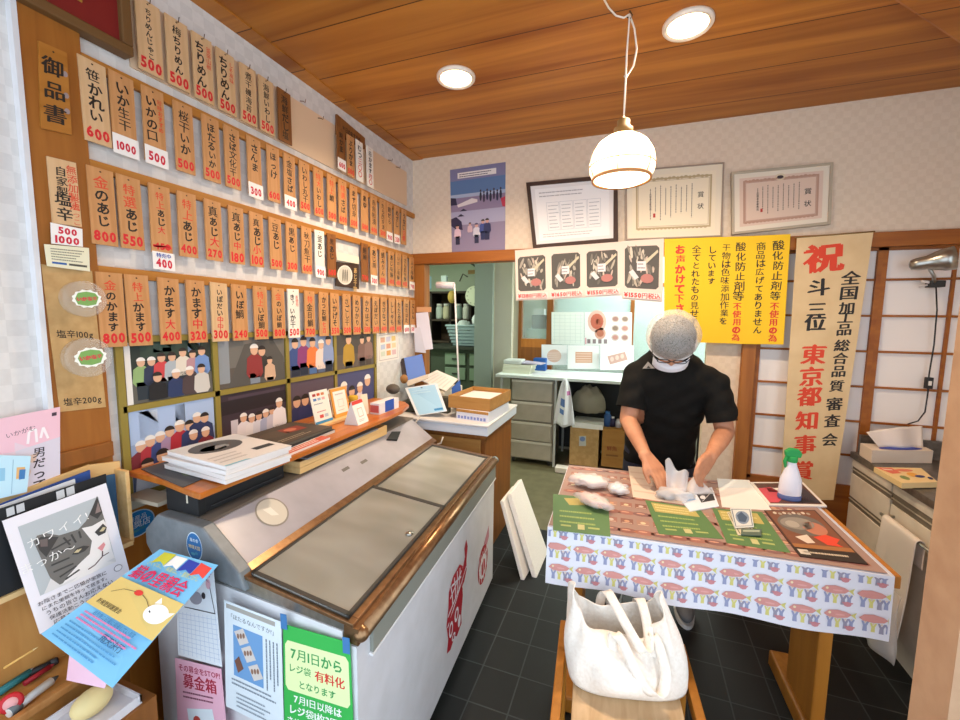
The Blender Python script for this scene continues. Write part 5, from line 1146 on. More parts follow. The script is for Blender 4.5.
# fish board
a = Art(onT((764, 510), (815, 510), (868, 564), (800, 556), z=ZI+.003), '#4a2c20', th=.003)
a.rect(.03, .02, .97, .76, '#7a4a34'); a.rect(.03, .76, .97, .83, '#a06a3c'); a.rect(.0, .84, 1, 1, '#2c211c'); a.up()
a.ell(.48, .34, .40, .24, '#6a625c', 28, rot=-.1); a.up(); a.ell(.42, .32, .30, .14, '#8c857c', 22, rot=-.1); a.ell(.66, .42, .20, .14, '#b8755c', 18); a.up()
a.ell(.32, .34, .12, .08, '#a8a095', 14); a.poly([(.5, .60), (.75, .54), (.92, .62), (.80, .70), (.86, .76), (.62, .74)], '#d8442c'); a.poly([(.18, .62), (.42, .56), (.44, .72), (.3, .74)], '#d8c8b8'); a.up()
for k in range(8): a.ell(.16+.09*k, .08+.02*(k % 2), .035, .03, ['#cfc4b4', '#a89c8c'][k % 2], 10)
a.scrib(.1, .88, .8, .95, 1, '#c8b8a4', .5); a.rect(.04, .87, .20, .96, '#d8d0c4')
a.build('fish_board', label='dark printed board showing a fish and red fillet at the right end of the table', cat='board')
a = Art(onT((750, 482), (803, 482), (827, 506), (769, 505), z=ZI+.006), '#e6dfd8', th=.006)
a.rect(.05, .06, .95, .94, '#5a3a34'); a.up(); a.poly([(.05, .3), (.3, .25), (.45, .6), (.2, .9), (.05, .9)], '#c84858'); a.rect(.2, .28, .45, .46, '#ece6e2'); a.poly([(.55, .3), (.9, .3), (.95, .9), (.5, .9)], '#3a3440'); a.rect(.62, .6, .8, .8, '#b84050')
a.build('framed_print', label='white edged picture panel lying at the back right of the table under the spray bottle', cat='picture')
a = Art(onT((717, 478.5), (749, 480), (772, 510.5), (722, 507)), '#e8e4e0', th=.0015); a.poly([(0, 0), (.9, .02), (1, .3), (0, .35)], '#dcE2e4'.lower())
a.build('paper_sheet', label='blank white paper sheet on the table right of the plastic bags', cat='paper')
a = Art(onT((628, 466), (662, 469), (694, 506), (633, 497)), '#dccabb', th=.0012)
for k in range(4): a.rect(.04, .2+.2*k, .96, .24+.2*k, '#d0b8a8')
a.build('paper_sheet', label='pale pink striped wrapping paper on the table left of the held bags', cat='paper')
# folded banknotes
bn_ = thing('banknotes', 'folded banknotes lying on the right green price sheet', 'money', P(745, 523, z=ZI+.002))
a = Art(onT((727, 512), (733, 511), (759, 534), (738, 535), z=ZI+.004), '#d8cfb4', th=.002); a.border(.1, .05, .9, .95, .003, '#6a6450'); a.build('under_note', bn_)
a = Art([P(730, 508, z=ZI+.022), P(751, 508.5, z=ZI+.020), P(754, 527, z=ZI+.009), P(735, 528, z=ZI+.009)], '#d4d8d6', th=.001); a.border(.05, .06, .95, .94, .003, '#4a5a70'); a.ell(.5, .5, .34, .34, '#7e90a8', 16); a.up(); a.poly([(.25, .4), (.5, .2), (.75, .5), (.6, .75), (.3, .7)], '#3f5470'); a.build('upper_note', bn_)
a = Art(onT((741, 529), (762, 529), (761, 535.5), (741, 534.5), z=ZI+.008), '#56685c', th=.003); a.rect(.1, .2, .9, .5, '#a8b4a0'); a.build('folded_note', bn_)
# spray bottle
b0 = P(789, 499, z=ZI+.006)
sb = thing('spray_bottle', 'white plastic spray bottle with a green trigger head on the table', 'spray bottle', b0)
MB().lathe([(.034, 0), (.040, .006), (.041, .05), (.039, .085), (.026, .125), (.017, .150), (.016, .165)], b0, '#e8e6ee', 28, sx=1.0, sy=.72, ref=tuple(TX)).build('bottle', sb)
MB().lathe([(.0405, .0), (.0425, .004), (.0425, .018), (.0405, .022)], b0+Vector((0, 0, .001)), '#5a6a9c', 28, sx=1.0, sy=.72, ref=tuple(TX)).build('base_band', sb)
m = MB(); m.lathe([(.018, .160), (.019, .185)], b0, '#1f9a4c', 20)
hb = b0+Vector((0, 0, .195)); m.slab([hb+Vector((-.026, -.012, -.012)), hb+Vector((.026, -.012, -.012)), hb+Vector((.030, -.012, .006)), hb+Vector((.018, -.012, .022)), hb+Vector((-.012, -.012, .024)), hb+Vector((-.030, -.012, .010))], (0, .024, 0), '#1f9a4c')
m.build('spray_head', sb, bevel=.004)
m = MB(); m.tube([hb+Vector((-.018, 0, -.010)), hb+Vector((-.026, 0, -.035)), hb+Vector((-.022, 0, -.060))], [.008, .007, .005], '#1f9a4c', 8); m.build('trigger', sb)
# bags
clear('bag_film', '#f8f6f8', .36, .28)
def lump(c, r, seed, mat, rot=0.0, amp=.22, n=26, k=16):
    q = random.Random(seed); ph = [(q.uniform(2, 7), q.uniform(0, 6.3), q.uniform(2, 6), q.uniform(0, 6.3)) for _ in range(5)]
    def fn(p):
        d = Vector((p.x/r[0], p.y/r[1], p.z/r[2]))
        s = 1+amp*sum(math.sin(a*d.x*1.6+b)*math.sin(cc*d.y*1.6+e+d.z*2) for a, b, cc, e in ph)/2.2
        p = p*s
        if p.z < -r[2]*.5: p.z = -r[2]*.5
        return p
    return MB().ball(c, r, mat, n, k, Matrix.Rotation(rot, 3, 'Z'), fn)
def bagged(px, r, seed, rot, inner, label):
    p = P(*px, z=ZI)
    c = p+Vector((0, 0, r[2]*.5+.012))
    t = thing('plastic_bag', label, 'bag', p+Vector((0, 0, .011)), 'clear bags of food on the table')
    lump(c, r, seed, 'bag_film', rot).build('film', t)
    lump(c-Vector((0, 0, r[2]*.02)), tuple(x*.82 for x in r), seed+1, inner, rot, .10).build('contents', t)
    return t
bagged((590, 487), (.085, .050, .030), 3, .1, '#ecdcd4', 'clear bag of pale fish at the back left of the table, behind the pinkish bag')
bagged((594, 507), (.080, .040, .026), 8, -.55, '#e8bcae', 'clear bag of pinkish fish lying on the left green price sheet')
bagged((618, 494), (.042, .036, .024), 14, .2, '#e4e8ea', 'small round tied bag of white food, rightmost of the left bags')
# bag being packed, in the hands
p = P(688, 500, z=ZI)
bg_ = thing('open_bag', 'open clear bag with dark and white packs, held by both hands', 'bag', p)
lump(P(674, 499, z=ZI)+Vector((0, .0, .018)), (.070, .042, .026), 21, 'bag_film', .2, .2).build('film', bg_)
def cone(u, v): 
    a = 2*math.pi*u; rr = .008+.050*v**1.1*(1+.18*math.sin(a*3+1)); c0 = Vector((.288, 1.990, .868)); return c0+Vector((math.cos(a)*rr*1.0+.012*v, math.sin(a)*rr*.7-.012*v, -.058*v))
MB().sheet(cone, 30, 10, 'bag_film', .0008).build('film_mouth', bg_)
def flap(u, v): return P(668, 492, z=ZI+.012)+Vector((.075*u-.005+.02*v*(u-.5), .04*v+.012*math.sin(u*6), (.125-.045*u)*v*(1+.15*math.sin(u*9))))
MB().sheet(flap, 18, 8, 'bag_film', .0008).build('film_flap', bg_)
a = Art(onT((676, 494), (712, 487), (719, 506), (690, 511), z=ZI+.004), '#dfe6f2', th=.004)
a.rect(.5, .2, .95, .7, '#2a2c34'); a.rect(.1, .1, .4, .5, '#8fb4dc'); a.up(); a.ell(.62, .45, .08, .1, '#d8d8dc', 10); a.stroke([(.55, .65), (.9, .3)], .003, '#e8e8ec'); a.build('printed_pack', bg_)
MB().ball(P(666, 498, z=ZI)+Vector((0, 0, .016)), (.040, .028, .015), '#8d8a8e', 16, 10).build('fish_pack', bg_)
wood('seat_pale', '#b89870', '#cdb08a', 'y', 9, 8, 0.6)
# ------------------------------------------------------------------ stool with the canvas bag
Z5 = .40
st = thing('low_stool', 'low wooden stool with a slatted frame and pale wooden seat, carrying the canvas bag', 'stool', (.035, 1.28, 0))
R5 = Matrix.Rotation(math.radians(5), 3, 'Z'); C5 = Vector((.035, 1.235, 0))
def s5(x, y, z): return C5+R5 @ Vector((x, y, z))
def sbox(m, x0, x1, y0, y1, z0, z1, mat):
    vs = [s5(x, y, z) for z in (z0, z1) for x, y in ((x0, y0), (x1, y0), (x1, y1), (x0, y1))]
    return m.add(vs, [(3, 2, 1, 0), (4, 5, 6, 7), (0, 1, 5, 4), (1, 2, 6, 5), (2, 3, 7, 6), (3, 0, 4, 7)], mat)
for sx in (-1, 1):
    m = MB(); sbox(m, sx*.205-.014, sx*.205+.014, -.30, .30, Z5-.045, Z5, 'leg_wood'); m.build('side_rail', st, bevel=.004)
    for y in (-.26, .26): m = MB(); sbox(m, sx*.205-.016, sx*.205+.016, y-.02, y+.02, 0, Z5-.045, 'leg_wood'); m.build('leg', st, bevel=.003)
for y in (-.285, .285): m = MB(); sbox(m, -.191, .191, y-.012, y+.012, Z5-.045, Z5-.008, 'leg_wood'); m.build('cross_rail', st, bevel=.003)
m = MB(); sbox(m, -.160, .160, -.27, .27, Z5-.030, Z5-.005, 'seat_pale'); m.build('seat', st, bevel=.004)
m = MB(); sbox(m, -.190, .190, -.26, -.22, Z5-.055, Z5-.046, '#2a2c30'); sbox(m, -.190, .190, .22, .26, Z5-.055, Z5-.031, '#2a2c30'); m.build('batten', st)
# ------------------------------------------------------------------ canvas tote on the stool
tg = thing('canvas_bag', 'off-white canvas tote bag slumped open on the low wooden stool', 'bag', (.045, 1.33, Z5-.004))
BR = Matrix.Rotation(math.radians(15), 3, 'Z'); BC = Vector((.026, 1.352, Z5-.0025))
def rimh(a):       # height of the rim round the bag: two tall corners, the front sagging
    c = abs(math.cos(a)); f = max(0, -math.sin(a)); b = max(0, math.sin(a))
    base = .165+.040*b
    return base+((.298 if math.cos(a) < 0 else .285)-base)*(c**3.0)
def bagp(u, v, off=0.0):
    a = 2*math.pi*u
    ca, sa = math.cos(a), math.sin(a)
    ex = .55
    x = math.copysign(abs(ca)**ex, ca); y = math.copysign(abs(sa)**.8, sa)
    h = rimh(a)*v
    wd = (.182+.010*math.sin(min(v*1.25, 1)*math.pi)-.010*v**2) - off
    dp = (.080+.006*math.sin(v*math.pi)-.034*v) - off
    fold = .010*math.sin(4*a+3*v+1)*v*(1-.4*v) + .007*math.sin(9*a-5*v)*v
    p = Vector((x*(wd+fold)-.010*v, y*(dp+fold*1.6)+.022*v*v-.02, h))
    if x > 0: p.x -= .060*v**1.2*x
    if sa < 0: p.y -= .030*math.sin(math.pi*v)*abs(sa)*(1+.5*math.sin(6*ca+2)); p.z -= .012*v*abs(sa)*math.sin(5*ca+1)
    return BC + BR @ p
def bagfull(u, v):
    if v < .12:
        k = v/.12; q = bagp(u, 0.0); c = BC+Vector((0, -.008, .001)); p = c+(q-c)*k; p.z = BC.z+.0005; return p
    return bagp(u, (v-.12)/.88)
MB().sheet(bagfull, 72, 30, 'canvas_cloth', .0022).build('bag_body', tg, label='off-white canvas body')
hm = MB()
hm.tube([bagp(k/96, 1.0) for k in range(96)], .0024, 'canvas_cloth', 6, closed=True); hm.build('hem', tg)
def ribbon(pts, w, wdir, mat, th=.0025):
    pts = [Vector(p) for p in pts]
    # smooth
    fine = []
    n = len(pts)
    for i in range(n-1):
        p0, p1, p2, p3 = pts[max(i-1, 0)], pts[i], pts[i+1], pts[min(i+2, n-1)]
        for k in range(8):
            t = k/8; fine.append(.5*((2*p1)+(-p0+p2)*t+(2*p0-5*p1+4*p2-p3)*t*t+(-p0+3*p1-3*p2+p3)*t**3))
    fine.append(pts[-1])
    def f(u, v):
        i = min(int(round(u*(len(fine)-1))), len(fine)-1); a, b = fine[max(i-1, 0)], fine[min(i+1, len(fine)-1)]
        t = (b-a).normalized(); wd = Vector(wdir[0])*(1-u)+Vector(wdir[1])*u if isinstance(wdir[0], (tuple, list, Vector)) else Vector(wdir)
        wd = (wd-t*wd.dot(t)).normalized()
        return fine[i]+wd*(v-.5)*w
    return MB().sheet(f, len(fine)-1, 3, mat, th)
def lp(x, y, z): return BC+BR @ Vector((x, y, z))
# front handle falls forward over the front, rear handle stands and loops forward inside it
ribbon([lp(-.062, -.088, .085), lp(-.062, -.078, .135), lp(-.056, -.060, .172), lp(-.036, -.080, .172), lp(-.004, -.122, .115), lp(.034, -.136, .064), (lp(.070, -.132, .058)), lp(.088, -.112, .098), lp(.080, -.080, .150), lp(.066, -.052, .172), lp(.060, -.070, .12)], .030, ((1, .3, .3), (1, -.3, .3)), 'canvas_cloth').build('handle', tg)
ribbon([lp(-.070, .085, .13), lp(-.066, .085, .195), lp(-.052, .058, .235), lp(-.028, .0, .212), lp(.0, -.055, .178), lp(.026, -.085, .150), lp(.048, -.072, .152), lp(.056, -.025, .188), lp(.052, .03, .228), lp(.054, .080, .20), lp(.056, .085, .13)], .030, ((1, .2, .4), (1, -.2, .4)), 'canvas_cloth').build('handle', tg)
# ------------------------------------------------------------------ foam lids leaning on the desk side
def lean_board(b0, b1, t1, t0, th, label):
    b0, b1, t1, t0 = map(Vector, (b0, b1, t1, t0)); n = (b1-b0).cross(t0-b0).normalized()
    if n.x < 0: n = -n
    o = MB().slab([b0, b1, t1, t0], -n*th, 'foam').build('foam_box_cover', bevel=.006, seg=3, label=label, cat='foam lid', group='white foam lids on the floor')
    return o
lean_board((-.470, 2.335, .002), (-.462, 2.640, .002), (-.668, 2.700, .455), (-.672, 2.440, .455), .032, 'white foam lid leaning by the freezer, the right one nearest the work table')
lean_board((-.535, 2.285, .002), (-.515, 2.560, .002), (-.698, 2.640, .425), (-.705, 2.385, .425), .026, 'white foam lid leaning by the freezer, the left one closest to it')
# ------------------------------------------------------------------ sink cabinets along the right wall
XC = 1.20; ZK = .828
noisy('cab_white', '#cfc4b4', '#d8cdbd', 12, 0.45)
noisy('counter_steel', '#66605a', '#77706a', 50, .35, .6)
for i, (y0, y1) in enumerate(((2.485, 2.868), (1.62, 2.479))):
    t = thing('kitchen_cabinet', ('cream drawer cabinet at the far end of the right counter, beside the banner', 'cream cabinet with a towel bar, nearer part of the right counter')[i], 'cabinet', ((XC+1.86)/2, (y0+y1)/2, 0), 'kitchen cabinets on the right')
    bx('body', (XC+.02, y0, .0), (1.86, y1, ZK-.035), 'cab_white', t)
    if i == 0:
        for z0, z1 in ((.745, ZK-.035), (.575, .705), (.12, .535)): bx('drawer_front', (XC, y0+.003, z0), (XC+.02, y1-.003, z1), 'cab_white', t, bevel=.003)
        for z in (.705, .535): bx('handle_recess', (XC+.006, y0, z), (XC+.02, y1, z+.040), '#6e6456', t); bx('handle_strip', (XC+.0, y0, z+.022), (XC+.006, y1, z+.026), '#b0a594', t)
    else:
        bx('drawer_front', (XC, y0+.003, .745), (XC+.02, y1-.003, ZK-.035), 'cab_white', t, bevel=.003)
        bx('door', (XC, y0+.003, .12), (XC+.02, y1-.003, .690), 'cab_white', t, bevel=.003)
        bx('handle_recess', (XC+.006, y0, .690), (XC+.02, y1, .745), '#6e6456', t); bx('handle_strip', (XC, y0, .716), (XC+.006, y1, .720), '#b0a594', t)
        for y in (2.44, 2.02): MB().tube([(XC, y, .64), (XC-.045, y, .64)], .007, 'steel', 10).build('bar_post', t)
        MB().tube([(XC-.04, 2.46, .64), (XC-.04, 2.0, .64)], .007, 'steel', 12).build('towel_bar', t)
    bx('plinth', (XC+.03, y0, 0), (XC+.035, y1, .12), '#86a0a8', t)  # pale base; the blue of reflected daylight is put into its colour
wt = thing('sink_worktop', 'dark steel worktop running over the cream cabinets at the right', 'worktop', (1.53, 2.25, ZK-.035))
bx('top', (XC-.012, 1.62, ZK-.0349), (1.86, 2.872, ZK), 'counter_steel', wt, bevel=.003)
bx('upstand', (XC+.02, 2.850, ZK), (1.86, 2.872, ZK+.10), 'counter_steel', wt)
bx('dark_shelf', (1.63, 2.74, ZK), (1.86, 2.848, ZK+.115), '#4a4022', wt, bevel=.003, label='dark olive metal ledge at the back of the worktop')
# tissue box
tx = thing('tissue_box', 'long white tissue box with a blue opening, on the steel worktop', 'tissue box', P(895, 457, z=ZK))
c = [P(871, 465, z=ZK+.001), P(933, 465, z=ZK+.001)]
d = Vector((-.07, .20, 0)); bl = P(858, 452, z=ZK+.001)
A0, B0 = P(871, 463, z=ZK+.0005), P(932, 463.5, z=ZK+.0005); D0 = P(859, 455, z=ZK+.0005)
dv_ = (D0-A0)*.5; E0 = B0+dv_
m = MB(); m.slab([A0, B0, E0, D0], (0, 0, .068), '#ddcdbc'); m.build('carton', tx, bevel=.002)
mid = (A0+E0)/2+Vector((0, 0, .0692)); ux = (B0-A0).normalized(); uy = dv_.normalized()
a = Art([mid+ux*(-.11)+uy*.03, mid+ux*.12+uy*.03, mid+ux*.12-uy*.032, mid-ux*.11-uy*.032], None, th=0); a.ell(.5, .5, .5, .5, '#27389a', 28); a.up(); a.ell(.5, .3, .42, .28, '#3f55b8', 20); a.build('opening', tx)
def tis(u, v): return mid+ux*(-.10*(1-u)-.06*v*(1-u)+.14*u)+uy*(.020+.03*v+.010*math.sin(u*9))+Vector((0, 0, (.085+.035*u)*v-.012*abs(math.sin(u*3.1+1.5))*v))
MB().sheet(tis, 24, 8, '#e8dcd2', .001).build('tissue', tx)
# food packet
pk = [P(873, 467, z=ZK+.004), P(922, 467.5, z=ZK+.004), P(937, 476, z=ZK+.004), P(934, 482, z=ZK+.004), P(905, 482, z=ZK+.004)]
a = Art([P(874, 467, z=ZK+.03), P(921, 468, z=ZK+.03), P(938, 482, z=ZK+.028), P(902, 483, z=ZK+.03)], '#e2c48c', th=.025)
a.poly([(.02, .02), (.35, .05), (.4, .4), (.15, .45)], '#d86a50'); a.ell(.30, .7, .10, .14, '#7c8a4c', 12); a.ell(.6, .5, .12, .15, '#e0a040', 12); a.ell(.55, .2, .2, .1, '#d87858', 12); a.up(); a.ell(.72, .62, .12, .09, '#2f3468', 12); a.ell(.92, .75, .06, .1, '#262a58', 12); a.poly([(.1, .1), (.3, .15), (.3, .22), (.12, .2)], '#e8c8b0')
a.build('food_packet', label='colourful orange and cream food packet lying in front of the tissue box', cat='packet')
# towel
tw = thing('towel', 'white hand towel with a green motif hanging over the bar on the right cabinet', 'towel', (XC-.05, 2.30, .1))
def towel(u, v):
    y = 2.415-.25*u; w = .008*abs(math.sin(u*8+v*1.2))*(.3+v)
    if v < .3: k = 1-v/.3; return Vector((XC-.025, y, .64-.11*k))
    if v < .45: k = (v-.3)/.15*math.pi; return Vector((XC-.041+.016*math.cos(k), y, .64+.016*math.sin(k)))
    k = (v-.45)/.55
    return Vector((XC-.057-w*k-.02*k, y+.012*math.sin(k*5+u*3)*k, .64-.49*k-.04*u*k))
MB().sheet(towel, 30, 40, '#e8ddd2', .0025).build('cloth', tw)
g = MB(); q = Vector((XC-.085, 2.275, .43))
g.ball(q, (.004, .030, .026), '#2a7a5a', 12, 8); g.ball(q+Vector((0, .012, .026)), (.004, .016, .014), '#1f6a4a', 12, 8); g.ball(q+Vector((-.001, -.012, -.034)), (.004, .018, .012), '#c8d0c4', 12, 8); g.build('motif', tw)
hb_ = thing('hanging_clear_bag', 'thin clear plastic bag with blue marks hanging below the towel', 'bag', (XC-.10, 2.26, .10))
MB().sheet(lambda u, v: Vector((XC-.10-.03*math.sin(u*math.pi)-.01*math.sin(u*13+v*5), 2.42-.30*u+.02*v, .42-.32*v)), 20, 14, 'bag_film', .001).build('film', hb_)
m = MB(); m.box((XC-.135, 2.35, .25), (XC-.132, 2.375, .38), '#22284a'); m.box((XC-.135, 2.30, .20), (XC-.132, 2.33, .30), '#2f6ac0'); m.build('blue_mark', hb_)
# ------------------------------------------------------------------ desk in the opening, with boxes and papers
dk_ = thing('side_desk', 'brown wooden desk between freezer and back room, piled with boxes and papers', 'desk', (-1.15, 2.75, 0))
bx('carcass', (-1.49, 2.40, 0), (-.835, 3.00, .80), 'cabinet_wood', dk_)
bx('top', (-1.50, 2.385, .80), (-.82, 3.03, .83), 'cabinet_wood', dk_, bevel=.003)
bx('front_panel', (-1.42, 2.388, .30), (-.86, 2.40, .79), 'crate_wood', dk_, bevel=.003)
wc = thing('white_case', 'flat white case lying on the brown desk under the carton', 'case', (-1.13, 2.66, .8305))
bx('base', (-1.47, 2.345, .8305), (-.80, 3.02, .885), '#d4dae4', wc, bevel=.005)
bx('lid', (-1.475, 2.34, .885), (-.795, 3.025, .902), '#d8d6d6', wc, bevel=.005)
ct = thing('carton', 'white and blue printed carton on the white case, under the cardboard tray', 'box', (-.92, 2.62, .9025))
K0, K1, K2 = Vector((-1.044, 2.43, .9025)), Vector((-.815, 2.40, .9025)), Vector((-.800, 2.80, .9025)); K3 = K0+(K2-K1)
MB().slab([K0, K1, K2, K3], (0, 0, .066), '#dcdde8').build('box', ct, bevel=.002)
a = Art([K0+Vector((0, -.001, .030)), K1+Vector((0, -.001, .030)), K1+Vector((0, -.001, .004)), K0+Vector((0, -.001, .004))], None, th=0)
for k in range(9): a.rect(.05+.10*k, .15+.1*(k % 2), .12+.10*k, .9, '#7f8cc4')
a.build('blue_print', ct)
MB().slab([K0+Vector((0, -.003, .048)), K1+Vector((0, -.003, .048)), K1+Vector((0, -.003, .066)), K0+Vector((0, -.003, .066))], (0, .002, 0), 'crate_wood').build('flap', ct)
a = Art([K1+Vector((.0012, .12, .045)), K1+Vector((.0012, .20, .045)), K1+Vector((.0012, .20, .02)), K1+Vector((.0012, .12, .02))], None, th=0); a.ell(.5, .5, .5, .4, '#5a64b4', 14); a.build('blue_print', ct)
cy = thing('cardboard_tray', 'open brown cardboard tray with white paper inside, on top of the carton', 'box', (-.93, 2.62, .969))
L0, L1 = Vector((-1.105, 2.44, .969)), Vector((-.812, 2.42, .969)); dv_ = Vector((.02, .40, 0)); L2, L3 = L1+dv_, L0+dv_
m = MB(); m.slab([L0, L1, L2, L3], (0, 0, .004), 'crate_wood'); m.build('bottom', cy)
for (p, q) in ((L0, L1), (L1, L2), (L2, L3), (L3, L0)):
    n = Vector((0, 0, 1)).cross(q-p).normalized(); MB().slab([p, q, q+n*.004, p+n*.004], (0, 0, .080), 'crate_wood').build('side', cy)
m = MB(); ce = (L0+L2)/2; m.slab([ce+(p-ce)*.93+Vector((0, 0, .048)) for p in (L0, L1, L2, L3)], (0, 0, .003), '#e8dfda'); m.build('paper_liner', cy)
# leaning clipboard sheet, papers, folder, tablet, arm lamp
ZW = .9025
cb_ = thing('clear_file', 'pale blue clear file leaning on the white case, left of the carton', 'file', P(430, 410, y=2.40))
cA, cB, cC, cD = P(405, 388, y=2.50), P(437, 383, y=2.52), P(447, 411, y=2.42), P(417, 419, y=2.38)
for q_ in (cC, cD): q_.z = max(q_.z, .9065)
a = Art([cA, cB, cC, cD], '#e4e8ec', th=.003); a.rect(.08, .04, .92, .98, '#a9d4ee'); a.up(); a.scrib(.15, .12, .85, .3, 2, '#bfe0f2', .5); a.rect(.62, .86, .9, .93, '#3f8fc8'); a.ell(.5, .08, .03, .02, '#5a6a78', 10); a.build('sheet', cb_)
bx('prop', (-1.30, 2.53, ZW), (-1.15, 2.58, ZW+.11), '#4a4436', cb_)
a = Art([P(418, 379, y=2.72), P(437, 370, y=2.92), P(458, 379, y=2.84), P(446, 391, y=2.62)], '#ece4de', th=.004); a.scrib(.1, .1, .9, .9, 6, '#d8cfca', .4); a.build('loose_paper', label='loose white paper heap behind the pale blue file', cat='paper')
bx('paper_support', (-1.46, 2.60, ZW), (-1.215, 2.95, 1.035), '#c9bfae', label='pale box of papers on the white case below the loose sheets', cat='box', bevel=.01)
a = Art([P(452, 388, y=2.60), P(460, 380, y=2.66), P(462, 400, y=2.64), P(453, 408, y=2.57)], '#2a55a0', th=.008); a.build('blue_binder', label='blue binder edge standing between the papers and the cardboard tray', cat='binder')
tbl = thing('tablet_screen', 'tablet with a plain blue back standing by the wall left of the loose papers', 'tablet', P(415, 378, y=2.70))
tA, tB, tC, tD = P(404, 358, y=2.72), P(422, 354, y=2.78), P(426, 376, y=2.70), P(408, 381, y=2.64)
Art([tA, tB, tC, tD], '#5f82cc', th=.006).build('blue_face', tbl)
Art([P(400, 359, y=2.715), P(404, 358, y=2.725), P(408, 381, y=2.645), P(402, 376, y=2.64)], '#2a2024', th=.01).build('dark_cover', tbl)
Art([P(406, 381, y=2.62), P(428, 374, y=2.68), P(428, 378, y=2.60), P(408, 386, y=2.56)], '#d8cfc0', th=.004).build('stand_foot', tbl)
bx('desk_clutter', (-1.49, 2.46, ZW), (-1.32, 2.59, .975), '#3c4034', label='dark box of small things on the desk behind the pale blue file', cat='box', bevel=.02)
MB().ball(P(404, 379, y=2.54), (.028, .028, .032), '#9a6a34', 16, 10).build('hanging_gourd', label='round brown gourd ornament by the tablet', cat='ornament')
m = MB(); m.ball(P(393, 389, y=2.44), (.05, .04, .035), '#5a5248', 14, 9); m.build('hanging_grey_bundle', label='grey cloth bundle on the freezer end below the chart sheet', cat='bundle')
lp_ = thing('desk_lamp', 'white desk lamp with a thin white pole and small cylindrical shade in the opening', 'lamp', P(468, 378, y=2.74))
pb_, pt_ = P(460, 384, y=2.74), P(454.5, 284, y=2.74); pb_.z = .9025
MB().tube([pb_, pt_], .006, '#e4e2e0', 10).build('pole', lp_)
MB().tube([P(437, 285, y=2.74), P(454, 285.5, y=2.74)], .024, '#d4cdd0', 18).build('lamp_head', lp_)
MB().lathe([(.05, 0), (.05, .01), (.012, .014)], pb_, '#d8d6d4', 20).build('base', lp_)
MB().tube([P(420, 417, y=2.315), P(411, 428, y=2.31), P(416, 442, y=2.31), P(430, 447, y=2.31), P(441, 443, y=2.31), P(443, 437, y=2.315)], .005, '#d8cdc0', 8).build('hanging_cable', label='white cable looping down from the desk behind the freezer', cat='cable')
pp_ = thing('hanging_papers', 'white paper sheets clipped to the post at the left of the opening', 'paper', P(424, 330, y=2.868))
Art(quadx(416, 313, 428, 312, 433, 349, 418, 351, y=2.868), '#e4e0ea', th=.002).build('sheet', pp_)
Art(quadx(414, 328, 420, 327, 426, 353, 415, 352, y=2.862), '#d8d4dc', th=.002).build('sheet', pp_)
bx('clip', P(417, 312, y=2.872), P(431, 307, y=2.866), '#d8a070', pp_)
# ------------------------------------------------------------------ white counter and what is on and below it
YC, ZB = 4.22, .955
wk = thing('white_counter', 'long white counter table in the back room with thin metal legs', 'counter', (-.45, 4.54, 0))
bx('top', (-1.36, YC, ZB-.03), (1.15, 4.88, ZB), '#dfe8e6', wk, bevel=.003)
for x in (-1.30, -.715, .6): bx('leg', (x-.012, YC+.03, 0), (x+.012, YC+.055, ZB-.03), '#b9bdbb', wk); bx('leg', (x-.012, 4.82, 0), (x+.012, 4.845, ZB-.03), '#b9bdbb', wk)
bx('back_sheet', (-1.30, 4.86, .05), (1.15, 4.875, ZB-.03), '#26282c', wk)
dc = thing('drawer_chest', 'grey plastic drawer chest with four translucent drawers under the white counter', 'drawer chest', (-.96, 4.47, 0))
noisy('drawer_front_mat', '#a49f92', '#b5b0a4', 5, .35)
bx('frame', (-1.19, 4.262, .05), (-.735, 4.68, .915), '#8f8a7c', dc)
for x in (-1.16, -.77): MB().tube([(x-.012, 4.29, .026), (x+.012, 4.29, .026)], .026, '#2a2a2a', 14).build('caster', dc)
for i, (z0, z1) in enumerate(((.69, .905), (.475, .672), (.262, .455), (.065, .25))):
    d_ = bx('drawer', (-1.175, YC+.02, z0), (-.75, 4.262, z1-.02), 'drawer_front_mat', dc, bevel=.006)
    bx('drawer_rim', (-1.18, YC+.012, z1-.022), (-.745, 4.262, z1), '#cfccc2', d_, bevel=.003)
def cx(u, v, y=4.25): return P(u, v, y=y)
wb_ = thing('hanging_shopping_bag', 'white shopping bag with blue and pink print hanging from the counter edge', 'bag', cx(566, 425))
def sb_(u, v):
    p = cx(566, 378)*(1-v)+cx(565, 424)*v; w = (.025+.19*v**.6)
    return p+Vector(((u-.5)*w*1.02, -.055-.03*math.sin(u*math.pi)*(.4+v)-.012*math.sin(u*12+v*3), .012*math.sin(u*9)*(v)))
MB().sheet(sb_, 18, 16, '#e4e6ea', .002).build('film', wb_)
def onbag(u, v): return sb_(u, v)+Vector((0, -.004, 0))
m = MB(); m.sheet(lambda u, v: onbag(.25+.3*u, .42+.16*v), 4, 4, '#5a7ab8'); m.sheet(lambda u, v: onbag(.25+.25*u, .64+.1*v), 4, 4, '#5a7ab8'); m.sheet(lambda u, v: onbag(.7+.25*u, .26+.09*v), 4, 4, '#c87ab0'); m.build('print', wb_)
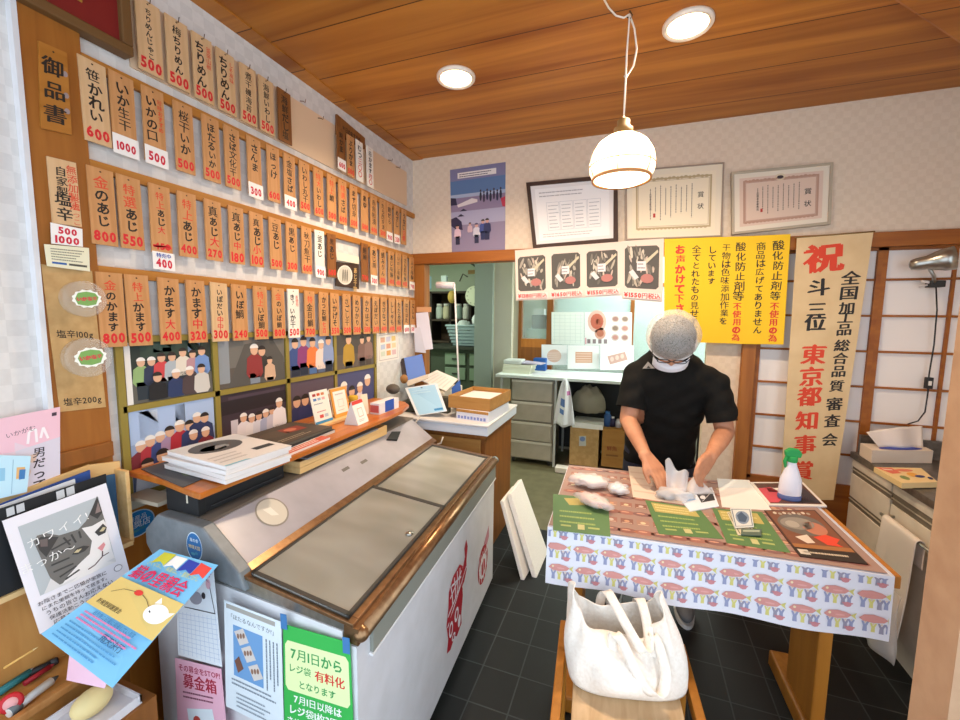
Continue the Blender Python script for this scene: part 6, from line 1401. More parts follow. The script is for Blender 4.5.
for i, (u0, u1, v0, v1, col, lab) in enumerate(((569, 599, 430, 464, 'cardboard', 'plain cardboard box with a small label on the low shelf under the counter'), (601, 640, 432, 466, 'crate_wood', 'brown printed cardboard box on the low shelf, right of the plain one'))):
    p, q = cx(u0, v1), cx(u1, v0); t = thing('cardboard_box', lab, 'box', ((p.x+q.x)/2, 4.42, p.z), 'cardboard boxes under the counter')
    bx('box', (p.x, 4.25, p.z), (q.x, 4.62, q.z), col, t, bevel=.003)
    if i == 0: a = Art(quadx(579, 436, 586, 436, 586, 446, 579, 446, y=4.248), '#c8c8c4', th=.001); a.ell(.5, .3, .4, .25, '#7a90c0', 12); a.build('label', t)
    else: a = Art(quadx(604, 440, 624, 441, 624, 462, 604, 460, y=4.248), None, th=0); a.fit('鮮魚', .4, .4, .10, '#8a3a1a', .02); a.rect(.1, .7, .7, .78, '#8a5a2a'); a.build('print', t)
lo = cx(566, 466)
sr = thing('low_shelf', 'low shelf board under the counter carrying the cardboard boxes', 'shelf', (-.2, 4.45, 0))
bx('board', (lo.x-.02, 4.24, lo.z-.02), (.30, 4.66, cx(569, 464).z-.001), '#6a5a48', sr); bx('leg', (lo.x-.02, 4.24, 0), (lo.x+.0, 4.26, lo.z-.02), '#9aa0a0', sr); bx('leg', (.28, 4.24, 0), (.30, 4.26, lo.z-.02), '#9aa0a0', sr)
zt_ = cx(599, 430).z+.001
ft = thing('foam_tray', 'white foam tray under the grey bag, on the plain cardboard box', 'tray', (-.38, 4.40, zt_+.001))
bx('tray', (cx(572, 430).x, 4.24, zt_+.001), (cx(603, 430).x, 4.55, cx(572, 422).z), 'foam', ft, bevel=.005)
m = lump((cx(587, 404).x, 4.40, zt_+.235), (.165, .13, .175), 5, '#8d8778', 0, .12); m.build('grey_bag', label='bulging grey plastic bag on the foam tray under the counter', cat='bag')
for i, (u, v, c, r, h, lab) in enumerate(((607, 432, '#2f5a9a', .035, .15, 'small bottle with a blue label on the brown box'), (612, 432, '#28244a', .03, .10, 'dark jar on the brown box, left of the white one'), (618, 432, '#c9c4cc', .03, .08, 'pale jar on the brown printed box under the counter'))):
    p = cx(u, v, 4.36); p.z = cx(640, 432).z+.001; t = thing('jar', lab, 'jar', p, 'jars under the counter')
    MB().lathe([(r, 0), (r, h*.75), (r*.6, h*.85), (r*.6, h)], p, c, 18).build('body', t); MB().lathe([(r*.65, h*.88), (r*.65, h*1.02), (0, h*1.02)], p, '#3f7ac0' if i == 0 else '#d8d4d8', 16).build('cap', t)
bx('paper_bundle', (cx(557, 469).x, 4.10, 0), (cx(597, 466).x, 4.20, .06), '#d4cfc8', label='bundle of white paper on the floor below the cardboard boxes', cat='bundle', bevel=.01)
# on the counter
for i in range(3):
    bx('paper_pad', (-1.325+.004*i, 4.36, ZB+.0005+i*.032), (-1.02+.01*i, 4.62, ZB+.0315+i*.032), ('#e2e2cc', '#dcdcc6', '#e4e4d0')[i], label='thick cream paper pad on the white counter, %s' % ('lowest of three', 'middle of three', 'uppermost of three')[i], cat='paper pad', group='paper pads on the counter', bevel=.002)
bx('folded_cloth', (-1.32, 4.37, ZB+.0975), (-1.12, 4.58, ZB+.145), '#d4dad8', label='folded pale cloth lying on the paper pads', cat='cloth', bevel=.012)
Art([(-1.115, 4.60, ZB+.125), (-.88, 4.56, ZB+.112), (-.91, 4.40, ZB+.110), (-1.115, 4.38, ZB+.118)], '#b9b4cc', th=.008).build('lilac_sheets', label='lilac sheets sticking out from the paper pads', cat='paper')
Art([(-1.0, 4.50, ZB+.003), (-.72, 4.50, ZB+.003), (-.74, 4.30, ZB+.003), (-.98, 4.30, ZB+.003)], '#d2d6dc', th=.002).build('counter_paper', label='grey paper sheet lying flat on the white counter', cat='paper')
def product(a, k):
    a.rect(.02, .02, .98, .98, '#eaecee'); a.up()
    if k == 0: a.ell(.5, .55, .28, .32, '#d4b0a0', 18); a.up(); [a.stroke([(.25, .42+.1*i), (.75, .40+.1*i)], .006, '#e8d8d0') for i in range(4)]
    elif k == 1: a.rect(.25, .28, .78, .74, '#d0a088'); a.up(); [a.stroke([(.28, .36+.1*i), (.75, .36+.1*i)], .008, '#e6cabc') for i in range(4)]
    else: a.poly([(.22, .45), (.74, .26), (.82, .58), (.3, .78)], '#c8a098'); a.up(); [a.ell(.36+.15*i, .56-.06*i, .055, .1, '#e0c4bc', 10) for i in range(3)]
for i, (u0, u1, v0, v1) in enumerate(((541.5, 567, 344.5, 365), (567.5, 599.5, 345, 369), (600, 634, 345, 370))):
    a = Art(quadx(u0, v0, u1, v0+.5, u1, v1, u0, v1, y=4.78-.05*i), '#dfe4e8', th=.015); lo_ = a.q[2].z
    product(a, i); a.build('product_picture', label='white picture panel of packed seafood on the counter, %s' % ('leftmost of three', 'middle of three', 'rightmost beside the person')[i], cat='panel', group='product picture panels on the counter')
a = Art(quadx(551.5, 312, 584, 312, 584, 345, 551.5, 344, y=4.89), '#e4ece8', th=.003)
for k in range(8): a.stroke([(.05, .1+.11*k), (.95, .1+.11*k)], .004, '#ccd8d6')
for k in range(6): a.stroke([(.1+.16*k, .05), (.1+.16*k, .95)], .004, '#ccd8d6')
a.build('hanging_calendar_sheet', label='white ruled calendar sheet on the hatch window frame', cat='calendar')
a = Art(quadx(584.5, 312, 632, 312.5, 631.5, 345.5, 584.5, 345, y=4.885), '#e6e6e8', th=.003)
a.ell(.27, .28, .20, .34, '#d8b0a4', 18); a.ell(.34, .64, .12, .18, '#d0a090', 14); a.up(); a.ell(.27, .28, .14, .24, '#b8604c', 14); a.ell(.3, .3, .06, .1, '#d8c05c', 10); a.ell(.34, .64, .08, .11, '#b06a54', 12)
for r in range(3):
    for c in range(2): a.ell(.66+.2*c, .2+.28*r, .085, .11, '#c4b4b0', 12); a.up(); a.ell(.66+.2*c, .2+.28*r, .06, .07, ['#a07870', '#8a7468', '#b8847c'][(r+c) % 3], 10)
for k in range(4): a.rect(.06+.12*k, .82, .13+.12*k, .95, '#8a7a80'); 
a.rect(.02, .78, .04, .97, '#d87a8c')
a.build('hanging_dish_poster', label='white poster of seafood dishes on the hatch window beside the calendar sheet', cat='poster')
bx('blue_case', (-1.06, 4.70, ZB), (-.915, 4.80, 1.10), '#1f5aa8', label='bright blue plastic case standing at the back of the white counter', cat='case', bevel=.01)
# ------------------------------------------------------------------ workroom seen through the left of the opening and the hatch
dw = thing('drawer_cabinet', 'old green metal drawer cabinet with a dark top in the workroom beyond', 'cabinet', (-2.15, 5.35, 0))
bx('body', (-2.60, 5.15, 0), (-1.80, 5.70, 1.13), '#3f4a3a', dw); bx('top', (-2.70, 5.08, 1.13), (-1.78, 5.75, 1.17), '#2e3328', dw)
for z in (.72, .92): 
    for x in (-2.38, -2.02): d_ = bx('drawer', (x, 5.13, z), (x+.30, 5.15, z+.16), '#7a8f78', dw, bevel=.004); bx('drawer_pull', (x+.11, 5.118, z+.07), (x+.19, 5.13, z+.09), '#33382e', d_)
bk = thing('plastic_basket', 'grey blue slatted plastic basket on the dark drawer cabinet top', 'basket', (-2.06, 5.35, 1.1705))
m = MB()
for k in range(6):
    z = 1.1705+.045*k; e = .012*k
    m.box((-2.30-e, 5.2-e, z), (-1.84+e, 5.21-e, z+.036), '#8aa0a4'); m.box((-2.30-e, 5.50+e, z), (-1.84+e, 5.51+e, z+.036), '#8aa0a4'); m.box((-2.30-e, 5.2, z), (-2.29-e, 5.5, z+.036), '#8aa0a4'); m.box((-1.85+e, 5.2, z), (-1.84+e, 5.5, z+.036), '#8aa0a4')
m.box((-2.30, 5.2, 1.1705), (-1.84, 5.51, 1.18), '#8aa0a4'); m.build('slats', bk)
m = MB(); m.tube([(-2.37, 5.14, 1.445), (-1.77, 5.14, 1.445), (-1.77, 5.57, 1.445), (-2.37, 5.57, 1.445)], .014, '#9ab0b2', 8, closed=True); m.build('basket_rim', bk)
for i, (x, y, z, r, c, lab) in enumerate(((-2.2, 5.35, 1.48, .10, '#c9d4d0', 'crumpled pale bundle in the basket, left'), (-1.98, 5.36, 1.57, .10, '#dfe6e4', 'white cloth bundle in the basket, upper right'), (-1.93, 5.29, 1.40, .06, '#1d1f22', 'black rag hanging over the basket rim'))):
    lump((x, y, z-.06), (r, r*.8, r), 60+i, c, 0, .2, 18, 12).build('cloth_bundle', label=lab, cat='cloth', group='bundles in the workroom basket')
rk_ = thing('storage_shelf', 'tall dark brown storage shelf with jars in the workroom', 'shelf', (-2.55, 5.98, 0))
bx('back', (-2.95, 6.15, 0), (-1.95, 6.18, 1.95), '#4a3420', rk_)
for x in (-2.95, -2.62, -2.30, -1.98): bx('upright', (x, 5.80, 0), (x+.03, 6.15, 1.95), '#2b2018', rk_)
for z in (1.17, 1.50, 1.92): bx('board', (-2.95, 5.80, z), (-1.95, 6.15, z+.03), '#3a2a1c', rk_)
for i in range(6):
    x = (-2.84, -2.72, -2.52, -2.39, -2.20, -2.07)[i]; t = thing('storage_jar', 'pale jar on the dark workroom shelf, %s from left' % ORD[i], 'jar', (x, 5.92, 1.5305), 'jars on the workroom shelf')
    MB().lathe([(.05, 0), (.055, .03), (.055, .17), (.04, .2)], (x, 5.92, 1.5305), ['#c8d4cc', '#d8cfae', '#9ab0a8', '#e0e0d4', '#b88a5a', '#c0ccc8'][i], 16).build('body', t); MB().lathe([(.045, .2), (.045, .235), (0, .236)], (x, 5.92, 1.5305), '#e4e4dc', 16).build('cap', t)
dl = thing('wall_dial', 'round white weighing scale dial in the workroom', 'scale', P(476, 294, y=5.45))
pc_ = P(475.5, 296, y=5.45)
MB().lathe([(.14, 0), (.14, .03), (.125, .035), (0, .036)], pc_, '#dfe4c8', 32, ax=(0, -1, 0)).build('dial', dl)
for k in range(12):
    t = 2*math.pi*k/12; q = pc_+Vector((math.cos(t)*.11, -.038, math.sin(t)*.11)); bx('tick', q+Vector((-.006, 0, -.006)), q+Vector((.006, .001, .006)), '#6a6a58', dl)
MB().tube([pc_+Vector((0, .0, .12)), pc_+Vector((0, -.0, .40)), pc_+Vector((-.25, 0, .58))], .016, '#4a4a3c', 8).build('hanging_arm', dl)
MB().tube([pc_+Vector((-.22, -.05, .20)), pc_+Vector((-.17, -.05, .30)), pc_+Vector((-.10, -.05, .26))], .010, '#5a5a4a', 8).build('hook', dl)
MB().ball(P(452, 297, y=5.40), (.06, .06, .09), '#c9a850', 14, 10).build('hanging_yellow_float', label='yellow float hanging in the workroom left of the scale dial', cat='float')
bx('hanging_light_strip', P(441, 282, y=5.3)+Vector((0, 0, -.03)), P(448, 276, y=5.36), '#cfe0dc', label='short pale box hanging at the top left of the workroom', cat='box')
bx('hanging_sign_board', P(468, 274, y=5.5), P(478, 270, y=5.52), '#8a6a30', label='small brown board high on the workroom wall', cat='sign')
lp2 = bx('hanging_blue_bag', P(427, 290, y=5.2), P(432, 276, y=5.25), '#8fb8c4', label='pale blue bag hanging at the left edge of the workroom', cat='bag', bevel=.02)
mc = thing('scale_machine', 'dark counter scale machine seen through the small hatch pane', 'machine', (-1.12, 5.5, 0))
bx('column', (-1.32, 5.40, 0), (-1.02, 5.70, 1.42), '#8fb0a4', mc); bx('body', (-1.26, 5.42, 1.42), (-1.04, 5.66, 1.60), '#2b3234', mc, bevel=.01); bx('screen', (-1.23, 5.415, 1.60), (-1.09, 5.52, 1.68), '#d4dcdc', mc, bevel=.006)
bx('wall_mint_panel', (-1.0, 5.9, .9), (1.2, 5.92, 2.4), '#c2dad6', kind='structure')
# ------------------------------------------------------------------ the person packing fish behind the table
def tcap(mb, p0, p1, r0, r1, mat, n=16):
    p0, p1 = Vector(p0), Vector(p1)
    mb.tube([p0, p0.lerp(p1, .5), p1], [r0, (r0+r1)/2, r1], mat, n); mb.ball(p0, r0, mat, n, 10); mb.ball(p1, r1, mat, n, 10)
def loft(mb, secs, mat, n=28):
    """secs: (centre, x-axis vec, y-axis vec) elliptical sections"""
    vs = []; fs = []
    for c, ex, ey in secs:
        c, ex, ey = Vector(c), Vector(ex), Vector(ey)
        for j in range(n):
            a = 2*math.pi*j/n; ca, sa = math.cos(a), math.sin(a)
            vs.append(c+ex*math.copysign(abs(ca)**.85, ca)+ey*math.copysign(abs(sa)**.85, sa))
    for i in range(len(secs)-1):
        for j in range(n): fs.append((i*n+j, i*n+(j+1) % n, (i+1)*n+(j+1) % n, (i+1)*n+j))
    fs.append(tuple(range(n))[::-1]); fs.append(tuple((len(secs)-1)*n+j for j in range(n)))
    mb.add(vs, fs, mat, True)
def fuse(mb, name, parent, voxel, smooth_it, mat, cuts=(), origin=None, **k):
    """melt overlapping volumes into one continuous skin"""
    o = mb.build(name, None, origin=(0, 0, 0))
    r = o.modifiers.new('r', 'REMESH'); r.mode = 'VOXEL'; r.voxel_size = voxel; r.use_smooth_shade = True
    s = o.modifiers.new('s', 'SMOOTH'); s.factor = .5; s.iterations = smooth_it
    dg = bpy.context.evaluated_depsgraph_get(); dg.update()
    me = bpy.data.meshes.new_from_object(o.evaluated_get(dg)); nm = o.name
    old = o.data; bpy.data.objects.remove(o); bpy.data.meshes.remove(old); WORLD.pop(nm, None)
    bm = bmesh.new(); bm.from_mesh(me)
    for co, no in cuts:
        g = bm.verts[:]+bm.edges[:]+bm.faces[:]
        res = bmesh.ops.bisect_plane(bm, geom=g, plane_co=co, plane_no=no, clear_outer=True)
        ed = [e for e in bm.edges if e.is_boundary]
        if ed and k.get('_fill', True): bmesh.ops.holes_fill(bm, edges=ed, sides=0)
    k.pop('_fill', None)
    if origin is None:
        zs = [v.co for v in bm.verts]; origin = Vector(((min(v.x for v in zs)+max(v.x for v in zs))/2, (min(v.y for v in zs)+max(v.y for v in zs))/2, min(v.z for v in zs)))
    origin = Vector(origin)
    bmesh.ops.translate(bm, verts=bm.verts, vec=-origin)
    bm.to_mesh(me); bm.free()
    me.name = name; me.materials.clear(); me.materials.append(M(mat))
    me.polygons.foreach_set('use_smooth', [True]*len(me.polygons)); me.polygons.foreach_set('material_index', [0]*len(me.polygons))
    ob = bpy.data.objects.new(name, me); link(ob, origin, parent)
    return props(ob, k.get('label'), k.get('cat'))
noisy('skin', '#bd8262', '#c98f6d', 25, .55)
noisy('black_shirt', '#0c0b09', '#12100d', 40, .85, spec=.25)
noisy('net_white', '#a8a29c', '#bdb7b0', 55, .8)
PEL, WST, CHE, SHO, NEK = Vector((.165, 2.44, .87)), Vector((.17, 2.43, 1.02)), Vector((.185, 2.37, 1.19)), Vector((.195, 2.305, 1.315)), Vector((.188, 2.24, 1.385))
HD = Vector((.178, 2.145, 1.455))
fd = Vector((-.02, -.55, -.83)).normalized()          # where the face points
hu = (Vector((0, -.83, .55))-fd*Vector((0, -.83, .55)).dot(fd)).normalized()   # crown direction
hr = hu.cross(fd).normalized()
SL, SR = Vector((.030, 2.315, 1.262)), Vector((.395, 2.315, 1.235))
EL, ER = Vector((.000, 2.255, 1.035)), Vector((.445, 2.27, 1.015))
WL, WR = Vector((.083, 2.020, .930)), Vector((.352, 2.050, .948))
body = MB()
loft(body, [(PEL, (.155, 0, 0), (0, .10, 0)), (WST, (.145, 0, 0), (0, .10, .02)), (CHE, (.165, 0, 0), (0, .105, .04)), (SHO, (.150, 0, 0), (0, .07, .05))], 'skin')
tcap(body, SHO-Vector((0, .0, .02)), NEK+Vector((0, -.02, .02)), .065, .058, 'skin'); tcap(body, NEK, HD+Vector((0, .03, 0)), .06, .065, 'skin')
rotH = Matrix((hr, fd, hu)).transposed()
body.ball(HD, (.078, .095, .105), 'skin', 24, 16, rotH)
body.ball(HD+fd*.055-hu*.045, (.058, .055, .060), 'skin', 20, 12, rotH)      # jaw
body.ball(HD+fd*.104-hu*.018, (.013, .018, .022), 'skin', 12, 8, rotH)       # nose
for s in (-1, 1): body.ball(HD+hr*s*.080-hu*.012+fd*.005, (.010, .022, .032), 'skin', 12, 8, rotH)   # ears
for S_, E_, W_ in ((SL, EL, WL), (SR, ER, WR)):
    tcap(body, SHO.lerp(S_, .7), S_, .055, .058, 'skin'); tcap(body, S_, E_, .054, .043, 'skin')
    mid_ = E_.lerp(W_, .35); tcap(body, E_, mid_, .042, .041, 'skin'); tcap(body, mid_, W_, .041, .026, 'skin')
def fingers(mb, wrist, knk, side, tips, thumb, nrm):
    """palm from wrist to the knuckles, four separate bent fingers, a thumb from the side of the palm"""
    wrist, knk, side, nrm = Vector(wrist), Vector(knk), Vector(side).normalized(), Vector(nrm).normalized()
    for k, w in enumerate((-1.5, -.5, .5, 1.5)):
        base = knk+side*w*.020-(knk-wrist)*(.05 if k in (1, 2) else .10)
        tcap(mb, wrist+side*w*.010, base, .020 if k else .018, .0135, 'skin', 12)
        p = base
        rr = (.0105, .0098, .0088, .0080)
        for i, q in enumerate(tips[k]):
            q = Vector(q); tcap(mb, p, q, rr[i], rr[i+1], 'skin', 12); p = q
    p = wrist.lerp(knk, .30)+side*-1.6*.018 if True else None
    prev = Vector(thumb[0]); tcap(mb, wrist.lerp(knk, .25), prev, .018, .013, 'skin', 12)
    for i, q in enumerate(thumb[1:]): q = Vector(q); tcap(mb, prev, q, .0125-.0015*i, .0110-.0018*i, 'skin', 12); prev = q
# his right hand (left in the picture): back of the hand up, fingers running down to the bag
kL = Vector((.132, 1.968, .880)); dL = (kL-WL).normalized(); sL = dL.cross(Vector((.2, -.35, .9))).normalized()
tl = []
for k, w in enumerate((-1.5, -.5, .5, 1.5)):
    b = kL+sL*w*.020; L = (.036, .042, .044, .036)[k]
    d1 = (dL+Vector((.0, -.15, -.25))).normalized(); d2 = (dL+Vector((.05, -.25, -.9))).normalized(); d3 = (dL+Vector((.0, -.1, -1.3))).normalized()
    p1 = b+d1*L; p2 = p1+d2*L*.62; p3 = p2+d3*L*.48; tl.append((p1, p2, p3))
b = WL.lerp(kL, .40)+sL*.030
fingers(body, WL, kL, sL, tl, (b, b+dL*.032+sL*.022-Vector((0, 0, .012)), b+dL*.062+sL*.020-Vector((0, 0, .034))), (0, 0, 1))
# his left hand (right in the picture): pinching the mouth of the bag, fingers curled
kR = Vector((.312, 1.985, .914)); dR = (kR-WR).normalized(); sR = Vector((.55, .55, -.62)); sR = (sR-dR*sR.dot(dR)).normalized()
tr_ = []
for k, w in enumerate((-1.5, -.5, .5, 1.5)):
    b = kR+sR*w*.019; L = (.038, .042, .040, .033)[k]; cv = (.2, .6, .8, 1.0)[k]
    d1 = (dR+Vector((-.10, -.35, -.55))).normalized(); d2 = (dR*(.55-cv*.4)+Vector((-.05, -.10*cv, -1.0))).normalized(); d3 = (Vector((.25*cv, .25*cv, -.9))-dR*.3*cv).normalized()
    p1 = b+d1*L; p2 = p1+d2*L*.64; p3 = p2+d3*L*.5; tr_.append((p1, p2, p3))
b = WR.lerp(kR, .45)-sR*.028
fingers(body, WR, kR, sR, tr_, (b, b+dR*.030+Vector((-.012, -.016, -.012)), b+dR*.052+Vector((-.010, -.030, -.036))), (0, 0, 1))
# legs
HL, HR_ = Vector((.085, 2.44, .85)), Vector((.245, 2.44, .85)); KL, KR_ = Vector((.045, 2.43, .47)), Vector((.285, 2.42, .47)); AL, AR_ = Vector((-.035, 2.39, .085)), Vector((.325, 2.37, .085))
for h, kn, an in ((HL, KL, AL), (HR_, KR_, AR_)): tcap(body, h, kn, .085, .055, 'skin'); tcap(body, kn, an, .055, .038, 'skin')
per = fuse(body, 'person', None, .0045, 5, 'skin', origin=(.15, 2.40, .0), label='person in black T-shirt, white hair net and mask, bending over bags behind the table', cat='person')
# T-shirt
sh_ = MB()
loft(sh_, [((.168, 2.445, .76), (.178, 0, 0), (0, .125, 0)), (PEL+Vector((0, 0, .03)), (.176, 0, 0), (0, .125, 0)), (WST+Vector((.008, 0, 0)), (.180, 0, 0), (0, .122, .02)), (CHE+Vector((.006, 0, 0)), (.200, 0, 0), (0, .122, .05)), (SHO+Vector((.004, 0, -.03)), (.190, 0, -.008), (0, .088, .06)), (SHO+Vector((.0, -.02, .030)), (.135, 0, -.008), (0, .068, .045)), (NEK+Vector((0, .006, .012)), (.074, 0, 0), (0, .06, .045))], 'black_shirt')
for S_, E_ in ((SL, EL), (SR, ER)):
    tcap(sh_, SHO.lerp(S_, .35)+Vector((0, 0, .012)), S_+Vector((0, 0, .002)), .066, .064, 'black_shirt'); tcap(sh_, S_, S_.lerp(E_, .85), .065, .069, 'black_shirt')
dl_, dr_ = (EL-SL).normalized(), (ER-SR).normalized()
def shirt():
    o = sh_.build('tmp', None, origin=(0, 0, 0)); r = o.modifiers.new('r', 'REMESH'); r.mode = 'VOXEL'; r.voxel_size = .007
    s = o.modifiers.new('s', 'SMOOTH'); s.factor = .5; s.iterations = 6
    dg = bpy.context.evaluated_depsgraph_get(); dg.update(); me = bpy.data.meshes.new_from_object(o.evaluated_get(dg)); nm = o.name; old = o.data
    bpy.data.objects.remove(o); bpy.data.meshes.remove(old); WORLD.pop(nm, None)
    bm = bmesh.new(); bm.from_mesh(me)
    # sleeve hems, waist hem, neck opening
    for S_, d, L in ((SL, dl_, .175), (SR, dr_, .180)):
        fs = [f for f in bm.faces if ((lambda q: abs(q.dot(d)-L) < .03 and (q-d*q.dot(d)).length < .10)(f.calc_center_median()-S_)) and (f.calc_center_median().x < .085 or f.calc_center_median().x > .35)]
        g = list({v for f in fs for v in f.verts})+list({e for f in fs for e in f.edges})+fs
        bmesh.ops.bisect_plane(bm, geom=g, plane_co=S_+d*(L+.0005), plane_no=d)
    bmesh.ops.bisect_plane(bm, geom=bm.verts[:]+bm.edges[:]+bm.faces[:], plane_co=(0, 0, .776), plane_no=(0, 0, 1))
    kill = []
    for v in bm.verts:
        for S_, d, L in ((SL, dl_, .175), (SR, dr_, .180)):
            q = v.co-S_; t = q.dot(d)
            if t > L+.001 and (q-d*t).length < .10 and (v.co.x < .075 or v.co.x > .36): kill.append(v); break
        else:
            if v.co.z < .775: kill.append(v)
            elif (v.co-(NEK+Vector((0, -.012, .035)))).length < .062: kill.append(v)
    bmesh.ops.delete(bm, geom=kill, context='VERTS')
    # soft cloth folds
    bm.normal_update()
    for v in bm.verts:
        c = v.co; f = .004*math.sin(c.z*60+c.x*24+3*math.sin(c.y*20))*(1.0 if c.z < 1.1 else .5)+.003*math.sin(c.x*48-c.z*70)
        v.co = c+v.normal*f
    o3 = Vector((.18, 2.38, .775)); bmesh.ops.translate(bm, verts=bm.verts, vec=-o3); bm.to_mesh(me); bm.free()
    me.materials.clear(); me.materials.append(M('black_shirt')); me.polygons.foreach_set('use_smooth', [True]*len(me.polygons)); me.polygons.foreach_set('material_index', [0]*len(me.polygons)); me.name = 't_shirt'
    ob = bpy.data.objects.new('t_shirt', me); link(ob, o3, per); ob['label'] = 'black short sleeved T-shirt'
    so = ob.modifiers.new('thick', 'SOLIDIFY'); so.thickness = .004; so.offset = 1
    return ob
tsh = shirt()
# small grey triangle mark on the chest, left in the picture
from mathutils.bvhtree import BVHTree
_bm = bmesh.new(); _bm.from_mesh(tsh.data); _bv = BVHTree.FromBMesh(_bm); _o3 = Vector((.18, 2.38, .775))
def on_shirt(u, v):
    d = ray(u, v).normalized(); h = _bv.ray_cast(CAM-_o3, d)
    return h[0]+_o3-d*.014
cs = [on_shirt(648, 361.5), on_shirt(655, 368.5), on_shirt(642.5, 368.5)]
a = MB(); a.add(cs, [(0, 1, 2)], '#8a8682'); ce = (cs[0]+cs[1]+cs[2])/3; dd = (CAM-ce).normalized()*.0005
a.add([ce+(p-ce)*.35+dd-(cs[0]-ce)*.25 for p in cs], [(0, 1, 2)], '#1a1815'); a.build('chest_mark', tsh, label='small grey triangle mark')
_bm.free()
# trousers and shoes
tro = MB()
loft(tro, [((.165, 2.445, .79), (.172, 0, 0), (0, .120, 0)), ((.165, 2.445, .90), (.168, 0, 0), (0, .117, 0))], '#1a2038')
for h, kn, an in ((HL, KL, AL), (HR_, KR_, AR_)): tcap(tro, h, kn, .100, .072, '#1a2038'); tcap(tro, kn, an+Vector((0, 0, .05)), .072, .060, '#1a2038')
fuse(tro, 'trousers', per, .010, 4, '#1a2038', label='dark navy trousers').name = 'trousers'
for i, (an, col) in enumerate(((AL, '#5c5c5e'), (AR_, '#6a6c70'))):
    s_ = MB(); s_.ball(an+Vector((0, -.055, -.035)), (.046, .125, .046), col, 20, 12, None, lambda p: Vector((p.x, p.y, max(p.z, -.030)))); s_.ball(an+Vector((0, .0, -.01)), (.045, .052, .06), col, 16, 10, None, lambda p: Vector((p.x, p.y, max(p.z, -.06))))
    so_ = s_.build('shoe', per, label='grey trainer'); m = MB(); m.slab([an+Vector((.048*math.cos(t), -.05+.128*math.sin(t), -.084)) for t in [2*math.pi*k/24 for k in range(24)]], (0, 0, .020), '#c8c8c8'); m.build('sole', so_)
# hair, net, mask, glasses
hn = MB(); hc_ = HD+hu*.030-fd*.012
hn.ball(hc_+fd*.014+hu*.012, (.098, .106, .090), '#2a2624', 24, 16, rotH); hn.build('hair', per, label='short dark hair under the net')
net = MB()
def puff(p):
    a = math.atan2(p.y, p.x); k_ = max(0, 1-abs(p.z)/.1); r = 1+.012*math.sin(a*9+1)*(1-abs(p.z)/.11)+.016*math.sin(p.z*46+a*2)*math.sin(a*3+1)
    if p.z < -.045: r *= 1-.6*(-.045-p.z)/.08
    return p*r
net.ball(hc_+hu*.006, (.118, .122, .108), 'net_white', 48, 28, rotH, puff)
nm_ = clear('net_film', '#e8e3dc', .46, .7)
nn = nm_.node_tree; tc_ = nn.nodes.new('ShaderNodeTexCoord'); nz_ = nn.nodes.new('ShaderNodeTexNoise'); nz_.inputs['Scale'].default_value = 170; nn.links.new(tc_.outputs['Object'], nz_.inputs['Vector'])
mr_ = nn.nodes.new('ShaderNodeMapRange'); mr_.inputs['From Min'].default_value = .35; mr_.inputs['From Max'].default_value = .65; mr_.inputs['To Min'].default_value = .27; mr_.inputs['To Max'].default_value = .41; nn.links.new(nz_.outputs['Fac'], mr_.inputs['Value']); nn.links.new(mr_.outputs[0], nn.nodes['Principled BSDF'].inputs['Alpha'])
for i in range(len(net.m)): net.m[i] = 'net_film'
nt_ = net.build('hair_net', per, label='translucent white bouffant hair net')
bd = MB(); ring = [hc_+hu*(-.046)+hr*(.102*math.cos(t))+fd*(.104*math.sin(t)+.004) for t in [2*math.pi*k/48 for k in range(48)]]
bd.tube(ring, .0065, '#dcd8d4', 8, closed=True); bd.build('elastic_band', nt_)
mk = MB()
def maskf(u, v):
    a = (u-.5)*2.5; w = .074; yy = .112*math.cos(a*.62)+.018*math.sin(math.pi*v)*(math.cos(a)**2 if abs(a) < 1.57 else 0)
    return HD+hr*(math.sin(a)*w*1.12)+fd*(yy-.008+.004*math.sin(v*22)*(abs(a) < 1))+hu*(-.020-.085*v-.010*math.cos(a))
mk.sheet(maskf, 28, 16, '#e4e4ea', .002); mk.build('face_mask', per, label='white pleated face mask')
gl = MB()
for s in (-1, 1):
    c0 = HD+hr*s*.034+fd*.112+hu*.002
    gl.tube([c0+hr*(.027*math.cos(t))+hu*(.017*math.sin(t)) for t in [2*math.pi*k/24 for k in range(24)]], .0022, '#2a2a2e', 6, closed=True)
    gl.tube([c0+hr*s*.027+hu*.004, HD+hr*s*.084+fd*.085+hu*.004, HD+hr*s*.088+fd*.0], .002, '#2a2a2e', 6)
gl.tube([HD-hr*.008+fd*.114+hu*.004, HD+hr*.008+fd*.114+hu*.004], .002, '#2a2a2e', 6); gl.build('glasses', per, label='thin dark framed glasses')
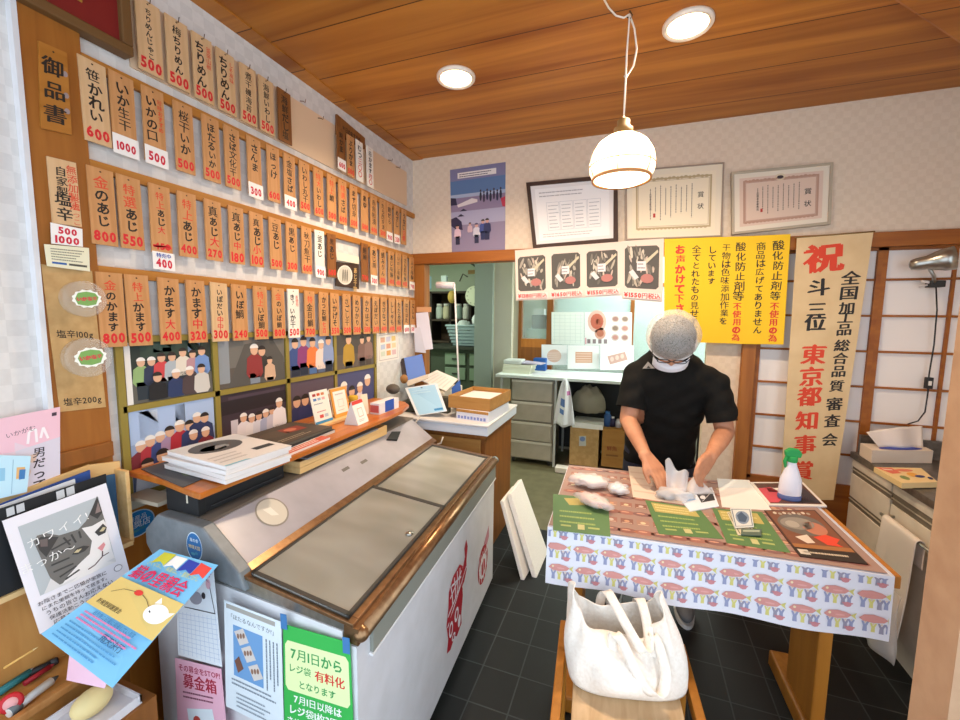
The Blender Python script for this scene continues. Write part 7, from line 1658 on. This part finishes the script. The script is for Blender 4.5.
# ------------------------------------------------------------------ camera, light, view
COL.objects.unlink(_tmpo); bpy.data.objects.remove(_tmpo); bpy.data.curves.remove(_tmpc)
cam = bpy.data.cameras.new('camera'); cam.sensor_width = 36; cam.sensor_fit = 'HORIZONTAL'; cam.lens = F*36/960
cam.clip_start = 0.02
co = bpy.data.objects.new('camera', cam); COL.objects.link(co)
R = Matrix((CR, -CD, -CF)).transposed().to_4x4(); R.translation = CAM
co.matrix_world = R; S.camera = co
w = bpy.data.worlds.new('daylight'); w.use_nodes = True; S.world = w
bg = w.node_tree.nodes['Background']; bg.inputs[0].default_value = (0.76, 0.88, 1.0, 1); bg.inputs[1].default_value = 2.1
def light(name, kind, loc, energy, color, size=0.1, rot=(0, 0, 0), size_y=None, spot=None, blend=0.5):
    l = bpy.data.lights.new(name, kind); l.energy = energy; l.color = color
    if kind == 'AREA':
        l.size = size
        if size_y: l.shape = 'RECTANGLE'; l.size_y = size_y
    elif kind == 'SPOT': l.shadow_soft_size = size; l.spot_size = math.radians(spot or 120); l.spot_blend = blend
    else: l.shadow_soft_size = size
    o = bpy.data.objects.new(name, l); COL.objects.link(o); o.location = loc; o.rotation_euler = rot; return o
WARM = (1.0, 0.78, 0.55)
light('downlight_lamp', 'SPOT', (-0.87, 2.0, ZC-0.03), 80, WARM, 0.06, spot=150, blend=0.8)
light('downlight_lamp', 'SPOT', (0.153, 1.961, ZC-0.03), 80, WARM, 0.06, spot=150, blend=0.8)
light('pendant_bulb', 'POINT', (-0.075, 1.815, 2.285), 160, WARM, 0.03)
light('back_room_tube', 'AREA', (0.5, 4.3, 2.48), 45, (0.95, 1.0, 0.93), 1.2, size_y=0.2)
light('workroom_tube', 'AREA', (-3.2, 4.2, 2.48), 34, (0.95, 1.0, 0.85), 1.2, size_y=0.2)
light('workroom_tube', 'AREA', (0.0, 5.8, 2.48), 30, (0.92, 1.0, 0.96), 1.2, size_y=0.2)
S.view_settings.view_transform = 'Standard'; S.view_settings.look = 'None'; S.view_settings.gamma = 1.0
S.view_settings.use_curve_mapping = False; S.view_settings.exposure = 0.30
S.cycles.use_denoising = True
S.cycles.max_bounces = 8; S.cycles.transparent_max_bounces = 16
S.cycles.sample_clamp_indirect = 6
